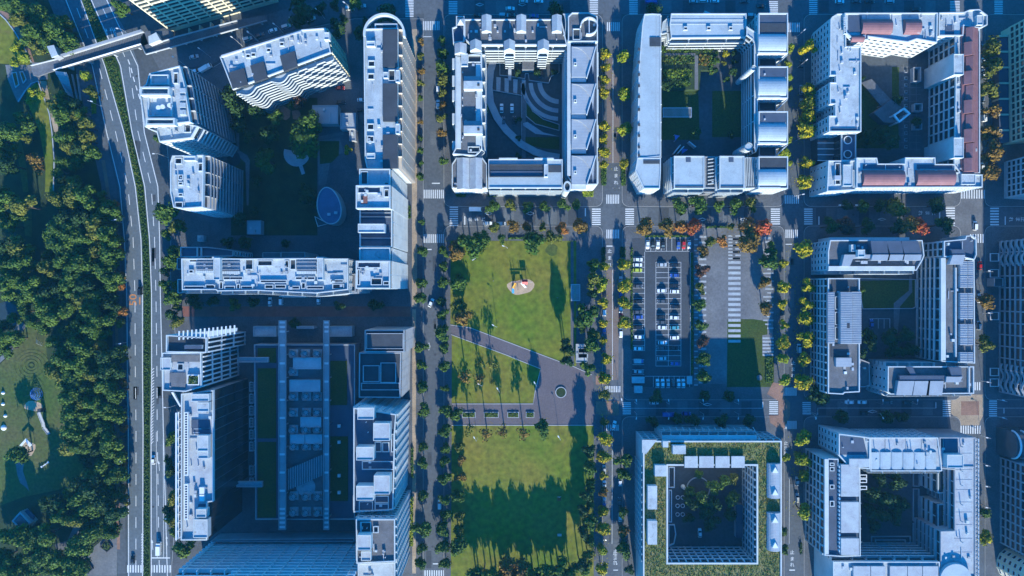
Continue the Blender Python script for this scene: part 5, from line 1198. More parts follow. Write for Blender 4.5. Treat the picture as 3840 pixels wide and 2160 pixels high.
hut(b, Z5, 345, 1178, 410, 1330, h - .94, 1.6); unit_(b, Z5, 310, 1270, h - .9, 3, 2, 2, 'condenser', 'steel')
b = thing('courtyard_pavilion', 'diagonal covered walkway ending in a white square frame in the top right courtyard', 'pavilion', (*at(Z5, 660, 740), 0))
MB().prism(P(Z5, [(480, 590), (550, 565), (690, 715), (620, 760)], 4), 3.5, 4.1).build('walkway_roof', 'grey_roof', b)
MB().prism(P(Z5, [(565, 805), (690, 712), (770, 770), (700, 850), (745, 880), (640, 875)], 5), 0, 5).build('hall', 'grey_roof', b)
q = P(Z5, [(705, 822), (785, 768), (832, 812), (750, 878)], 9); MB().ring(q, .8, 8, 9).build('frame', 'frame_white', b)
for p in inset(q, .4): MB().box(p[0] - .3, p[1] - .3, 0, p[0] + .3, p[1] + .3, 8).build('post', 'frame_white', b)
for p in inset(P(Z5, [(480, 590), (550, 565), (690, 715), (620, 760)], 4), .4): MB().box(p[0] - .15, p[1] - .15, 0, p[0] + .15, p[1] + .15, 3.5).build('post', 'steel', b)
# ================================================================ BLOCK E (middle right)
h = 17
b = building('north wing with tilted dark metal roof panels at the middle right block', at=at(M5, 500, 450))
pn = P(M5, [(218, 372), (800, 372), (812, 470), (800, 500), (762, 565), (205, 565), (205, 445)], h)
wing(b, pn, h, 'white_wall', 'grey_roof', {'S': ('balc', dict(bay=7)), 'W': ('win', dict(bay=3))}, para=1.0)
for x0, x1 in ((480, 580), (582, 672), (676, 780)):
    p = P(M5, [(x0, 376), (x1, 376), (x1 + 24, 460), (x0 + 12, 460)], h + 3.5); mb = MB(); q = ccw(p)
    mb.prism(q, h + .07, h + 3.4); mb.build('roof_panel', 'navy_roof', b)
    p = P(M5, [(x0 + 14, 463), (x1 + 24, 463), (x1 + 16, 500), (x0 + 4, 500)], h + 3.7); MB().prism(p, h + .07, h + 3.7).build('roof_panel', 'metal_x', b)
MB().prism(P(M5, [(315, 463), (495, 463), (485, 487), (370, 487), (350, 535), (298, 535)], h + 3), h + .07, h + 3).build('roof_panel', 'metal_x', b)
hut(b, M5, 398, 432, 442, 478, h + 3.01, 1.8); hut(b, M5, 355, 400, 383, 445, h + .06, 2); MB().prism(rpoly(rect(M5, 390, 393, 480, 430, h + .8)), h + .063, h + .8).build('roof_deck', 'navy_roof', b)
MB().prism(rpoly(rect(M5, 215, 536, 760, 562, h + 1.5)), h + .063, h + 1.4).build('roof_edge', 'white_wall', b); MB().prism(rpoly(rect(M5, 222, 354, 725, 372, h - 3)), 2, h - 3).build('rear_gallery', 'white_wall', b)
unit_(b, M5, 440, 512, h + .06, 3, 1.4, 1.2, 'condenser', 'steel'); clutter(b, pn, h + .06, 5, 41)
b = building('west wing with ribbed metal roof boxes and gridded street front at the middle right block', at=at(M5, 300, 900))
pw = P(M5, [(205, 612), (405, 612), (405, 1330), (310, 1335), (300, 1345), (205, 1340)], h)
wing(b, pw, h, 'white_wall', 'grey_roof', {'W': ('grid', dict(bay=3.6, fh=3.2)), 'E': ('balc', dict(bay=6))}, para=1.0)
r = rect(M5, 290, 700, 362, 1028, h + 3); MB().prism(rpoly(r), h + .07, h + 3).build('roof_box', 'metal_y', b)
r = rect(M5, 363, 698, 422, 1028, h + 1.6); MB().prism(rpoly(r), h - 2, h + 1.4).build('roof_box', 'metal_y', b)
ribs(b, M5, 290, 702, 362, 1026, h + 3, 'x'); ribs(b, M5, 363, 700, 422, 1026, h + 1.4, 'x'); ribs(b, M5, 208, 702, 252, 1023, h + 1.6, 'x')
r = rect(M5, 208, 700, 252, 1025, h + 1.6); MB().prism(rpoly(r), h + .07, h + 1.6).build('roof_box', 'metal_y', b)
for y0, y1 in ((728, 810), (825, 908), (920, 1000)): well(b, M5, 256, y0, 286, y1, h)
MB().prism(rpoly(rect(M5, 235, 618, 395, 695, h + .4)), h + .063, h + .4).build('roof_terrace', 'dark_roof', b); MB().prism(rpoly(rect(M5, 230, 1030, 335, 1110, h + .4)), h + .063, h + .4).build('roof_terrace', 'dark_roof', b)
r = rect(M5, 262, 1115, 360, 1172, h + 2); MB().prism(rpoly(r), h + .07, h + 2).build('roof_box', 'metal_y', b); unit_(b, M5, 322, 1210, h + .06, 1.2, 1.2, 1, 'skylight', 'frame_white')
unit_(b, M5, 340, 912, h + 3.01, 1.2, 2.2, .2, 'roof_hatch', 'dark_metal'); clutter(b, pw, h + .06, 4, 42)
b = building('east wing with four pairs of ribbed metal canopies at the middle right block', at=at(M5, 1000, 850))
pe = P(M5, [(925, 480), (1040, 480), (1128, 500), (1132, 1150), (920, 1138)], h)
wing(b, pe, h, 'white_wall', 'grey_roof', {'W': ('balc', dict(bay=5, d=1.2)), 'E': 'win'}, para=.9)
MB().prism(rpoly(rect(M5, 925, 485, 955, 1130, h + 1.4)), h + .063, h + 1.4).build('roof_edge', 'white_wall', b); MB().bar(W(M5(1020, 545), h + 1.4), W(M5(1020, 1110), h + 1.4), .5, h + .063, h + 1.4).build('screen_wall', 'white_wall', b)
for y0, y1 in ((505, 590), (592, 672), (706, 790), (792, 870), (902, 985), (987, 1035), (1080, 1142)):
    for x0, x1, zz in ((1045, 1092, 2.2), (1094, 1128, 1.2)): r = rect(M5, x0, y0, x1, y1, h + zz); MB().prism(rpoly(r), h + .07, h + zz).build('metal_canopy', 'metal_y', b); ribs(b, M5, x0, y0, x1, y1, h + zz, 'x')
b = building('north-east corner block with rounded bay at the middle right block', at=at(M5, 1050, 420))
pk = P(M5, [(935, 378), (1070, 365), (1075, 345), (1110, 342), (1140, 365), (1142, 465), (1128, 498), (1042, 478), (935, 478)], h + 1)
wing(b, pk, h + 1, 'white_wall', 'navy_roof', {'W': ('grid', dict(bay=3)), 'N': 'win'}, para=1.0)
MB().prism(P(M5, [(1000, 465), (1078, 465), (1062, 525), (978, 525)], h + 3.5), h + 1.07, h + 3.5).build('roof_panel', 'metal_x', b); MB().prism(P(M5, [(990, 430), (1070, 430), (1080, 463), (1000, 463)], h + 3.3), h + 1.07, h + 3.2).build('roof_panel', 'navy_roof', b)
clutter(b, pk, h + 1.06, 6, 43)
b = building('south wing with three pale tilted metal canopies at the middle right block', at=at(M5, 850, 1250))
ps = P(M5, [(582, 1168), (1125, 1168), (1125, 1340), (600, 1345), (580, 1330)], h)
wing(b, ps, h, 'white_wall', 'grey_roof', {'S': ('balc', dict(bay=7)), 'N': ('balc', dict(bay=6)), 'W': ('win', dict(bay=3.5, ww=1.0))}, para=1.0)
for i, x0 in enumerate((660, 765, 850)):
    p = P(M5, [(x0 - 4, 1262), (x0 + (98 if i == 0 else 92), 1262), (x0 + (80 if i == 0 else 82), 1352), (x0 - 18, 1352)], h + 2.5); MB().prism(p, h + .07, h + 2.5).build('roof_panel', 'metal_x', b)
MB().prism(P(M5, [(665, 1228), (950, 1228), (962, 1258), (665, 1258)], h + 2.4), h + .07, h + 2.2).build('roof_panel', 'navy_roof', b); MB().prism(P(M5, [(708, 1172), (745, 1172), (770, 1226), (735, 1226)], h + 1.8), h + .07, h + 1.8).build('roof_panel', 'navy_roof', b)
MB().prism(P(M5, [(960, 1235), (1062, 1235), (1045, 1270), (955, 1270)], h + 3), h + .07, h + 3).build('roof_panel', 'metal_x', b); MB().prism(P(M5, [(978, 1175), (1055, 1175), (1060, 1232), (995, 1232)], h + 3), h + .07, h + 2.7).build('roof_panel', 'navy_roof', b)
MB().bar(W(M5(1105, 1175), h + 1.3), W(M5(1105, 1335), h + 1.3), .5, h + .063, h + 1.2).build('screen_wall', 'white_wall', b); clutter(b, ps, h + .06, 4, 44)
b = building('low round-cornered podium linking the west and south wings of the middle right block', at=at(M5, 440, 1220), name='podium')
wing(b, P(M5, [(408, 1120), (470, 1145), (475, 1290), (440, 1300), (408, 1300)], 6), 6, 'grey_wall', 'grey_roof', None, para=.5)
# ================================================================ BLOCK F (green-roofed quadrangle)
h = 18
b = building('quadrangle apartment block with shaggy planted green roof around a dark courtyard', at=at(B4, 690, 1000))
outer = rect(B4, 205, 505, 1168, 1600, h); inner = rect(B4, 378, 678, 994, 1352, h)
ox0, oy0, ox1, oy1 = outer; ix0, iy0, ix1, iy1 = inner
for q, fc in (((ox0, iy1, ox1, oy1), {'N': ('grid', dict(bay=3.4, fh=3, wall='white_wall'))}), ((ox0, oy0, ox1, iy0 - .004), {'N': ('grid', dict(bay=3.4, fh=3))}), ((ox0, iy0 - .002, ix0, iy1 - .002), {'W': ('grid', dict(bay=3.4, fh=3))}), ((ix1, iy0 - .002, ox1, iy1 - .002), {'W': ('grid', dict(bay=3.4, fh=3))})):
    wing(b, rpoly(q), h, 'white_wall', 'green_roof', fc, para=0)
MB().ring(rpoly(outer), .6, h, h + .9).build('parapet', 'white_wall', b)
MB().prism(rpoly((ix0 - .7, iy0 - .7, ix0, iy1 + .7)), h + .07, h + .8).prism(rpoly((ix1, iy0 - .7, ix1 + .7, iy1 + .7)), h + .07, h + .8).prism(rpoly((ix0, iy1, ix1, iy1 + .7)), h + .07, h + .8).prism(rpoly((ix0, iy0 - .7, ix1, iy0)), h + .07, h + .8).build('inner_parapet', 'white_wall', b)
rr = random.Random(5); g_ = MB()
for _ in range(15000):
    x, y = rr.uniform(ox0 + 1, ox1 - 1), rr.uniform(max(oy0, -142), oy1 - 1)
    if ix0 - 1.2 < x < ix1 + 1.2 and iy0 - 1.2 < y < iy1 + 1.2: continue
    a = rr.uniform(0, 6.28); ln = rr.uniform(.35, .8); c = Vector((x, y, h + .1)); d = Vector((math.cos(a), math.sin(a), rr.uniform(.4, 1.3))) * ln; w_ = Vector((-math.sin(a), math.cos(a), 0)) * .22
    g_.face([tuple(c - w_), tuple(c + w_), tuple(c + d)], rr.choice((0, 0, 1, 2)) if math.sin(x * .35) + math.cos(y * .3 + x * .1) > -.3 else rr.choice((1, 3, 3)))
o = g_.build('roof_grass', ['leaf_olive_0', 'leaf_brown_2', 'leaf_olive_2', 'leaf_green_0'], b, 'stuff')
for q in ((415, 540, 505, 600), (345, 510, 383, 553), (290, 678, 370, 755), (240, 822, 305, 985), (240, 1065, 305, 1230)): hut(b, B4, *q, h + .07, 3, 'roof_box', 'white_wall', 'white_roof', False)
for x0, x1 in ((497, 588), (598, 700), (712, 810), (822, 915)): r = rect(B4, x0, 615, x1, 695, h + 1.6); MB().prism(rpoly(r), h + .9, h + 1.6).build('canopy', 'conc', b)
MB().prism(P(B4, [(200, 500), (305, 500), (228, 600), (200, 590)], h + 1.2), h + .91, h + 1.2).build('corner_canopy', 'white_roof', b)
for y0, y1, ds in ((670, 912, (715, 870)), (1013, 1280, (1062, 1238))):
    r = rect(B4, 1082, y0, 1180, y1, h + 3); MB().vault(r, h + .07, 3, 'y').build('barrel_roof', 'metal_y', b)
    for d_ in ds:
        p = W(B4(1128, d_), h + 3.6); MB().prism([(p[0] - 1.4, p[1] - 1), (p[0] + 1.4, p[1] - 1), (p[0], p[1] + 1.6)], h + 2.2, h + 3.7).build('roof_dormer', 'frame_white', b)
for k in range(15):
    q = (340 + k * 43, 432, 362 + k * 43, 478); r0 = W(B4(352 + k * 45, 432), h - 5); MB().tube((r0[0], r0[1] + 1, h - 7), (r0[0] + 1.6, r0[1] - 4.5, h), .14, .14, 5).build('brace', 'frame_white', b)
r = rect(B4, 340, 470, 1000, 500, h - .5); MB().prism(rpoly(r), 0, h - .6).build('north_gallery', 'white_wall', b); WINGS.append((rpoly(r), h - .6, b))
FAC.append((b, (r[2], r[3]), (r[0], r[3]), .5, h - .8, 'balc', dict(bay=4.2)))
# courtyard of block F
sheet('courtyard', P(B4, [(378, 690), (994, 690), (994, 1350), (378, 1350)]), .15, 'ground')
# ================================================================ BLOCK G (bottom right)
h = 19
b = building('north wing with rippled netted white roof at the bottom right block', at=at(B5, 850, 450))
pm = P(B5, [(597, 340), (1140, 340), (1172, 600), (1165, 610), (600, 610)], h)
wing(b, pm, h, 'white_wall', 'conc', {'S': ('balc', dict(bay=7)), 'N': 'win'}, para=.7)
r = rect(B5, 600, 465, 1150, 600, h + 1.6)
for k in range(6):
    w_ = (r[2] - r[0]) / 6; MB().vault((r[0] + k * w_ + .05, r[1], r[0] + (k + 1) * w_ - .05, r[3]), h + .07, .7, 'y', n=6).build('rippled_canopy', 'pale_roof', b)
for x in (725, 890, 1015): MB().bar(W(B5(x, 345), h + .3), W(B5(x, 460), h + .3), .15, h + .07, h + .3).build('roof_seam', 'grey_wall', b)
for x in (660, 785, 955, 1078): unit_(b, B5, x, 462, h + .06, .35, .35, 2.2, 'mast', 'steel')
b = building('north-west corner block with blue terrace at the bottom right block', at=at(B5, 450, 420))
wing(b, P(B5, [(345, 308), (565, 335), (595, 340), (595, 590), (430, 580), (345, 480)], h + 1), h + 1, 'white_wall', 'white_roof', {'W': 'win', 'S': 'win'}, para=1.0)
MB().prism(P(B5, [(365, 335), (550, 350), (580, 480), (365, 480)], h + 1.4), h + 1.063, h + 1.4).build('roof_terrace', 'navy_roof', b); r = rect(B5, 440, 515, 600, 582, h + 3); MB().prism(rpoly(r), h + 1.07, h + 2.6).build('roof_box', 'conc', b); well(b, B5, 575, 350, 600, 375, h + 1)
b = building('east wing with long bare concrete roof and scaffold edge at the bottom right block', at=at(B5, 1350, 900))
pe = P(B5, [(1150, 340), (1440, 340), (1440, 1460), (1160, 1460), (1160, 1090), (1272, 1085), (1272, 600), (1160, 590)], h)
wing(b, pe, h, 'grey_wall', 'conc', {'W': ('bands', dict(bay=6))}, para=.6)
MB().prism(rpoly(rect(B5, 1145, 350, 1185, 430, h + .4)), h + .063, h + .4).build('roof_louvre', 'dark_roof', b); MB().prism(rpoly(rect(B5, 1195, 345, 1305, 460, h + .4)), h + .063, h + .4).build('roof_terrace', 'navy_roof', b); hut(b, B5, 1215, 480, 1345, 585, h + .06, 3, 'lift_tower', 'white_wall', 'pale_roof')
for y in (420, 520, 615, 730, 885, 1020, 1185): unit_(b, B5, 1350, y, h + .06, .35, .35, 2.2, 'mast', 'steel')
for y in (470, 600, 680, 760, 860, 940, 1040, 1150, 1260): MB().bar(W(B5(1275, y), h + .15), W(B5(1420, y), h + .15), .12, h + .063, h + .14).build('roof_seam', 'grey_wall', b)
A, B = W(B5(1462, 350), h), W(B5(1462, 1500), h)
for k in range(34):
    y = A[1] + (B[1] - A[1]) * k / 33; MB().box(A[0] - .1, y - .1, 0, A[0] + .1, y + .1, h + 1).build('scaffold_post', 'steel', b)
    if k < 33: MB().bar((A[0] - 1.6, y), (A[0], y - 1.4), .2, h - .4, h - .1).build('scaffold_brace', 'frame_white', b)
for z in (h - .7, h + .6): MB().box(A[0] - .14, B[1], z, A[0] + .14, A[1], z + .2).build('scaffold_rail', 'frame_white', b)
for y0, y1 in ((600, 785), (870, 1080)):
    b2 = building(('upper' if y0 == 600 else 'lower') + ' glazed courtyard terrace on the east side of the bottom right courtyard', at=at(B5, 1200, y0))
    wing(b2, P(B5, [(1135, y0), (1270, y0), (1270, y1), (1135, y1)], 12), 12, 'white_wall', 'dark_roof', {'W': ('bands', dict(bay=6))}, para=.8)
    bush = MB(); rr = random.Random(y0); rct = rect(B5, 1180, y0 + 10, 1255, y1 - 12, 12.5)
    for _ in range(170):
        c = Vector((rr.uniform(rct[0], rct[2]), rr.uniform(rct[1], rct[3]), 12.1 + rr.uniform(.1, .9))); u_ = Vector((rr.uniform(-1, 1), rr.uniform(-1, 1), .2)).normalized() * .35; w_ = Vector((-u_.y, u_.x, .1)); bush.face([tuple(c - u_), tuple(c + w_ * .7), tuple(c + u_), tuple(c - w_ * .7)], rr.randrange(3))
    bush.build('terrace_plants', ['leaf_dark_0', 'leaf_forest_1', 'leaf_forest_0'], b2)
    MB().prism(rpoly(rect(B5, 1135, y0 + 4, 1172, y1 - 4, 13)), 12.07, 12.6).build('glass_roof', 'sky_glass', b2)
b = building('west wing with three pale roof slabs and street gallery at the bottom right block', at=at(B5, 400, 900))
pw = P(B5, [(235, 505), (345, 510), (345, 560), (515, 560), (520, 1285), (360, 1290), (232, 1280)], h)
wing(b, pw, h, 'white_wall', 'navy_roof', {'W': ('grid', dict(bay=4, fh=3.2)), 'E': ('balc', dict(bay=6))}, para=.9)
for y0, y1 in ((560, 815), (860, 1105), (1150, 1282)): r = rect(B5, 372, y0, 515, y1, h + 2.5); MB().prism(rpoly(r), h + .07, h + 2.4).build('roof_slab', 'conc', b)
MB().prism(rpoly(rect(B5, 240, 515, 272, 1275, h + 1.2)), h + .063, h + 1.2).build('roof_edge', 'white_wall', b)
for y0, y1 in ((545, 570), (580, 612), (720, 755), (850, 895)): well(b, B5, 282, y0, 318, y1, h)
for k in range(22): p = W(B5(362, 580 + k * 32), h + 2); MB().box(p[0] - .12, p[1] - .5, h + .07, p[0] + .5, p[1] + .5, h + 1.6).build('roof_post', 'frame_white', b)
for y in (655, 690, 745): r = rect(B5, 522, y - 15, 578, y + 15, 14); MB().ring(rpoly(r), .3, 13.5, 14).build('balcony_frame', 'frame_white', b)
b = building('south wing with pale slab roofs and round glass corner at the bottom right block', at=at(B5, 800, 1400))
pz = P(B5, [(300, 1330), (470, 1328), (1150, 1330), (1160, 1700), (300, 1700)], h)
wing(b, pz, h, 'white_wall', 'white_roof', {'N': ('balc', dict(bay=7))}, para=.9)
for x0, x1 in ((470, 605), (610, 725), (762, 900), (905, 1020), (1025, 1148)): r = rect(B5, x0, 1372, x1, 1600, h + 1.5); MB().prism(rpoly(r), h + .07, h + 1.5).build('roof_slab', 'conc', b)
c = W(B5(1290, 1480), h + 2); MB().tube((*c, h + .5), (*c, h + 2), 7.5, 7.2, 32).build('round_roof', 'pale_roof', b)
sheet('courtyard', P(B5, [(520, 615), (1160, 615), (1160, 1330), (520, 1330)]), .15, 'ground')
# ================================================================ RIGHT EDGE TOWERS
b = building('tall pale tower with a dense grid of square windows on the right edge', at=at(R6, 760, 650))
pr_ = [W((3762, 100)), W((3762, 540)), W((4000, 560)), W((4000, 60))]
pr_ = P(N0, [(3752, 120), (3758, 545), (4020, 520), (4020, 40)])
wing(b, pr_, 55, 'cream_wall', 'white_roof', {'W': ('grid', dict(bay=3.1, fh=2.9, wall='cream_wall', base=6))}, para=1)
for k in range(7): y = 150 + k * 58; p = W((3756, y)); MB().box(p[0] - 5, p[1] - .4, 0, p[0], p[1] + .4, 5.5).build('buttress', 'cream_wall', b)
r = [W((3716, 160)), W((3752, 150)), W((3756, 540)), W((3720, 545))]; MB().prism(r, 0, 5).build('podium', 'navy_roof', b)
b = building('lower gridded block with square windows below the tall right edge tower', at=at(R6, 790, 1340))
wing(b, P(N0, [(3764, 608), (3764, 745), (4020, 760), (4020, 590)]), 32, 'white_wall', 'white_roof', {'W': ('grid', dict(bay=3.1, fh=2.9, wall='white_wall', base=2))}, para=1)
b = building('right edge block with wavy stacked balconies at both ends facing the east street', at=at(R7, 760, 700))
wing(b, P(N0, [(3748, 905), (3748, 1470), (4020, 1490), (4020, 890)]), 24, 'grey_wall', 'white_roof', {'W': ('grid', dict(bay=5.5, fh=3, wall='grey_wall'))}, para=1)
for k0, k1 in ((905, 1000), (1360, 1465)):
    for f in range(6):
        pts = [(W((3748, k0 + (k1 - k0) * i / 12))[0] - 1.4 - .7 * math.sin(i * .9), W((3748, k0 + (k1 - k0) * i / 12))[1]) for i in range(13)]
        MB().ribbon(pts, .3, 3 + f * 3.4, 4.2 + f * 3.4).build('wavy_balcony', 'grey_wall', b)
for y in (950, 1010, 1170, 1380, 1420): r = rect(N0, 3714, y, 3747, y + 30, 3); MB().ring(rpoly(r), .25, 2.5, 3).build('porch_frame', 'frame_white', b)
hut(b, R7, 640, 430, 715, 500, 0, 5, 'entrance_box', 'grey_wall', 'dark_roof')
b = building('right edge block with arched glass ribs at its north end and gridded front', at=at(R8, 780, 800))
wing(b, P(N0, [(3752, 1712), (3752, 2035), (4020, 2080), (4020, 1690)]), 26, 'grey_wall', 'pale_roof', {'W': ('grid', dict(bay=4.2, fh=3, wall='grey_wall'))}, para=1)
p = W((3735, 1600)); q = W((3735, 1700)); MB().prism([(p[0], p[1]), (q[0], q[1]), (q[0] + 40, q[1]), (p[0] + 40, p[1])], 0, 9).build('glass_hall', 'sky_glass', b)
for k in range(7):
    x = p[0] + 1 + k * 4.2; ym = (p[1] + q[1]) / 2; rad = (p[1] - q[1]) / 2
    m_ = MB(); aa = [(ym + rad * math.cos(R(a)), 9.2 + rad * .9 * math.sin(R(a))) for a in range(0, 181, 15)]
    for (y0, z0_), (y1, z1_) in zip(aa, aa[1:]): m_.tube((x, y0, z0_), (x, y1, z1_), .45, .45, 6)
    m_.build('arch_rib', 'frame_white', b)
r = (p[0], q[1] + .3, p[0] + 40, p[1] - .3); MB().vault(r, 9.01, (p[1] - q[1]) / 2 * .8, 'x').build('arched_glass', 'sky_glass', b)
b = building('cream cylindrical drum with square windows at the bottom right corner', at=at(R8, 760, 1380), name='drum_building')
c = W((3800, 2112)); rd = 8.5
wing(b, [(c[0] + rd * math.cos(R(a)), c[1] + rd * math.sin(R(a))) for a in range(0, 360, 24)], 20, 'cream_wall', 'white_roof', {'W': ('win', dict(bay=3.4)), 'N': ('win', dict(bay=3.4)), 'S': ('win', dict(bay=3.4))}, para=1)
# ================================================================ lay the facades
for f in FAC: facade(*f[:6], **f[6])
# ================================================================ COURTYARDS
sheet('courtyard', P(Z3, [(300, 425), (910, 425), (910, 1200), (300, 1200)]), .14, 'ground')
def arcpts(cx, cy, r, a0, a1, n=14): return [(cx + r * math.cos(R(a0 + (a1 - a0) * i / n)), cy + r * math.sin(R(a0 + (a1 - a0) * i / n))) for i in range(n + 1)]
e = bpy.data.objects.new('paved_bands', None); COL.objects.link(e); e['kind'] = 'structure'
def cband(pts, m='plaza_stone', z=.15): MB().prism(P(Z3, pts), z, z + .03).build('paving_band', m, e)
CX, CY = 880, 620
for r0, r1 in ((130, 165), (200, 232), (262, 292)):
    pts = arcpts(CX, CY, r1, 178, 92) + list(reversed(arcpts(CX, CY, r0, 178, 92)))
    MB_ = MB(); o_, i_ = arcpts(CX, CY, r1, 178, 92), arcpts(CX, CY, r0, 178, 92)
    for k in range(14): MB_.prism(P(Z3, [o_[k], o_[k + 1], i_[k + 1], i_[k]]), .15, .18)
    MB_.build('paving_band', 'conc', e)
for x in (405, 467, 532): cband([(x, 582 + (x - 405) * .12), (x + 34, 586 + (x - 405) * .12), (x + 30, 690 + (x - 405) * .14), (x, 682 + (x - 405) * .14)], 'conc')
cband([(598, 600), (626, 605), (622, 720), (592, 712)], 'conc')
cband([(310, 425), (370, 425), (345, 520), (345, 640), (300, 660), (300, 560)], 'paver_warm', .15)
m_ = MB(); m_.ribbon(P(Z3, [(392, 430), (362, 540), (350, 660), (362, 780), (410, 890), (480, 985), (590, 1090), (700, 1150), (790, 1178), (880, 1192)]), 3.4, .15, 1.3)
w_ = m_.build('raised_walkway', 'conc'); tag(w_, 'pale raised walkway sweeping in a curve through the striped courtyard', 'walkway')
for i, (pts, lab) in enumerate((([(370, 680), (598, 722), (598, 1085), (480, 980), (405, 870), (372, 780)], 'low parking yard wall inside the curved walkway'), ([(430, 425), (495, 425), (495, 578), (430, 572)], 'small walled yard beside the dormered block'), ([(520, 425), (880, 425), (880, 550), (820, 580), (800, 632), (650, 610), (645, 560), (625, 560), (622, 600), (520, 582)], 'walled garden yard below the dormered block'), ([(628, 740), (628, 880), (700, 940), (880, 990), (880, 940), (760, 900), (680, 840)], 'wedge-shaped hedge bed beside the curved stripes'))):
    p = P(Z3, pts); o = MB().ring(p, .25, .14, 1.0).build('yard_wall', 'conc'); tag(o, lab, 'wall')
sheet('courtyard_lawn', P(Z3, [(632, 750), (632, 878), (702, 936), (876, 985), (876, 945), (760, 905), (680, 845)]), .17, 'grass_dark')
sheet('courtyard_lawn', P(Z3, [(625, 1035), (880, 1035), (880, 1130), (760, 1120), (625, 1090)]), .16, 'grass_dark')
for pts, cls in (([(605, 930), (640, 920), (760, 1000), (880, 1030), (880, 1030), (700, 1010), (610, 950)], 'navy_roof'),): cband(pts, 'conc')
sheet('courtyard', P(Z3, [(598, 725), (626, 725), (626, 1195), (598, 1195)]), .146, 'plaza_stone')
p = rect(Z3, 600, 425, 690, 525, 4); b = thing('yard_shed', 'flat grey shed roof in the walled garden below the dormered block', 'shed', ((p[0] + p[2]) / 2, p[1], 0)); MB().prism(rpoly(p), .14, 3.6).build('wall', 'grey_wall', b); MB().prism(inset(rpoly(p), .1), 3.61, 3.9).build('roof', 'grey_roof', b)
p = rect(Z3, 495, 415, 518, 605, 3); b = thing('covered_passage', 'narrow pale covered passage crossing the walled garden', 'passage', ((p[0] + p[2]) / 2, p[1], 0)); MB().prism(rpoly(p), 2.6, 3).build('roof', 'conc', b)
for k in range(4):
    y = p[1] + (p[3] - p[1]) * (k + .5) / 4; MB().box(p[0] + .1, y - .1, .14, p[0] + .3, y + .1, 2.6).box(p[2] - .3, y - .1, .14, p[2] - .1, y + .1, 2.6).build('post', 'steel', b)
# block C courtyard
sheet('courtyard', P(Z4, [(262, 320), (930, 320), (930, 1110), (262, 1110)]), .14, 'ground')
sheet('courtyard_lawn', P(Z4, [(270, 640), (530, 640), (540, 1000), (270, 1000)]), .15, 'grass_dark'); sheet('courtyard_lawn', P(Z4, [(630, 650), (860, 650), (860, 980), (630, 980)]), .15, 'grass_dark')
b = thing('garden_deck', 'planted garden terrace in full sun below the smooth north wing', 'terrace', (*W(Z4(440, 430)), 0))
pd_ = P(Z4, [(268, 325), (640, 325), (640, 500), (550, 500), (540, 640), (268, 640)], 3); MB().prism(pd_, .14, 3).build('deck', 'soil', b)
for q in ((505, 395, 530, 640), (290, 380, 510, 400)): MB().prism(rpoly(rect(Z4, *q, 3.1)), 3.01, 3.12).build('path', 'plaza_stone', b)
def leafy(b, zf, q, z, n, kinds, s=.45, hh=1.2, seed=0, name='shrubs'):
    rr = random.Random(seed); r = rect(zf, *q, z); m_ = MB()
    for _ in range(n):
        c = Vector((rr.uniform(r[0], r[2]), rr.uniform(r[1], r[3]), z + rr.uniform(.1, hh))); nr = Vector((rr.uniform(-.8, .8), rr.uniform(-.8, .8), 1)).normalized(); u = nr.orthogonal().normalized(); w = nr.cross(u); k = s * rr.uniform(.6, 1.4)
        m_.face([tuple(c - u * k), tuple(c + w * k * .7), tuple(c + u * k), tuple(c - w * k * .7)], rr.randrange(len(kinds)))
    return m_.build(name, ['leaf_' + k for k in kinds], b, 'stuff')
leafy(b, Z4, (270, 325, 640, 378), 3, 500, ('green_0', 'green_2', 'olive_1', 'forest_1'), seed=1); leafy(b, Z4, (275, 400, 500, 460), 3, 320, ('green_0', 'olive_0', 'forest_1', 'dark_0'), seed=2)
leafy(b, Z4, (275, 500, 480, 560), 3, 420, ('green_2', 'yellowgreen_0', 'green_0', 'forest_0'), hh=1.8, seed=3); leafy(b, Z4, (535, 395, 610, 470), 3, 180, ('brown_0', 'brown_1', 'olive_0', 'olive_1'), seed=4); leafy(b, Z4, (605, 400, 632, 540), 3, 150, ('green_0', 'green_1', 'olive_2', 'forest_0'), seed=5); leafy(b, Z4, (280, 565, 430, 635), 3, 220, ('dark_0', 'dark_1', 'forest_1', 'forest_0'), seed=6)
b = thing('slatted_pergola', 'dark slatted pergola crossing the courtyard below the planted terrace', 'pergola', (*W(Z4(380, 800)), 0)); r = rect(Z4, 278, 768, 485, 838, 3)
MB().ring(rpoly(r), .3, 2.7, 3).build('frame', 'steel', b)
for k in range(26): x = r[0] + (r[2] - r[0]) * (k + .5) / 26; MB().box(x - .09, r[1] + .31, 2.75, x + .09, r[3] - .31, 2.95).build('slat', 'steel', b)
for xx in (r[0] + .15, r[2] - .15):
    for yy in (r[1] + .15, r[3] - .15): MB().box(xx - .12, yy - .12, .14, xx + .12, yy + .12, 2.7).build('post', 'steel', b)
for q, lab in (((362, 962, 398, 1005), 'small blue triangular sail shade in the courtyard of the vaulted wing'), ((410, 1060, 455, 1100), 'second triangular sail shade near the slanted courtyard beams')):
    p = P(Z4, [(q[0], q[1]), (q[2], q[1] + 8), (q[0] + 4, q[3])], 3); b = thing('sail_shade', lab, 'shade', (*p[0], 0)); MB().prism(p, 2.9, 3).build('sail', 'blue_canvas', b)
    for x, y in p: MB().tube((x, y, .14), (x, y, 2.9), .08, .08, 5).build('post', 'steel', b)
for i, (a, c) in enumerate((((358, 1095), (405, 1035)), ((385, 1095), (430, 1045)), ((465, 1010), (515, 1050)))):
    o = MB().bar(W(Z4(*a), 4), W(Z4(*c), 4), .4, .14, 4).build('slanted_beam', 'frame_white'); tag(o, '%s slanted white beam from the west in the courtyard of the vaulted wing' % ORD[i + 1], 'beam', 'slanted courtyard beams')
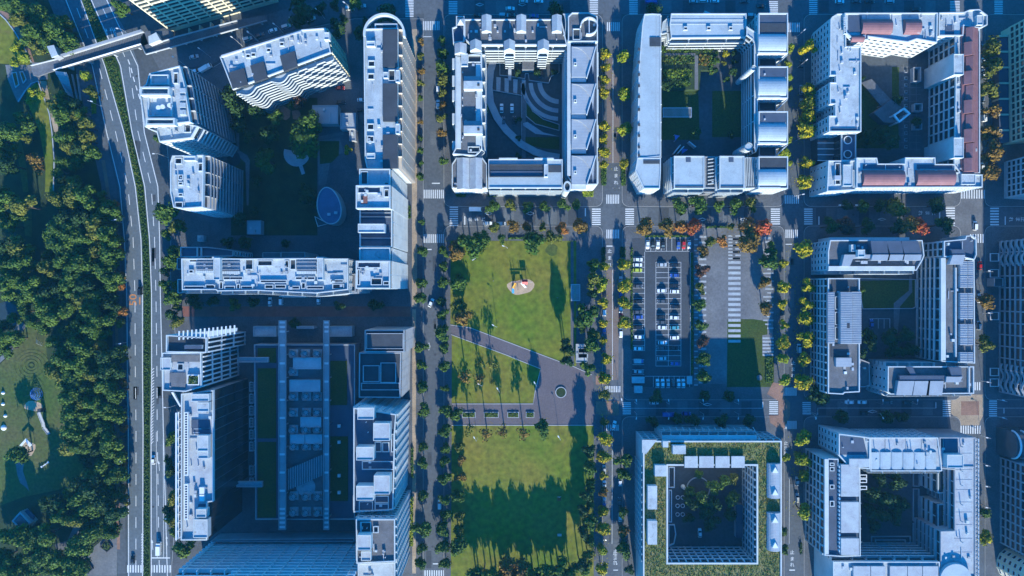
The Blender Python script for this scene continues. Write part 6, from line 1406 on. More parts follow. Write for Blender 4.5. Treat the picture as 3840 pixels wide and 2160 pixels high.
# block D courtyard
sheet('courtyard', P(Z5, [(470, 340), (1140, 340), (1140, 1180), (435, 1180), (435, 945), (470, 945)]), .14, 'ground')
sheet('courtyard_lawn', P(Z5, [(470, 590), (560, 680), (640, 760), (570, 810), (620, 880), (740, 880), (745, 1060), (440, 1060), (440, 950), (470, 945)]), .15, 'grass_dark'); sheet('courtyard_lawn', P(Z5, [(695, 480), (745, 480), (745, 760), (695, 700)]), .15, 'grass_dark')
e = bpy.data.objects.new('paving_joints', None); COL.objects.link(e); e['kind'] = 'structure'
for i in range(13): MB().bar(W(Z5(760, 480 + i * 49)), W(Z5(900, 480 + i * 49)), .25, .15, .16).build('paving_band', 'plaza_stone', e)
for x in (775, 822, 868): MB().bar(W(Z5(x, 460)), W(Z5(x, 1080)), .25, .162, .172).build('paving_band', 'plaza_stone', e)
for i in range(12):
    if i in (6, 7): continue
    c = W(Z5(792, 512 + i * 49)); t = thing('courtyard_light', '%s small square light post from the top in the top right courtyard' % ORD[i + 1], 'light', (*c, .15), 0, 'row of courtyard light posts')
    MB().box(c[0] - .7, c[1] - .7, .15, c[0] + .7, c[1] + .7, .5).build('base', 'conc', t); MB().box(c[0] - .4, c[1] - .4, .51, c[0] + .4, c[1] + .4, .9).build('top', 'dark_metal', t)
for q, lab in (((858, 738, 915, 795), 'upper square frame over a stairwell in the top right courtyard'), ((858, 880, 912, 925), 'lower square frame over a stairwell in the top right courtyard'), ((850, 480, 905, 582), 'long planted frame below the north wing of the top right courtyard')):
    r = rect(Z5, *q, 3); b = thing('stairwell_frame', lab, 'stairwell', ((r[0] + r[2]) / 2, (r[1] + r[3]) / 2, 0)); MB().ring(rpoly(r), .3, .14, 3).build('wall', 'conc', b); MB().prism(inset(rpoly(r), .31), .14, .5).build('floor', 'dark_roof', b)
# block E courtyard
sheet('courtyard', P(M5, [(405, 565), (925, 565), (925, 1165), (405, 1165)]), .14, 'ground')
sheet('courtyard_lawn', P(M5, [(412, 630), (770, 622), (772, 800), (430, 805)]), .15, 'grass_dark')
for pts in ([(395, 612), (770, 618), (770, 795), (750, 805), (430, 808)],): o = MB().ring(P(M5, pts, 1), .3, .14, 1).build('yard_wall', 'conc'); tag(o, 'low pale wall framing the sunken lawn of the middle right courtyard', 'wall')
sheet('footpath', P(M5, [(625, 770), (720, 690), (722, 600), (740, 600), (742, 700), (665, 790), (650, 960), (625, 960)]), .156, 'plaza_stone')
bay_lines('parking_bays', M5, [((490 + i * 37, 868), (490 + i * 37, 930)) for i in range(4)] + [((470, 868), (600, 868)), ((600, 868), (600, 930))])
# block F courtyard
m_ = MB()
for r0 in (80,): m_.ribbon(P(B4, arcpts(590, 840, r0, 180, 400, 22)), .5, .15, .6)
o = m_.build('garden_wall', 'conc'); tag(o, 'curved low wall in the dark courtyard of the green-roofed quadrangle', 'wall')
for pts, lab in (([(385, 690), (428, 690), (428, 835), (385, 835)], 'upper'), ([(385, 850), (408, 850), (408, 1075), (385, 1075)], 'middle'), ([(385, 1090), (428, 1090), (438, 1160), (425, 1225), (385, 1245)], 'lower')):
    o = MB().ring(P(B4, pts, 1), .4, .15, 1.1).build('ramp_wall', 'frame_white'); tag(o, '%s white-edged planter on the west side of the green-roofed quadrangle courtyard' % lab, 'wall')
for i, (x, y) in enumerate(((448, 900), (482, 900), (446, 958), (482, 958), (446, 1018), (482, 1018))):
    c = W(B4(x, y)); o = MB().ribbon([(c[0] + .9 * math.cos(R(a)), c[1] + .9 * math.sin(R(a))) for a in range(0, 361, 30)], .25, .15, .6).build('ring_bollard', 'frame_white'); tag(o, '%s small round ring bollard in the green-roofed quadrangle courtyard' % ORD[i + 1], 'bollard', 'ring bollards in the quadrangle')
c = W(B4(495, 838), 3); o = MB().tube((*c, .15), (*c, 3), 1.1, .7, 14).build('round_vent', 'frame_white'); tag(o, 'white round vent drum in the green-roofed quadrangle courtyard', 'vent')
r = rect(B4, 858, 955, 905, 1185, 4); b = thing('courtyard_shed', 'long slatted shed roof inside the green-roofed quadrangle', 'shed', (r[0], r[1], 0)); MB().prism(rpoly(r), .15, 3).build('wall', 'grey_wall', b)
for k in range(12): y = r[1] + (r[3] - r[1]) * (k + .5) / 12; MB().box(r[0], y - .7, 3.01, r[2], y + .7, 3.25).build('roof_slat', 'navy_roof', b)
# block G courtyard trim
for q, lab in (((948, 625, 1000, 735), 'upper'), ((948, 752, 998, 1010), 'middle'), ((948, 1030, 1000, 1225), 'lower'), ((612, 1132, 930, 1225), 'long'), ((645, 1160, 890, 1222), 'inner long')):
    o = MB().ring(rpoly(rect(B5, *q, 1)), .35, .15, 1).build('courtyard_wall', 'conc'); tag(o, '%s rectangular low wall in the dark courtyard of the bottom right block' % lab, 'wall')
# west block garden
for pts, m_, z in (([(470, 170), (520, 165), (575, 200), (570, 255), (540, 280), (495, 265), (475, 225)], 'paver_warm', .15), ([(585, 205), (640, 195), (658, 235), (640, 275), (595, 270)], 'paver_warm', .15), ([(135, 340), (165, 340), (165, 520), (230, 560), (250, 600), (240, 960), (225, 960), (215, 620), (150, 560)], 'plaza_stone', .15),
                  ([(790, 440), (970, 420), (1000, 540), (930, 560), (890, 620), (860, 790), (800, 800)], 'plaza_stone', .146), ([(790, 410), (1000, 370), (1000, 395), (795, 438)], 'plaza_stone', .154)): sheet('footpath', P(C3, pts), z, m_)
sheet('courtyard_lawn', P(C3, [(805, 445), (965, 445), (960, 560), (900, 620), (810, 630)]), .152, 'grass_dark')
for (zf, pts) in ((C3, [(100, 100), (790, 100), (790, 1200), (100, 1200)]),): sheet('garden', P(zf, pts), .14, 'soil')
sheet('footpath', P(M2, [(170, 1185), (1890, 1185), (1890, 1262), (170, 1262)]), .15, 'brick_red')
b = thing('fan_steps', 'pale half-round fan of terrace steps beside the big dark courtyard tree', 'steps', (*W(C3(620, 560)), 0))
for k in range(5):
    rr0 = 105 - k * 17; MB().prism(P(C3, arcpts(625, 545, rr0, 5, 200, 16)), .15 + k * .12, .27 + k * .12 if k else .27).build('step', 'conc', b)
MB().prism(P(C3, [(640, 640), (668, 630), (692, 705), (665, 715)]), .15, .3).build('path', 'conc', b)
sheet('pond', P(C3, blob(lambda x, y: (x, y), 120, 585, 55, 62, 16, .05, 2)), .155, 'water')
# ================================================================ FOOTBRIDGE AND STAIRS
b = thing('pedestrian_bridge', 'grey pedestrian bridge with railings spanning the expressway', 'bridge', (*W(Z1(770, 390)), 0))
hb = 6.0
dk = P(Z1, [(440, 450), (1090, 250), (1120, 330), (1085, 345), (410, 530)], hb)
MB().prism(dk, hb - .9, hb).build('deck', 'paver', b)
n1, n2 = W(Z1(445, 445), hb), W(Z1(1090, 245), hb); s1, s2 = W(Z1(410, 532), hb), W(Z1(1070, 335), hb)
MB().bar(n1, n2, 1.1, hb + 2.5, hb + 2.7).build('canopy', 'grey_wall', b); MB().bar(n1, n2, .15, hb + .01, hb + 1.2).build('railing', 'steel', b); MB().bar(s1, s2, .22, hb + .01, hb + 1.2).build('railing', 'frame_white', b)
for k in range(34):
    t = (k + .5) / 34; a = (n1[0] + (n2[0] - n1[0]) * t, n1[1] + (n2[1] - n1[1]) * t); c = (s1[0] + (s2[0] - s1[0]) * t, s1[1] + (s2[1] - s1[1]) * t); MB().bar(a, c, .1, hb + .01, hb + .05).build('deck_joint', 'dark_metal', b)
for t in (.1, .33, .62, .9):
    x, y = (n1[0] + s1[0]) / 2 * (1 - t) + (n2[0] + s2[0]) / 2 * t, (n1[1] + s1[1]) / 2 * (1 - t) + (n2[1] + s2[1]) / 2 * t; MB().box(x - .5, y - 2, 0, x + .5, y + 2, hb - .9).build('pillar', 'conc', b)
for k in range(9):
    t = k / 8; x, y = n1[0] + (n2[0] - n1[0]) * t, n1[1] + (n2[1] - n1[1]) * t; MB().tube((x, y, hb), (x, y, hb + 2.5), .09, .09, 6).build('canopy_post', 'steel', b)
o = MB().prism(P(Z1, [(235, 500), (360, 470), (440, 450), (410, 532), (355, 550), (290, 575), (250, 570)], hb), hb - .8, hb).build('deck', 'plaza_stone', b)
MB().bar(W(Z1(240, 498), hb), W(Z1(440, 448), hb), .2, hb + .01, hb + 1.1).build('railing', 'conc', b)
b = thing('bridge_stairs', 'dark triangular stairway descending from the west end of the pedestrian bridge', 'stairs', (*W(Z1(470, 620)), 0))
for k in range(14):
    t = k / 14; a = Z1(412 + 125 * t, 535 + 180 * t); c = Z1(500 + 45 * t, 545 + 175 * t); z = hb * (1 - t); pa, pc = W(a, z), W(c, z); d = .9; MB().prism([pa, pc, (pc[0] + d, pc[1] - 2), (pa[0] + d, pa[1] - 2)], max(0.05, z - .4), z).build('step', 'grey_wall', b)
MB().bar(W(Z1(405, 530), 5), W(Z1(540, 728), 1), .3, 0, 4).build('side_wall', 'conc', b)
for k in range(2): MB().bar(W(Z1(540 + k * 40, 560), 1), W(Z1(590 + k * 22, 760), .4), .35, .02, 1.2).build('ramp_wall', 'grey_wall', b)
b = thing('lift_tower', 'white box-topped lift tower at the west end of the pedestrian bridge', 'lift', (*W(Z1(400, 390)), 0))
MB().prism(P(Z1, [(360, 350), (405, 342), (432, 412), (395, 432)], 11), 0, 10.6).build('shaft', 'grey_wall', b); MB().prism(P(Z1, [(355, 350), (408, 340), (438, 414), (392, 436)], 11), 10.61, 11.2).build('roof', 'white_roof', b); MB().bar(W(Z1(425, 435), 6), W(Z1(455, 425), 6), 2, 5.4, 6).build('link', 'conc', b)
b = thing('elevated_walkway', 'long elevated walkway with white parapet in front of the cream tower', 'walkway', (*W(T2(800, 560)), 0))
MB().prism(P(T2, [(305, 470), (370, 400), (720, 400), (725, 480), (990, 400), (1600, 250), (1932, 190), (1932, 262), (1590, 357), (370, 700), (300, 580)], hb), hb - .8, hb).build('deck', 'paver', b)
for a, c in (((365, 700), (1590, 357)), ((1590, 357), (1932, 262)), ((725, 480), (1560, 258)), ((305, 575), (365, 700)), ((500, 555), (725, 485))): MB().bar(W(T2(*a), hb + 1), W(T2(*c), hb + 1), .22, hb + .01, hb + 1.1).build('parapet', 'conc', b)
MB().prism(P(T2, [(400, 470), (500, 418), (555, 515), (408, 572)], hb + 3), hb + .01, hb + 3).build('lift_house', 'white_wall', b)
for k in range(10): t = k / 9; a = W(T2(420 + 290 * t, 640 - 85 * t), hb); MB().bar(a, (a[0] + 1.2, a[1] + 3.6), .1, hb + .01, hb + .05).build('deck_joint', 'dark_metal', b)
for k in range(8): t = k / 7; a = W(T2(420 + 1400 * t, 620 - 370 * t), hb); MB().box(a[0] - .35, a[1] - .35, 0, a[0] + .35, a[1] + .35, hb - .8).build('pillar', 'conc', b)
# ================================================================ PLAY EQUIPMENT AND SMALL THINGS
g0 = .16
b = thing('play_structure', 'play structure with red roof, slide and tall posts on the sand patch', 'playground', (*W(M3(860, 730)), g0))
def wp(x, y, z=0): p = W(M3(x, y), z); return (p[0], p[1], z)
for x, y in ((805, 722), (825, 722), (862, 715), (880, 722), (905, 722), (812, 740)): p = wp(x, y); MB().tube((p[0], p[1], g0), (p[0], p[1], 4.6), .13, .13, 6).build('post', 'dark_metal', b)
q = P(M3, [(872, 710), (912, 712), (912, 728), (872, 726)], 3.6); MB().gable((min(a[0] for a in q), min(a[1] for a in q) - .6, max(a[0] for a in q), max(a[1] for a in q) + .6), 3.4, 3.5, 4.4, 'x', 0, 0).build('roof', 'red_plastic', b)
MB().prism(P(M3, [(800, 712), (865, 712), (865, 726), (800, 726)], 2.0), 1.9, 2.1).build('platform', 'orange_bed', b); MB().bar(W(M3(795, 719), 2.6), W(M3(912, 719), 2.6), .3, 2.5, 2.8).build('beam', 'conc', b)
a = wp(826, 728, 2.0); c = wp(808, 765, .5); d = wp(808, 800, .3)
for s, e_, mm, nm in ((a, c, 'yellow_plastic', 'slide'), (c, d, 'cyan_plastic', 'slide_end')):
    m_ = MB(); dx = Vector((e_[0] - s[0], e_[1] - s[1])).normalized(); n_ = Vector((-dx.y, dx.x)) * .45
    m_.face([(s[0] - n_.x, s[1] - n_.y, s[2]), (e_[0] - n_.x, e_[1] - n_.y, e_[2]), (e_[0] + n_.x, e_[1] + n_.y, e_[2]), (s[0] + n_.x, s[1] + n_.y, s[2])])
    for q in (-1, 1): m_.tube((s[0] + n_.x * q, s[1] + n_.y * q, s[2] + .2), (e_[0] + n_.x * q, e_[1] + n_.y * q, e_[2] + .2), .1, .1, 5)
    m_.build(nm, mm, b)
a = wp(862, 728, 1.8); c = wp(893, 762, .2); m_ = MB(); m_.tube(a, c, .12, .12, 5); m_.tube((a[0] + .8, a[1] + .3, a[2]), (c[0] + .8, c[1] + .3, c[2]), .12, .12, 5); m_.face([a, c, (c[0] + .8, c[1] + .3, c[2]), (a[0] + .8, a[1] + .3, a[2])]); m_.build('ramp', 'frame_white', b)
MB().tube(wp(915, 719, 3.4), wp(945, 722, .3), .1, .1, 5).build('pole', 'steel', b)
def person(zf, x, y, label, top='cloth_dark', z=.14, deg=0, legs='cloth_dark'):
    p = W(zf(x, y)); b = thing('person', label, 'person', (p[0], p[1], z), R(deg))
    sk = [(0, 0, .95), (0, 0, 1.2), (0, 0, 1.42), (0, 0, 1.52), (0, 0, 1.66), (.09, .02, .9), (.10, .12, .5), (.10, .06, .06), (.10, .18, .03), (-.09, -.02, .9), (-.10, -.14, .5), (-.10, -.28, .08), (-.10, -.18, .03), (.2, 0, 1.4), (.26, -.06, 1.12), (.27, .06, .88), (-.2, 0, 1.4), (-.26, .04, 1.12), (-.27, .16, .9)]
    ed = [(0, 1), (1, 2), (2, 3), (3, 4), (0, 5), (5, 6), (6, 7), (7, 8), (0, 9), (9, 10), (10, 11), (11, 12), (2, 13), (13, 14), (14, 15), (2, 16), (16, 17), (17, 18)]
    rad = [.14, .14, .15, .06, .11, .10, .065, .05, .04, .10, .065, .05, .04, .065, .05, .035, .065, .05, .035]
    key = ('person', top)
    def f():
        me = bpy.data.meshes.new('body'); me.from_pydata(sk, ed, []); o = bpy.data.objects.new('tmp', me); COL.objects.link(o)
        mo_ = o.modifiers.new('s', 'SKIN'); sv = me.skin_vertices[0].data
        for i, r_ in enumerate(rad): sv[i].radius = (r_, r_ * .85)
        sv[0].use_root = True; o.modifiers.new('ss', 'SUBSURF').levels = 1
        bpy.context.view_layer.update(); m2 = bpy.data.meshes.new_from_object(o.evaluated_get(bpy.context.evaluated_depsgraph_get())); bpy.data.objects.remove(o)
        m2.materials.clear()
        for q in (top, legs, 'skin'): m2.materials.append(M[q])
        for pl in m2.polygons: zc = pl.center.z; pl.material_index = 2 if zc > 1.5 else (0 if zc > .9 else 1)
        return m2
    c = bpy.data.objects.new('body', cached(key, f)); COL.objects.link(c); c.parent = b
    hr = cached('hair', lambda: MB().tube((0, -.02, 1.66), (0, -.02, 1.8), .12, .06, 8).mesh('hair', 'cloth_dark')); c = bpy.data.objects.new('hair', hr); COL.objects.link(c); c.parent = b
person(M3, 843, 770, 'person in dark clothes standing beside the slide on the sand patch', z=.16); person(M3, 1124, 832, 'person in a white top walking on the east side of the upper lawn', 'cloth_white'); person(M3, 668, 712, 'person in a pale top on the west side of the upper lawn', 'cloth_white')
person(B3, 1012, 1005, 'person in dark clothes near the tree shadows on the lower lawn'); person(B3, 1218, 895, 'person in dark clothes at the shaded east edge of the lower lawn'); person(M3, 293, 356, 'person crossing the street corner beside the park', 'cloth_white', .03)
# tent, bench, utility boxes
p = W(B3(1138, 895)); b = thing('small_tent', 'small orange and white tent pitched on the lower lawn', 'tent', (*p, .14)); m_ = MB(); m_.gable((p[0] - 1.0, p[1] - .9, p[0] + 1.0, p[1] + .9), .15, .2, 1.3, 'y', 0, 1); m_.build('canopy', ['frame_white', 'orange_bed'], b)
p = W(B3(1140, 1155)); b = thing('small_tent', 'small pale tent in the tree shade on the lower lawn', 'tent', (*p, .14)); m_ = MB(); m_.gable((p[0] - 1.0, p[1] - .6, p[0] + 1.0, p[1] + .6), .15, .2, 1.0, 'x', 0, 0); m_.build('canopy', ['conc'], b)
p = W(M3(528, 558)); b = thing('park_bench', 'pale bench beside the trees at the north-west of the upper lawn', 'bench', (*p, .14), R(35))
for n_, bx, mm in (('seat', (-1, -.25, .4, 1, .25, .46), 'conc'), ('leg', (-.9, -.2, 0, -.8, .2, .4), 'steel'), ('leg', (.8, -.2, 0, .9, .2, .4), 'steel'), ('backrest', (-1, .2, .5, 1, .26, .85), 'conc')): o = MB().box(*bx).build(n_, mm); o.parent = b
for i, (x, y, w, d) in enumerate(((1295, 1195, 2.4, 2.0), (1308, 1228, 2.2, 2.2), (1298, 1262, 2.6, 2.0))):
    p = W(M3(x, y), 3); b = thing('park_kiosk', '%s white-roofed kiosk from the top beside the east park path' % ORD[i + 1], 'kiosk', (*p, 0), 0, 'kiosks beside the park path'); MB().box(p[0] - w, p[1] - d, .14, p[0] + w, p[1] + d, 2.7).build('wall', 'grey_wall', b); MB().box(p[0] - w - .2, p[1] - d - .2, 2.71, p[0] + w + .2, p[1] + d + .2, 3).ring([(p[0] - w - .2, p[1] - d - .2), (p[0] + w + .2, p[1] - d - .2), (p[0] + w + .2, p[1] + d + .2), (p[0] - w - .2, p[1] + d + .2)], .25, 3, 3.3).build('roof', 'conc', b)
b = thing('slatted_pergola', 'blue-shaded slatted pergola between the lawn and the east park trees', 'pergola', (*W(M3(1255, 795)), 0)); r = rect(M3, 1222, 735, 1288, 855, 3); MB().ring(rpoly(r), .25, 2.7, 3).build('frame', 'steel', b)
for k in range(15): y = r[1] + (r[3] - r[1]) * (k + .5) / 15; MB().box(r[0] + .26, y - .12, 2.75, r[2] - .26, y + .12, 2.95).build('slat', 'steel', b)
for xx in (r[0] + .15, r[2] - .15):
    for yy in (r[1] + .15, r[3] - .15): MB().box(xx - .12, yy - .12, .14, xx + .12, yy + .12, 2.7).build('post', 'steel', b)
# tent-like light covers on car park edge, huts
for i, (q, lab) in enumerate((((250, 1400, 335, 1440), 'white flat-roofed hut at the bottom left of the car park'), ((265, 1272, 312, 1298), 'small blue-white ticket hut on the west side of the car park'), ((645, 1395, 676, 1448), 'pale hut at the south-east corner of the car park'), ((268, 1465, 320, 1510), 'square white hut at the street corner below the car park'))):
    r = rect(M4, *q, 3); b = thing('parking_hut', lab, 'hut', ((r[0] + r[2]) / 2, (r[1] + r[3]) / 2, 0)); MB().prism(rpoly(r), .14, 2.7).build('wall', 'grey_wall', b); MB().prism(inset(rpoly(r), -.2), 2.71, 2.95).build('roof', 'white_roof', b)
p = W(M4(1157, 1402)); o = MB().tube((*p, .15), (*p, .6), 1.4, 1.2, 16).build('round_planter', 'plaza_stone'); tag(o, 'round grey drum on the shaded lawn south of the plaza', 'planter')
# western playground
def blobmound(name, label, cat, zf, x, y, r, h_, m, z=.055, n=18):
    c = W(zf(x, y)); rr_ = (zf(r, 0)[0] - zf(0, 0)[0]) * S; mb = MB(); prev = None
    rings = [(rr_ * math.cos(R(a)), h_ * math.sin(R(a))) for a in (0, 20, 40, 60, 78, 90)]
    for i, (q, zz) in enumerate(rings[:-1]):
        q2, z2 = rings[i + 1]
        for k in range(n):
            a0, a1 = 6.2832 * k / n, 6.2832 * (k + 1) / n
            mb.face([(c[0] + q * math.cos(a0), c[1] + q * math.sin(a0), z + zz), (c[0] + q * math.cos(a1), c[1] + q * math.sin(a1), z + zz), (c[0] + q2 * math.cos(a1), c[1] + q2 * math.sin(a1), z + z2), (c[0] + q2 * math.cos(a0), c[1] + q2 * math.sin(a0), z + z2)])
    o = mb.build(name, m); return tag(o, label, cat)
b = thing('rope_net', 'blue pyramid climbing net with splayed anchor ropes in the western park', 'climbing net', (*W(L4(258, 180)), .05))
c = W(L4(258, 180)); top = (c[0], c[1], 4.2); MB().tube((*c, .05), top, .12, .1, 8).build('pole', 'steel', b)
for k in range(8): a = R(45 * k + 10); MB().tube(top, (c[0] + 6.2 * math.cos(a), c[1] + 6.2 * math.sin(a), .1), .05, .05, 4).build('anchor_rope', 'dark_metal', b)
m_ = MB()
for z, rr_ in ((.5, 3.0), (1.2, 2.5), (2.0, 1.9), (2.8, 1.2), (3.5, .6)):
    for k in range(16): a0, a1 = R(22.5 * k), R(22.5 * (k + 1)); m_.tube((c[0] + rr_ * math.cos(a0), c[1] + rr_ * math.sin(a0), z), (c[0] + rr_ * math.cos(a1), c[1] + rr_ * math.sin(a1), z), .1, .1, 4)
for k in range(16): a0 = R(22.5 * k); m_.tube((c[0] + 3.0 * math.cos(a0), c[1] + 3.0 * math.sin(a0), .5), (c[0], c[1], 4), .09, .05, 4)
m_.build('net', 'blue_play', b)
for i, (x, y, r_) in enumerate(((24, 172, 12), (24, 250, 12), (40, 332, 12), (28, 415, 20))):
    blobmound('play_dome', ('topmost', 'second', 'third', 'largest')[i] + ' white play dome on the lawn at the west edge', 'play dome', L4, x, y, r_, 1.1, 'frame_white')['group'] = 'play domes in the western park'
b = thing('park_slide', 'long pale wavy slide on the lawn of the western park', 'slide', (*W(L4(325, 380)), .05))
pts = [(305, 300), (315, 350), (322, 385), (318, 410), (330, 430), (345, 460)]; zz = [3.4, 2.6, 1.9, 1.3, .8, .3]; Q = [(*W(L4(*p)), z) for p, z in zip(pts, zz)]
m_ = MB()
for a, c in zip(Q, Q[1:]):
    d = Vector((c[0] - a[0], c[1] - a[1])).normalized(); n_ = Vector((-d.y, d.x)) * .75; m_.face([(a[0] - n_.x, a[1] - n_.y, a[2]), (c[0] - n_.x, c[1] - n_.y, c[2]), (c[0] + n_.x, c[1] + n_.y, c[2]), (a[0] + n_.x, a[1] + n_.y, a[2])])
    for s in (-1, 1): m_.tube((a[0] + n_.x * s, a[1] + n_.y * s, a[2] + .2), (c[0] + n_.x * s, c[1] + n_.y * s, c[2] + .2), .14, .14, 5)
m_.build('chute', 'grey_wall', b); p = Q[0]; MB().box(p[0] - .8, p[1], .05, p[0] + .8, p[1] + 1.6, 3.4).build('tower', 'dark_metal', b)
b = thing('play_shelter', 'tilted white shelter roof beside the round tree in the western park', 'shelter', (*W(L4(180, 520)), .05)); MB().prism(P(L4, [(135, 540), (180, 490), (222, 535), (205, 550), (178, 510), (150, 545)], 3), 2.7, 3).build('roof', 'frame_white', b)
for x, y in ((140, 538), (180, 495), (216, 538)): p = W(L4(x, y), 2.8); MB().box(p[0] - .1, p[1] - .1, .05, p[0] + .1, p[1] + .1, 2.7).build('post', 'steel', b)
p = W(L4(320, 670)); b = thing('spring_seesaw', 'white seesaw in the tree shade of the western park', 'seesaw', (*p, .05), R(35)); o = MB().box(-2.2, -.2, .5, 2.2, .2, .62).build('plank', 'frame_white'); o.parent = b; o = MB().box(-.3, -.3, 0, .3, .3, .5).build('base', 'steel'); o.parent = b
for s in (-1, 1): o = MB().box(s * 2.0 - .3, -.45, .62, s * 2.0 + .3, .45, .8).build('seat', 'frame_white'); o.parent = b
b = thing('park_pavilion', 'square pavilion with pale yellow-green roof rotated in the dark park corner', 'pavilion', (*W(L4(160, 1075)), .05)); MB().prism(P(L4, [(82, 1065), (140, 1000), (215, 1080), (158, 1145)], 5), .05, 4.4).build('wall', 'grey_wall', b)
rp_ = P(L4, [(82, 1065), (140, 1000), (215, 1080), (158, 1145)], 5); MB().prism(rp_, 4.41, 4.8).ring(rp_, .7, 4.8, 5.1).build('roof', ['conc'], b); MB().prism(inset(rp_, .8), 4.801, 4.95).build('skylight', 'sky_glass', b)
for k in range(3): MB().prism(P(L4, [(170 + k * 25, 1000 + k * 18), (190 + k * 25, 985 + k * 18), (235, 1030 + k * 10), (215, 1050 + k * 10)], 3), 2.6 - k * .2, 2.9 - k * .2).build('lean_to', 'navy_roof', b)
b = thing('climbing_bars', 'white climbing frame beside the terraced mound in the western park', 'climbing frame', (*W(M1(310, 1165)), .05))
for k in range(5): a = W(M1(275 + k * 12, 1150 + k * 8)); c = W(M1(300 + k * 10, 1180 + k * 4)); MB().tube((*a, .05), (*c, 2.4), .1, .1, 5).build('bar', 'frame_white', b)
for i, (x, y) in enumerate(((740, 1220), (605, 1370))):
    b = thing('tree_planter', ('upper' if i == 0 else 'lower') + ' timber-framed planter on the plaza by the expressway crossing', 'planter', (*W(L4(x, y)), .05), 0, 'planters on the plaza by the expressway')
    q = P(L4, [(x - 45, y + 25), (x, y - 35), (x + 45, y + 30), (x + 5, y + 65)], .6); MB().ring(q, .4, .05, .7).build('edge', 'dark_metal', b); MB().prism(inset(q, .41), .05, .5).build('soil', 'soil', b)
    leafy(b, L4, (x - 20, y, x + 25, y + 40), .5, 90, ('forest_0', 'dark_0', 'olive_1'), s=.3, hh=.9, seed=i)
# ================================================================ VEHICLES
car(M1, 1055, 785, 90, 'black', 'black van driving on the west carriageway of the expressway', 'van', z=.06)
car(B1, 1066, 640, 90, 'white', 'white car near the hatched island on the east carriageway', z=.06); car(B1, 1107, 1255, 90, 'white', 'white truck waiting at the stop line of the expressway', 'truck', z=.06); car(B1, 922, 1335, 90, 'black', 'black car at the expressway crossing beside the zebra stripes', z=.06)
car(M3, 222, 868, 65, 'white', 'white sedan turning on the street west of the park'); car(B3, 283, 940, 90, 'white', 'white van parked under trees on the street west of the park', 'van')
car(Z2, 1495, 665, 90, 'white', 'white van parked by the green trees below the north crossing', 'van', 'cars parked along the street west of the dormered block'); car(Z2, 1494, 785, 90, 'white', 'white car parked behind the van on the street west of the dormered block', 'car', 'cars parked along the street west of the dormered block')
car(M3, 540, 200, 0, 'white', 'white truck on the street north of the park', 'truck'); car(M3, 625, 300, 0, 'white', 'white car following the painted lettering north of the park'); car(M3, 722, 302, 0, 'silver', 'silver van in tree shade north of the park', 'van')
car(B3, 1530, 372, 72, 'white', 'white sedan turning over the zebra stripes of the brick crossing')
car(M5, 1142, 280, 88, 'white', 'white van waiting in the sunlit east intersection', 'van'); car(M5, 348, 1396, 180, 'white', 'left of two white cars on the street below the middle right block'); car(M5, 430, 1396, 180, 'white', 'right of two white cars on the street below the middle right block'); car(M5, 590, 1398, 0, 'dark grey', 'dark grey car on the shaded street below the middle right block'); car(M5, 722, 1400, 0, 'black', 'black car beside the lamp on the street below the middle right block')
car(B5, 555, 150, 0, 'black', 'left black car below the painted diamond on the south-east street'); car(B5, 728, 150, 0, 'black', 'right black car below the painted diamond on the south-east street')
car(M5, 1172, 530, 90, 'red', 'dark red and white car parked beside the middle right block'); car(M5, 1170, 738, 90, 'white', 'white car parked halfway along the middle right block', 'car', 'cars beside the middle right block'); car(M5, 1165, 910, 90, 'silver', 'silver van parked at the lower end of the middle right block', 'van', 'cars beside the middle right block')
for i, (y, t, cc) in enumerate(((345, 'car', 'dark grey'), (445, 'van', 'white'), (525, 'car', 'white'), (705, 'car', 'silver'), (825, 'truck', 'white'), (1190, 'car', 'white'))): car(Z5, 1355 - i * 2, y, 92, cc, '%s %s %s from the top parked under the brown trees of the east street' % (ORD[i + 1], cc, t), t, 'vehicles parked under the brown street trees')
for i, (y, t, cc) in enumerate(((640, 'van', 'silver'), (735, 'car', 'silver'), (460, 'car', 'dark grey'), (880, 'car', 'dark grey'))): car(Z5, 50, y, 90, cc, '%s by the west front of the top right block, %s' % (cc + ' ' + t, ('upper', 'lower', 'near the first trees', 'near the last trees')[i]), t, 'vehicles parked at the west front')
car(B4, 1282, 790, 90, 'silver', 'upper silver car on the street east of the green-roofed quadrangle'); car(B4, 1282, 905, 90, 'silver', 'lower silver car on the street east of the green-roofed quadrangle'); car(M4, 1443, 1195, 90, 'white', 'white van parked on the street between the plaza and gridded front', 'van'); car(M4, 1325, 930, 90, 'black', 'black car parked beside the plaza on the yellow tree street')
car(B4, 604, 1150, 92, 'white', 'white car parked in the dark courtyard of the green-roofed quadrangle')
for x, y, cc, a, lab in ((330, 815, 'yellow', 90, 'yellow car in the courtyard beside the curved walkway'), (445, 815, 'white', 90, 'smaller white car inside the walled parking yard'), (523, 815, 'white', 90, 'larger white car inside the walled parking yard'), (740, 548, 'black', 90, 'black car in the walled garden below the dormered block'), (540, 910, 'black', 90, 'black car beside the round bush in the walled parking yard'), (460, 915, 'dark grey', 90, 'dark grey car in shadow inside the walled parking yard')): car(Z3, x, y, a, cc, lab, z=.16)
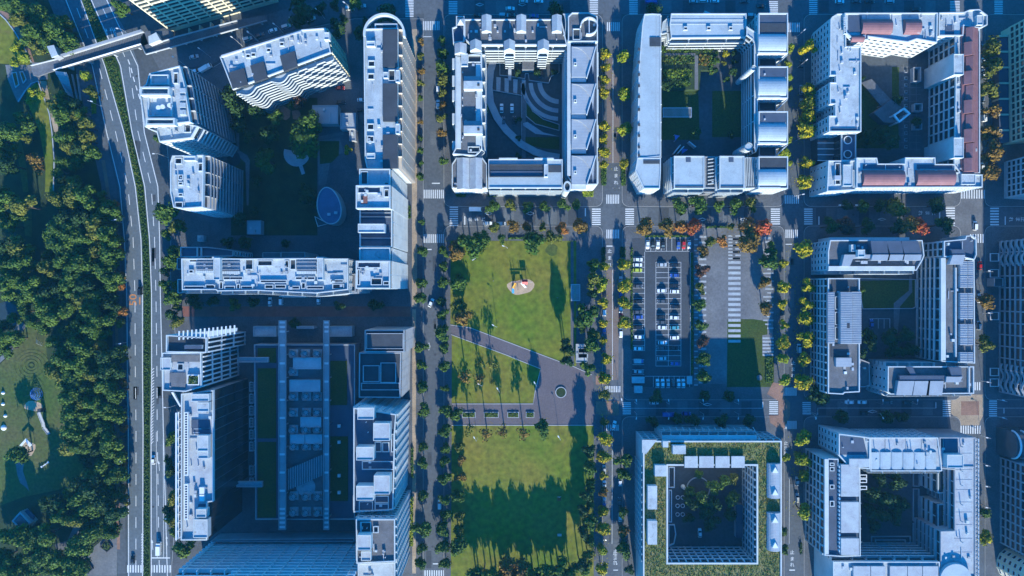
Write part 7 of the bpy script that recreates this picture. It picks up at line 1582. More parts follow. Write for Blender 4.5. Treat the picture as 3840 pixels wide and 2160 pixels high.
# top street
for zf, x, y, a, cc, t, lab in ((Z2, 55, 292, 18, 'silver', 'van', 'first pale van from the left in the row north of the angled block'), (Z2, 145, 262, 20, 'dark grey', 'car', 'dark grey car in the row north of the angled block'), (Z2, 245, 228, 20, 'white', 'car', 'white car in the middle of the row north of the angled block'), (Z2, 347, 197, 18, 'silver', 'van', 'second pale van in the row north of the angled block'), (Z2, 425, 165, 18, 'white', 'car', 'white car half under a tree north of the angled block'), (Z2, 535, 140, 18, 'silver', 'car', 'silver car at the right end of the row north of the angled block'), (T2, 985, 730, 14, 'silver', 'car', 'silver car driving on the slanted street below the elevated walkway'), (T2, 1008, 922, 18, 'white', 'van', 'white van parked at the stepped slab by the slanted street'), (T2, 1145, 880, 30, 'white', 'truck', 'white truck parked at the stepped slab by the slanted street'), (Z2, 830, 60, 0, 'white', 'van', 'white van at the tree on the slanted street near the zebra crossing'), (Z2, 915, 42, 5, 'silver', 'car', 'silver car behind the tree near the north zebra crossing'),
        (Z2, 755, 662, 0, 'red', 'car', 'bright red car parked below the angled block'), (Z2, 918, 752, 0, 'white', 'car', 'white car parked west of the long slab'), (Z2, 912, 830, 0, 'black', 'car', 'black car parked west of the long slab'), (Z2, 760, 770, 0, 'black', 'car', 'black car beside the flat hall in the west courtyard'), (Z3, 510, 62, 0, 'white', 'car', 'white car driving on the top street above the dormered block'), (Z3, 265, 112, 0, 'black', 'car', 'black car parked beside the first dormer on the top street'), (Z3, 460, 112, 0, 'silver', 'van', 'silver van parked between dormers on the top street'), (Z3, 530, 112, 0, 'black', 'car', 'black car parked beside the second dormer on the top street'), (Z3, 690, 118, 0, 'blue', 'car', 'blue car parked beside the third dormer on the top street'),
        (Z3, 610, 5, 0, 'silver', 'car', 'silver car at the top edge above the dormered block'), (Z3, 725, 5, 0, 'white', 'car', 'white car at the top edge above the dormered block'), (Z3, 1575, 10, 0, 'blue', 'truck', 'blue truck at the top edge above the vaulted wing'), (Z4, 500, 5, 0, 'silver', 'car', 'first pale car at the top edge above the smooth north wing'), (Z4, 570, 2, 0, 'white', 'van', 'white van at the top edge above the smooth north wing'), (Z4, 650, 2, 0, 'white', 'car', 'white car right of the van at the top edge above the north wing'), (Z4, 980, 40, 0, 'black', 'car', 'black car on the top street near the barrel-roofed blocks'), (Z4, 910, 108, 0, 'silver', 'van', 'silver van in shade beside the first barrel-roofed block'), (Z4, 865, 5, 0, 'dark grey', 'car', 'dark grey car at the top edge near the barrel-roofed blocks'),
        (Z5, 325, 8, 0, 'white', 'car', 'white car at the top edge above the top right block'), (Z5, 445, 5, 0, 'dark grey', 'car', 'dark grey car at the top edge above the top right block'), (Z5, 540, 5, 0, 'black', 'car', 'black car at the top edge above the top right block'), (Z5, 682, 8, 0, 'silver', 'van', 'silver van at the top edge above the top right block'), (Z5, 870, 65, 0, 'black', 'car', 'black car on the top street above the red barrel roofs'),
        (M5, 488, 900, 90, 'blue', 'car', 'blue car in the marked bays of the middle right courtyard'), (B4, 285, 242, 0, 'silver', 'car', 'silver car on the shaded street below the car park'), (B4, 385, 322, 0, 'blue', 'truck', 'blue and white truck on the shaded street below the car park'), (B4, 510, 318, 0, 'blue', 'car', 'dark blue car on the shaded street below the car park'), (M2, 828, 1150, 90, 'white', 'car', 'white car parked at the entrance side of the long slab'), (M2, 912, 1140, 90, 'white', 'van', 'white van parked left of the entrance canopy of the long slab'), (M2, 1195, 1135, 90, 'white', 'car', 'white car parked right of the entrance canopy of the long slab')):
    car(zf, x, y, a, cc, lab, t)
# street 2 parked cars
for x, y, cc, t, lab in ((50, 805, 'black', 'car', 'black car between the yellow trees west of the walking street, near the upper lawn'), (50, 930, 'white', 'van', 'white van between the yellow trees west of the walking street'), (48, 1060, 'blue', 'car', 'blue car between the yellow trees west of the walking street'), (45, 1190, 'dark grey', 'car', 'dark grey car between the yellow trees west of the walking street'), (168, 712, 'silver', 'car', 'silver car beside the hedge of the car park street side'), (168, 800, 'blue', 'car', 'blue car under a yellow tree on the car park street side'), (168, 905, 'white', 'car', 'white car under a yellow tree on the car park street side'), (170, 975, 'red', 'car', 'red car under a yellow tree on the car park street side'), (168, 1082, 'white', 'van', 'white van alone on the car park street side')): car(M4, x, y, 90, cc, lab, t, 'cars parked along the walking street')
for i, (x, y, cc, t) in enumerate(((1460, 690, 'silver', 'van'), (1462, 800, 'white', 'car'), (1462, 890, 'silver', 'car'), (1462, 960, 'blue', 'car'), (1575, 775, 'white', 'car'), (1575, 1030, 'white', 'car'), (1465, 1165, 'dark grey', 'car'), (1570, 920, 'dark grey', 'car'))): car(B3, x, y, 90, cc, '%s %s, %s vehicle from the top on the %s kerb beside the lower lawn' % (cc, t, ('first', 'second', 'third', 'fourth', 'first', 'third', 'fifth', 'second')[i], 'east' if x > 1500 else 'west'), t, 'cars parked along the lower walking street')
# car park
cols = {'left column': (293, [(560, 'white'), (598, 'white'), (635, 'lime'), (750, 'dark grey'), (860, 'black'), (935, 'dark grey'), (970, 'blue'), (1045, 'black'), (1113, 'white'), (1195, 'white'), (1285, 'blue'), (1360, 'silver')]),
        'inner left column': (460, [(597, 'silver'), (782, 'white'), (858, 'dark grey'), (970, 'black'), (1008, 'dark grey'), (1045, 'white'), (1153, 'white'), (1190, 'dark grey'), (1266, 'silver')]),
        'inner right column': (552, [(597, 'black'), (672, 'blue'), (745, 'black'), (788, 'white'), (898, 'black'), (975, 'white'), (1046, 'teal'), (1118, 'white'), (1192, 'black'), (1303, 'blue')])}
for nm, (x, lst) in cols.items():
    for i, (y, cc) in enumerate(lst): car(M4, x + random.uniform(-5, 8), y, random.choice((0, 180)) + random.uniform(-2, 2), cc, '%s car, %s from the top in the %s of the car park' % (cc, ORD[i + 1], nm), 'car', 'cars in the car park', z=.155)
for i, (x, cc) in enumerate(((360, 'white'), (397, 'black'), (433, 'white'), (470, 'black'), (580, 'blue'), (618, 'red'), (657, 'white'))): car(M4, x, 452, -90, cc, '%s car, %s from the left in the top row of the car park' % (cc, ORD[i + 1]), 'car', 'cars in the car park', z=.155)
for i, (x, cc) in enumerate(((308, 'white'), (344, 'white'), (382, 'silver'), (418, 'dark grey'), (455, 'white'), (488, 'white'))): car(B4, x, 108, 90, cc, '%s car, %s from the left in the bottom row of the car park' % (cc, ORD[i + 1]), 'car', 'cars in the car park', z=.155)
# scooters / bikes are too small to read; street lamps
for i, (zf, x, y, a) in enumerate(((M3, 665, 1028, 150), (M3, 738, 462, 160), (M3, 560, 1448, 150), (B3, 1133, 453, 120), (B3, 531, 460, 120), (B3, 697, 110, 120), (M3, 962, 1440, 120))): lamp(zf, x, y, a, '%s park lamp post counted from the north on the lawns' % ORD[i + 1], 'lamp posts in the park', 8)
for i, (zf, x, y, a) in enumerate(((T2, 720, 735, 145), (T2, 1055, 625, 145), (T2, 1480, 480, 145), (T2, 1690, 410, 145), (Z2, 60, 245, 145), (Z2, 255, 180, 145), (Z2, 378, 135, 145), (Z2, 575, 68, 145), (Z2, 785, 18, 145))): lamp(zf, x, y, a, '%s lamp from the west along the slanted street' % ORD[i + 1], 'lamps along the slanted street', 9)
for i, (zf, x, y, a) in enumerate(((Z1, 690, 765, -15), (Z1, 885, 215, 170), (Z1, 1160, 1160, 180), (M1, 870, 250, 10), (M1, 905, 1185, 5), (B1, 840, 650, 10), (B1, 1150, 275, 180), (B1, 1155, 1050, 180))): lamp(zf, x, y, a, '%s lamp from the top beside the expressway lanes' % ORD[i + 1], 'expressway lamps', 10)
for grp, lst in (('beside the top right block', ((Z5, 70, 215, 40), (Z5, 85, 430, 40), (Z5, 75, 970, 30), (Z5, 60, 1390, 10))),
                 ('below the car park and plaza', ((B4, 58, 220, 100), (B4, 160, 225, 100), (B4, 385, 225, 100), (B4, 625, 225, 100), (B4, 870, 225, 100))),
                 ('above the green-roofed quadrangle', ((B4, 160, 350, -100), (B4, 385, 350, -100), (B4, 625, 350, -100), (B4, 870, 350, -100), (B4, 1410, 350, -100))),
                 ('below the middle right block', ((B5, 427, 45, 90), (B5, 705, 45, 90), (B5, 982, 45, 90), (B5, 1668, 45, 160))),
                 ('above the bottom right block', ((B5, 168, 185, -60), (B5, 705, 185, -60), (B5, 1668, 185, 160))),
                 ('above the middle right block', ((M5, 285, 150, 180), (M5, 390, 150, 180))),
                 ('east of the middle and bottom right blocks', ((R7, 600, 370, 170), (R7, 598, 722, 170), (R7, 588, 1300, 170), (R8, 572, 310, 170), (R8, 570, 540, 170), (R8, 570, 712, 170), (R8, 570, 885, 170)))):
    for i, (zf, x, y, a) in enumerate(lst): lamp(zf, x, y, a, '%s slim street lamp in order %s' % (ORD[i + 1], grp), 'street lamps ' + grp, 7)
# hedges and planted strips
for zf, q, kd, lab in ((Z3, (1196, 1262, 1234, 1402), 'green', 'clipped hedge at the foot of the walking street, west side'), (Z3, (1346, 1250, 1380, 1402), 'green', 'clipped hedge at the foot of the walking street, east side'), (M3, (400, 92, 470, 112), 'green', 'small green hedge at the twin gabled corner house'), (M3, (625, 95, 690, 112), 'green', 'green hedge below the west end of the long hall'), (M3, (1305, 70, 1380, 112), 'yellowgreen', 'bright hedge at the park end of the fan-roofed row'), (M3, (770, 400, 910, 415), 'green', 'long low hedge along the top of the upper lawn'), (M4, (340, 385, 660, 400), 'forest', 'hedge along the top of the car park'), (M4, (668, 505, 682, 1380), 'forest', 'long hedge between the car park and the plaza'), (M4, (238, 470, 250, 1200), 'forest', 'long hedge on the west edge of the car park'), (M4, (770, 320, 930, 335), 'forest', 'hedge at the street edge of the plaza'),
        (M4, (1200, 1255, 1250, 1440), 'green', 'tall bright green hedge beside the shaded lawn south of the plaza'), (Q5, (520, 790, 550, 1200), 'yellowgreen', 'yellow-green planted strip at the foot of the stacked tower'), (Q5, (530, 390, 552, 640), 'forest', 'dark green planted strip beside the promenade'), (Z2, (1262, 640, 1300, 770), 'olive', 'olive planted strip at the foot of the long slab'), (M2, (1875, 430, 1895, 520), 'green', 'green planted strip at the foot of the stepped white tower'), (Z1, (700, 700, 730, 860), 'yellowgreen', 'bright grassy verge strip beside the west carriageway'), (M4, (28, 470, 56, 580), 'dark', 'dark hedge box by the painted lettering, west side of the walking street'), (M4, (160, 470, 200, 545), 'dark', 'dark hedge box by the painted lettering, east side of the walking street'), (B4, (1295, 1215, 1312, 1290), 'dark', 'dark hedge east of the lower quadrangle street')):
    r = rect(zf, *q); A_ = (r[2] - r[0]) * (r[3] - r[1]); bush_row('hedge', lab, rpoly(r), 1.3, kd, min(900, int(A_ * 7)), leaf=.38, seed=int(q[0]))
# ================================================================ TREES
def row(zf, pts, kind, what, where, r=34, name='street_tree', order='top', group=None, sparse=False, hs=1.0):
    group = group or ('%ss %s' % (what, where))
    for i, p in enumerate(pts):
        x, y = p[0], p[1]; rr = p[2] if len(p) > 2 and p[2] else r; kd = p[3] if len(p) > 3 else kind
        lab = '%s %s from the %s %s' % (ORD[i + 1], what, order, where)
        tree(zf, x, y, rr * random.uniform(.92, 1.08), kd, lab, group, name, hs, sparse)
def sy(*ls):
    """merge points of several frames, sorted down the photo, into native pixels"""
    out = []
    for zf, pts in ls:
        k = zf(1, 0)[0] - zf(0, 0)[0]
        for p in pts: q = zf(p[0], p[1]); out.append((q[0], q[1], (p[2] if len(p) > 2 and p[2] else 34) * k, *( (p[3],) if len(p) > 3 else ())))
    return sorted(out, key=lambda p: p[1])
row(N0, sy((Z2, [(1360, 310, 28, 'brown'), (1365, 420, 28, 'olive'), (1365, 530, 28, 'brown'), (1360, 620, 26, 'olive'), (1360, 735, 24, 'forest'), (1360, 915, 22, 'brown'), (1360, 1040, 20), (1360, 1135, 24, 'forest'), (1360, 1230, 24), (1360, 1330, 26, 'forest')]), (M3, [(155, 285, 22), (160, 500, 40), (145, 725, 40), (145, 835, 42), (150, 1195, 42), (150, 1315, 36)])), 'green', 'green promenade tree', 'west of the street beside the park', 34)
row(N0, sy((B3, [(155, 105, 40), (160, 265, 42), (165, 535, 34), (160, 645, 42), (160, 885, 44), (155, 1110, 60), (155, 1265, 36), (145, 1375, 40)])), 'green', 'green tree', 'lower down, west of the street beside the park', 34)
row(N0, sy((Z2, [(1522, 300, 38), (1522, 390, 44), (1524, 495, 48), (1520, 590, 46, 'olive'), (1528, 690, 34, 'olive'), (1528, 790, 32, 'brown'), (1522, 890, 38, 'olive'), (1525, 990, 34, 'brown'), (1535, 1205, 34)])), 'green', 'green tree', 'on the pavement west of the dormered block', 40)
row(N0, sy((M3, [(310, 500, 38), (310, 605, 34), (310, 720, 42), (285, 855, 34, 'dark'), (305, 950, 44), (310, 1085, 48), (315, 1190, 42), (310, 1325, 42)]), (B3, [(320, 110, 30), (325, 280, 44), (315, 420, 50), (320, 540, 36, 'forest'), (320, 640, 40), (310, 760, 46), (315, 910, 42), (320, 1020, 42), (310, 1120, 46), (305, 1260, 46), (320, 1375, 42)])), 'green', 'green tree', 'along the west edge of the park lawns', 40)
row(N0, sy((M3, [(410, 720, 52, 'forest'), (420, 885, 52, 'olive'), (450, 975, 66, 'brown')]), (B3, [(400, 300, 46), (420, 530, 40, 'olive'), (430, 625, 34, 'brown'), (430, 740, 40, 'brown'), (415, 890, 52), (425, 1030, 42, 'olive'), (430, 1130, 42, 'olive'), (415, 1250, 62, 'forest')])), 'green', 'lawn-side tree', 'in the inner row west of the lawns', 44, 'park_tree')
row(N0, sy((M3, [(400, 500, 62, 'brown'), (500, 470, 72, 'green'), (455, 430, 46, 'forest'), (560, 430, 50, 'green'), (605, 400, 40, 'forest'), (720, 412, 34, 'green'), (970, 440, 72, 'green'), (940, 400, 44, 'forest'), (1095, 412, 56, 'olive')])), 'green', 'park tree', 'along the north edge of the upper lawn', 50, 'park_tree', hs=1.1)
row(M3, [(670, 328, 42, 'olive'), (800, 322, 44, 'brown'), (905, 320, 36, 'brown'), (1020, 325, 30, 'olive'), (1165, 335, 44, 'orange'), (1290, 312, 52, 'brown')], 'olive', 'autumn street tree', 'on the south pavement north of the lawn', 40, order='left')
row(M3, [(660, 178, 46), (790, 165, 38, 'olive'), (912, 182, 44), (1040, 175, 36), (1165, 172, 46), (1260, 160, 34, 'forest')], 'green', 'green street tree', 'below the long pale-roofed hall', 40, order='left')
row(N0, sy((M3, [(455, 1400, 50, 'brown'), (565, 1305, 36, 'olive'), (655, 1315, 40, 'olive')]), (B3, [(565, 45, 40, 'brown'), (655, 62, 28, 'olive')])), 'brown', 'thin-crowned autumn tree', 'on the triangular lawn', 40, 'park_tree', sparse=True, hs=1.5)
row(B3, [(490, 412, 42, 'olive'), (612, 428, 46, 'brown'), (742, 418, 50, 'brown'), (882, 424, 50, 'brown')], 'brown', 'thin brown tree', 'along the top of the lower lawn', 40, 'park_tree', order='left', sparse=True, hs=1.5)
tree(B3, 1020, 402, 56, 'green', 'leafy green tree at the right end of the brown row on the lower lawn', None, 'park_tree', 1.3)
row(N0, sy((M3, [(1385, 600, 50), (1372, 705, 58, 'olive'), (1385, 805, 40, 'dark'), (1335, 965, 72), (1295, 1045, 34, 'dark'), (1385, 1090, 46, 'olive'), (1372, 1172, 52, 'forest'), (1340, 1340, 46, 'forest'), (1385, 930, 40, 'forest')]), (B3, [(1360, 560, 50, 'dark'), (1365, 680, 52), (1372, 800, 44), (1340, 870, 46, 'dark'), (1365, 930, 36), (1318, 990, 44, 'dark'), (1365, 1070, 48, 'forest'), (1310, 1150, 42, 'dark'), (1362, 1210, 42), (1352, 1310, 42, 'olive'), (1290, 1372, 52, 'dark'), (1335, 1410, 46)])), 'green', 'dense tree', 'along the east edge of the park lawns', 46, 'park_tree', hs=1.5)
row(M3, [(1175, 1160, 40), (1200, 1210, 44), (1195, 1290, 40)], 'dark', 'dark conical tree', 'at the east corner of the upper lawn', 40, 'park_tree', hs=2.2)
row(B3, [(530, 1470, 56, 'forest'), (600, 1440, 56), (680, 1455, 52, 'forest'), (770, 1415, 72, 'brown'), (870, 1420, 70, 'brown'), (950, 1455, 60), (1050, 1440, 60), (1140, 1415, 62, 'forest'), (1225, 1440, 54)], 'green', 'big tree', 'across the bottom edge of the lower lawn', 50, 'park_tree', order='left', hs=1.6)
row(B3, [(560, 1540, 64), (660, 1550, 70, 'forest'), (800, 1540, 76), (900, 1560, 70), (1010, 1545, 70, 'forest'), (1110, 1540, 76), (1200, 1560, 64)], 'green', 'tall tree', 'just outside the bottom edge of the park', 50, 'park_tree', order='left', hs=1.5)
# yellow street trees
row(N0, sy((Z3, [(1232, 395, 44), (1235, 500, 32), (1225, 595, 38), (1222, 692, 42), (1225, 945, 42), (1222, 1045, 36), (1220, 1145, 40), (1218, 1240, 30)])), 'yellow', 'yellow tree', 'west of the walking street by fan roofs', 40)
row(N0, sy((M3, [(1465, 605, 34), (1452, 740, 52, 'yellowgreen'), (1455, 872, 38), (1455, 1012, 28), (1455, 1142, 26), (1472, 1272, 40), (1465, 1412, 46)])), 'yellow', 'yellow tree', 'on the walking street beside the upper lawn', 40)
row(N0, sy((B3, [(1465, 165, 36, 'olive'), (1465, 345, 28, 'olive'), (1467, 475, 44), (1466, 602, 44), (1458, 735, 30), (1455, 858, 34, 'brown'), (1455, 995, 38), (1455, 1125, 46), (1447, 1265, 48, 'yellowgreen'), (1445, 1402, 46)])), 'yellow', 'yellow tree', 'on the walking street beside the lower lawn', 40)
row(N0, sy((Z3, [(1378, 410, 52), (1378, 690, 54), (1382, 975, 50), (1375, 1235, 34, 'yellow')])), 'yellowgreen', 'lime-green tree', 'west of the smooth vaulted wing', 40)
row(N0, sy((M4, [(195, 592, 46), (200, 742, 42), (202, 870, 38), (197, 1010, 48)])), 'yellow', 'yellow tree', 'on the car park side of the walking street', 40)
row(N0, sy((B4, [(75, 640, 50), (75, 748, 50), (76, 1015, 36), (80, 1150, 42, 'brown'), (80, 1280, 52), (120, 1412, 34, 'dark')])), 'green', 'green tree', 'west of the green-roofed quadrangle', 40)
row(N0, sy((Z4, [(1195, 330, 34), (1172, 450, 26), (1185, 545, 30), (1185, 635, 24), (1185, 990, 30), (1155, 1085, 44), (1182, 1165, 28)])), 'yellowgreen', 'lime-green tree', 'east of the barrel-roofed blocks', 34)
row(N0, sy((M4, [(1250, 575, 62, 'green'), (1340, 585, 34), (1342, 750, 44), (1335, 880, 34), (1337, 1025, 34), (1340, 1150, 46), (1345, 1272, 46, 'yellowgreen')])), 'yellow', 'yellow tree', 'between the plaza and the east street', 40)
row(N0, sy((B4, [(1200, 90, 48, 'yellowgreen'), (1210, 628, 32, 'yellowgreen'), (1195, 1145, 32), (1195, 1275, 34)])), 'green', 'leafy tree', 'on the kerb east of the green-roofed quadrangle', 34)
row(N0, sy((Z5, [(108, 335, 54), (112, 632, 48), (108, 730, 48), (110, 820, 50), (100, 918, 56), (95, 1158, 44), (85, 1290, 52)])), 'yellow', 'yellow tree', 'along the west front of the top right block', 46)
row(N0, sy((M5, [(68, 418, 52), (88, 660, 42), (78, 780, 44), (82, 872, 44), (82, 1002, 44), (72, 1127, 46), (72, 1268, 50)])), 'yellow', 'yellow tree', 'along the gridded front of the middle right block', 44)
row(N0, sy((B4, [(1342, 500, 56), (1330, 635, 52), (1332, 752, 40), (1338, 1010, 58)])), 'yellowgreen', 'lime-green tree', 'along the west front of the bottom right block', 48)
row(N0, sy((R6, [(602, 358, 64, 'olive'), (605, 515, 70, 'olive'), (582, 688, 68, 'olive'), (592, 845, 62), (587, 1022, 64), (598, 1172, 70), (582, 1348, 64)])), 'brown', 'bronze tree', 'east of the long red roof', 60, hs=1.1)
row(N0, sy((R7, [(612, 625, 60), (598, 988, 64, 'olive')]), (R8, [(575, 940, 38, 'forest'), (585, 1145, 56, 'yellow')])), 'brown', 'autumn tree', 'on the pavement of the right edge blocks', 55)
row(M4, [(600, 175, 60), (720, 165, 60), (880, 175, 40, 'forest'), (985, 172, 50), (1100, 165, 46, 'olive')], 'green', 'green street tree', 'below the pale square-roofed blocks', 50, order='left')
row(M4, [(345, 322, 60, 'brown'), (505, 325, 58, 'brown'), (600, 325, 44, 'orange'), (712, 328, 54, 'red'), (960, 322, 24, 'olive'), (1078, 318, 56, 'orange'), (1195, 320, 64, 'red'), (820, 428, 40, 'olive'), (900, 425, 38, 'orange'), (1105, 428, 80, 'brown')], 'orange', 'autumn tree', 'along the top of the car park and plaza', 50, order='left', name='autumn_tree', hs=1.15)
row(N0, sy((M4, [(755, 502, 44, 'brown'), (752, 632, 52, 'maroon'), (735, 765, 42, 'olive'), (740, 880, 44, 'forest'), (750, 1025, 42, 'green'), (760, 1150, 44, 'maroon'), (770, 1272, 50, 'forest'), (770, 1400, 52, 'forest')])), 'olive', 'small tree', 'in the row between the car park and the plaza', 44, name='plaza_tree')
row(N0, sy((M4, [(1205, 722, 40, 'brown'), (1220, 908, 46, 'brown'), (1245, 480, 44, 'forest')])), 'olive', 'small tree', 'on the east side of the plaza', 44, name='plaza_tree')
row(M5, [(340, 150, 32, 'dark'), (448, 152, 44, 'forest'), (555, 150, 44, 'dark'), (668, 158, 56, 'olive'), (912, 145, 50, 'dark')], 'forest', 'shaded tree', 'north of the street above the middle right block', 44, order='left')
row(M5, [(240, 278, 50, 'dark'), (345, 282, 48, 'maroon'), (465, 278, 46, 'dark'), (675, 282, 48, 'dark'), (738, 284, 50, 'brown'), (800, 284, 54, 'red'), (955, 270, 58, 'dark')], 'dark', 'street tree', 'just above the middle right block', 46, order='left', hs=1.3)
row(N0, sy((Z1, [(485, 150, 46, 'olive'), (500, 208, 32, 'orange'), (560, 270, 30, 'dark'), (625, 562, 46, 'yellowgreen'), (668, 680, 48, 'olive')])), 'olive', 'autumn verge tree', 'on the expressway verge near the bridge', 34, name='verge_tree')
row(N0, sy((M1, [(855, 132, 32, 'orange'), (866, 215, 36, 'olive'), (893, 395, 34, 'olive'), (890, 485, 34, 'orange'), (895, 675, 32, 'orange'), (895, 755, 32, 'orange'), (900, 945, 36, 'orange'), (895, 1030, 36, 'olive'), (912, 1225, 38, 'yellowgreen'), (910, 1292, 36, 'olive')]), (L4, [(845, 105, 30, 'orange'), (840, 182, 32, 'green'), (845, 352, 26, 'olive'), (848, 425, 26, 'orange'), (842, 605, 30, 'olive'), (845, 675, 28, 'orange'), (840, 850, 34, 'orange'), (850, 925, 36, 'olive')])), 'orange', 'small verge tree', 'between the wood and the expressway', 30, name='verge_tree')
row(N0, sy((M1, [(1232, 170, 78), (1330, 308, 56, 'olive'), (1240, 362, 40), (1305, 480, 44, 'forest'), (1265, 545, 58), (1240, 640, 40, 'dark'), (1245, 750, 46, 'forest'), (1320, 755, 36, 'olive'), (1280, 840, 56, 'forest'), (1325, 905, 34, 'olive'), (1325, 1022, 44, 'olive'), (1280, 960, 40, 'dark')]), (B1, [(1182, 492, 50), (1165, 640, 30, 'dark'), (1178, 715, 48, 'dark'), (1195, 905, 52, 'olive'), (1170, 990, 44, 'dark'), (1180, 1065, 52, 'olive'), (1205, 1150, 40, 'forest'), (1262, 1262, 58, 'forest')]), (Z1, [(900, 40, 60, 'green'), (1150, 960, 26, 'forest'), (1180, 1040, 34, 'green')])), 'green', 'bushy tree', 'along the east verge of the expressway', 44, name='verge_tree', hs=1.1)
# courtyard trees
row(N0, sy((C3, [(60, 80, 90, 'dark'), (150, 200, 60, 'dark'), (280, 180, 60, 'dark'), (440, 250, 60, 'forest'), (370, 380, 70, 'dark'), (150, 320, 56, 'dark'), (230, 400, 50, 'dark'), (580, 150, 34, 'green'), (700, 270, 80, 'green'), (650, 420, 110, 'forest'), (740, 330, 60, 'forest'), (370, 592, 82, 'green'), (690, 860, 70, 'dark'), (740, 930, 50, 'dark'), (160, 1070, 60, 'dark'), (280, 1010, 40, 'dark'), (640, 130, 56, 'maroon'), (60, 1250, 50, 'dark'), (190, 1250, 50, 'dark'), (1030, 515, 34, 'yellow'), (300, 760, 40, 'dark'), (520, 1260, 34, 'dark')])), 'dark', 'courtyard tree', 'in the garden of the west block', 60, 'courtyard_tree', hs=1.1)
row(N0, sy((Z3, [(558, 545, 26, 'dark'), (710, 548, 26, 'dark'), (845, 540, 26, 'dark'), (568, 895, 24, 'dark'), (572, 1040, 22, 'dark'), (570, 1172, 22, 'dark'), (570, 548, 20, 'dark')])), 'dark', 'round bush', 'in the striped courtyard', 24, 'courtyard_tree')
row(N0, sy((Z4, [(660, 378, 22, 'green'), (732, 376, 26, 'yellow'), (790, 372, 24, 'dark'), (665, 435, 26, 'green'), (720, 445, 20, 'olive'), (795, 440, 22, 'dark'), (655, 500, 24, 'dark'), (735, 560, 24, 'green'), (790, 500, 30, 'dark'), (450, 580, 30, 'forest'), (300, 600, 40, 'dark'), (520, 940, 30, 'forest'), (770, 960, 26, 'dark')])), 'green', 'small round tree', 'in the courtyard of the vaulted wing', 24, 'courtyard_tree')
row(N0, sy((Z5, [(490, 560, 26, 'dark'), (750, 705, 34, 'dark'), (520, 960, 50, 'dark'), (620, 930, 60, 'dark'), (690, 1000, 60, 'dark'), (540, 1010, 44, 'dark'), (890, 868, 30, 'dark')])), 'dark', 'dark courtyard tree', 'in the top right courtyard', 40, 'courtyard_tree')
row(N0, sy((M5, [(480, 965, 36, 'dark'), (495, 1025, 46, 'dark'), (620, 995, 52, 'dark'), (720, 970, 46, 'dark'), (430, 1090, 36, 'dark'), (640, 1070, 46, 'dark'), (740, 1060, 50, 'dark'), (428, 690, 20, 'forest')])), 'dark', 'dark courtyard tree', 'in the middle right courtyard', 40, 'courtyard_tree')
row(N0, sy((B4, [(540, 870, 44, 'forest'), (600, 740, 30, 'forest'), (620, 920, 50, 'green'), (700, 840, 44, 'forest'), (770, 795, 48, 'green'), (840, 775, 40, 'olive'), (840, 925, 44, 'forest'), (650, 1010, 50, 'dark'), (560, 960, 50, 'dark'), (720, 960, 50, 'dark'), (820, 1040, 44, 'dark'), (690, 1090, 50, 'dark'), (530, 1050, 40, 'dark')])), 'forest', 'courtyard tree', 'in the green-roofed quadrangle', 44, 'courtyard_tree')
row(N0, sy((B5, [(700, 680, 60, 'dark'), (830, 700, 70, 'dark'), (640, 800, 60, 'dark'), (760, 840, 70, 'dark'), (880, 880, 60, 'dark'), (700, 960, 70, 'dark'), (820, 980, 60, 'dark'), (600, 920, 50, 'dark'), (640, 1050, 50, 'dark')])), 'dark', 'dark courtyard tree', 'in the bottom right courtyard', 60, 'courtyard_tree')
row(N0, sy((Z2, [(440, 70, 100, 'dark'), (600, 60, 50, 'dark'), (715, 35, 40, 'dark'), (865, 20, 50, 'forest'), (725, 200, 70, 'dark'), (900, 230, 50, 'dark'), (950, 165, 40, 'dark'), (1110, 90, 70, 'dark'), (780, 130, 36, 'dark')])), 'dark', 'dark tree', 'between the slanted street and the long slab', 60, hs=1.1)
row(N0, sy((M2, [(230, 1150, 60, 'dark'), (550, 1175, 40, 'forest'), (1350, 1180, 40, 'dark'), (1620, 1185, 50, 'dark'), (380, 1140, 40, 'dark'), (1000, 1320, 40, 'dark'), (700, 1150, 40, 'dark')])), 'dark', 'shaded tree', 'south of the long white slab', 44)
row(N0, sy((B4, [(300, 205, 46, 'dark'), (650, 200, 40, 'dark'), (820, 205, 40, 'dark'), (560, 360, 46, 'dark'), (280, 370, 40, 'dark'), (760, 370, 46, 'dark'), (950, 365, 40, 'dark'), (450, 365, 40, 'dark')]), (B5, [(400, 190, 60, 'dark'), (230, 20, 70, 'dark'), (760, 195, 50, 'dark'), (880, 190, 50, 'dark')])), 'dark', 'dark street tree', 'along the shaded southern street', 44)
row(Z3, [(870, 70, 80, 'dark'), (1590, 75, 56, 'dark')], 'dark', 'dark tree', 'beside the top street parked cars', 60, order='left')
row(Z1, [(120, 350, 42), (155, 420, 46), (90, 460, 34)], 'yellowgreen', 'lime-yellow shrub tree', 'on the small lawn west of the footbridge', 40, 'park_tree', hs=.7)
row(Z1, [(240, 690, 34), (300, 715, 34), (210, 760, 24)], 'yellowgreen', 'lime-yellow bush', 'at the tip of the long narrow lawn', 34, 'park_tree', hs=.7)
row(Z1, [(150, 880, 50, 'forest'), (180, 950, 50, 'forest'), (190, 1040, 40, 'olive'), (245, 1190, 44, 'brown'), (265, 1270, 42, 'brown'), (670, 1150, 64, 'green')], 'forest', 'scattered tree', 'beside the narrow western lawn', 40, 'park_tree')
row(L4, [(100, 620, 60), (90, 1190, 80), (20, 1180, 60)], 'green', 'rounded tree', 'near the western playground', 60, 'park_tree', hs=1.2)
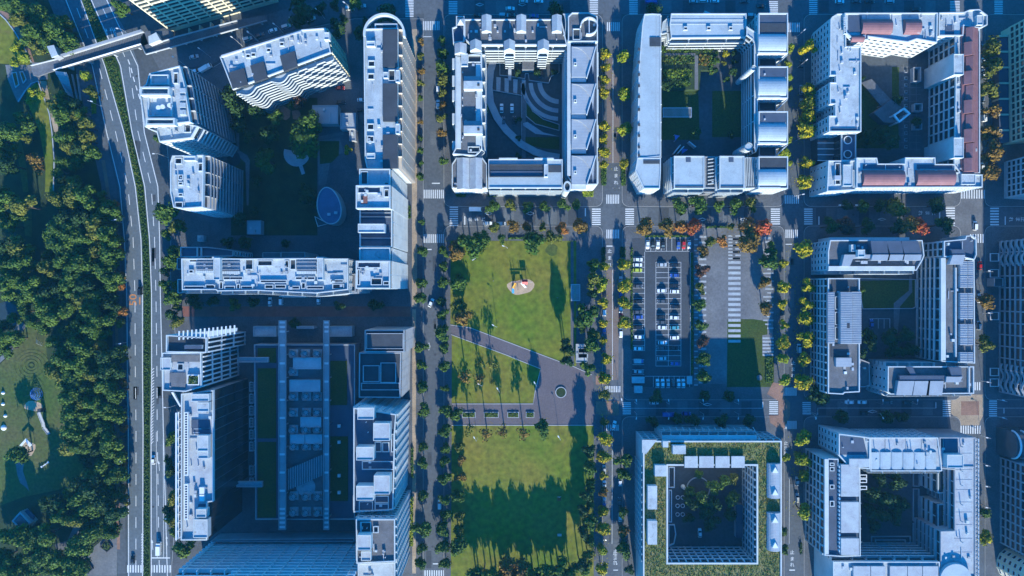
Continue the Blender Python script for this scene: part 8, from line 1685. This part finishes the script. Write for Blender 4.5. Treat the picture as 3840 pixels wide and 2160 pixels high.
# ---- the wood: individual crowns scattered inside measured outlines
CLEAR = [Z1(190, 380), Z1(440, 330), Z1(700, 380), Z1(640, 760), Z1(360, 690), Z1(190, 640)]
def wood(zf, poly, dmin, rng, kinds, where, n_try=2500, hs=1.15):
    pts = [zf(*p) for p in poly]; xs = [p[0] for p in pts]; ys = [p[1] for p in pts]; got = []
    for _ in range(n_try):
        x, y = random.uniform(min(xs), max(xs)), random.uniform(min(ys), max(ys))
        if not inside(pts, x, y) or inside(CLEAR, x, y) or any((x - a) ** 2 + (y - c) ** 2 < dmin ** 2 for a, c in got): continue
        got.append((x, y))
    got.sort(key=lambda p: p[1])
    for i, (x, y) in enumerate(got):
        kd = random.choice(kinds); tree(N0, x, y, random.uniform(rng[0] * .85, rng[1] * 1.1), kd, '%s tree, %s from the north in the %s' % ({'forest': 'broad green', 'green': 'bright green', 'dark': 'dark green', 'olive': 'olive green'}[kd], ORD[i + 1], where), 'trees of the %s' % where, 'forest_tree', hs * random.uniform(.75, 1.15), big=True)
    return len(got)
KF = ['forest'] * 6 + ['green'] * 5 + ['dark'] * 3 + ['olive'] * 2
nw = 0
nw += wood(Z1, [(-20, 0), (120, 0), (270, 70), (350, 130), (470, 280), (470, 360), (380, 460), (260, 465), (210, 330), (130, 180), (60, 80), (-20, 50)], 36, (29, 42), KF, 'wood north of the footbridge')
nw += wood(Z1, [(370, 640), (420, 640), (520, 750), (640, 780), (640, 1000), (600, 1150), (580, 1260), (520, 1449), (430, 1449), (440, 1080), (450, 950), (375, 830)], 36, (29, 42), KF, 'wood south of the footbridge')
nw += wood(M1, [(400, 60), (780, 60), (815, 300), (835, 700), (830, 1000), (800, 1449), (365, 1449), (360, 1150), (390, 930), (330, 1050), (200, 1040), (130, 900), (130, 770), (0, 760), (-20, 600), (80, 620), (330, 450), (440, 250)], 43, (33, 50), KF, 'large wood beside the expressway')
nw += wood(M1, [(-20, 70), (60, 90), (170, 150), (150, 260), (60, 300), (-20, 290)], 43, (35, 50), KF, 'grove at the west edge')
nw += wood(M1, [(-20, 430), (60, 420), (160, 490), (130, 590), (-20, 600)], 43, (35, 50), KF, 'second grove at the west edge')
nw += wood(M1, [(-20, 1090), (60, 1000), (140, 1020), (130, 1130), (60, 1240), (-20, 1290)], 42, (33, 48), KF, 'grove beside the western pond')
nw += wood(Z1, [(-20, 960), (60, 970), (120, 1090), (60, 1240), (-20, 1250)], 42, (33, 48), KF, 'grove below the west plaza')
nw += wood(L4, [(380, 0), (790, 0), (790, 500), (800, 1060), (760, 1150), (600, 1260), (500, 1290), (520, 1090), (310, 1010), (300, 930), (480, 860), (490, 780), (600, 740), (540, 580), (450, 540), (450, 430), (520, 350), (430, 300), (520, 120), (420, 110)], 43, (33, 50), KF, 'lower wood beside the playground')
nw += wood(L4, [(-20, 1340), (120, 1330), (240, 1300), (400, 1330), (510, 1330), (510, 1449), (-20, 1470)], 42, (33, 48), ['green', 'forest', 'forest'], 'wood in the bottom left corner')
nw += wood(L4, [(140, 1170), (320, 1150), (330, 1250), (200, 1270)], 38, (33, 46), ['forest', 'green'], 'clump beside the park pavilion')
# fallen leaves under the coloured street trees
rr = random.Random(3); fl = MB()
for o in TREES:
    k = o['label']
    if not any(w in k for w in ('yellow', 'lime', 'autumn', 'bronze', 'brown')): continue
    for _ in range(26):
        a, d = rr.uniform(0, 6.28), rr.uniform(.3, 5.2); x, y = o.location.x + d * math.cos(a), o.location.y + d * math.sin(a); s = rr.uniform(.12, .3); t = rr.uniform(0, 6.28)
        fl.face([(x + s * math.cos(t + q * 1.571), y + s * math.sin(t + q * 1.571), .172) for q in range(4)], 0 if ('yellow' in k or 'lime' in k) else 1)
fl.build('fallen_leaves', ['leaf_yellow_0', 'leaf_brown_2'], None, 'stuff')
# ---- thin blue volume added to lift the shadows and cool the view
hz = bpy.data.materials.new('tint_haze'); hz.use_nodes = True; ht_ = hz.node_tree
for n in list(ht_.nodes): ht_.nodes.remove(n)
ou = ht_.nodes.new('ShaderNodeOutputMaterial'); pv = ht_.nodes.new('ShaderNodeVolumePrincipled'); pv.inputs['Color'].default_value = (.18, .62, 1.0, 1); pv.inputs['Density'].default_value = TINT_HAZE
ht_.links.new(pv.outputs[0], ou.inputs['Volume']); M['tint_haze'] = hz
MB().box(-2600, -2600, -1.0, 2600, 2600, H + 6).build('tint_haze', 'tint_haze', None, 'stuff')
print('WOOD', nw)
dup = [(l, len(g)) for l, g in LABELS.items() if len(g) > 1 and not all(g)]
print('DUPLICATE LABELS WITHOUT GROUP', dup)
bad = [l for l in LABELS if not 4 <= len(l.split()) <= 16]
print('LABEL LENGTH', bad[:20])
print('OBJECTS', len(bpy.data.objects))
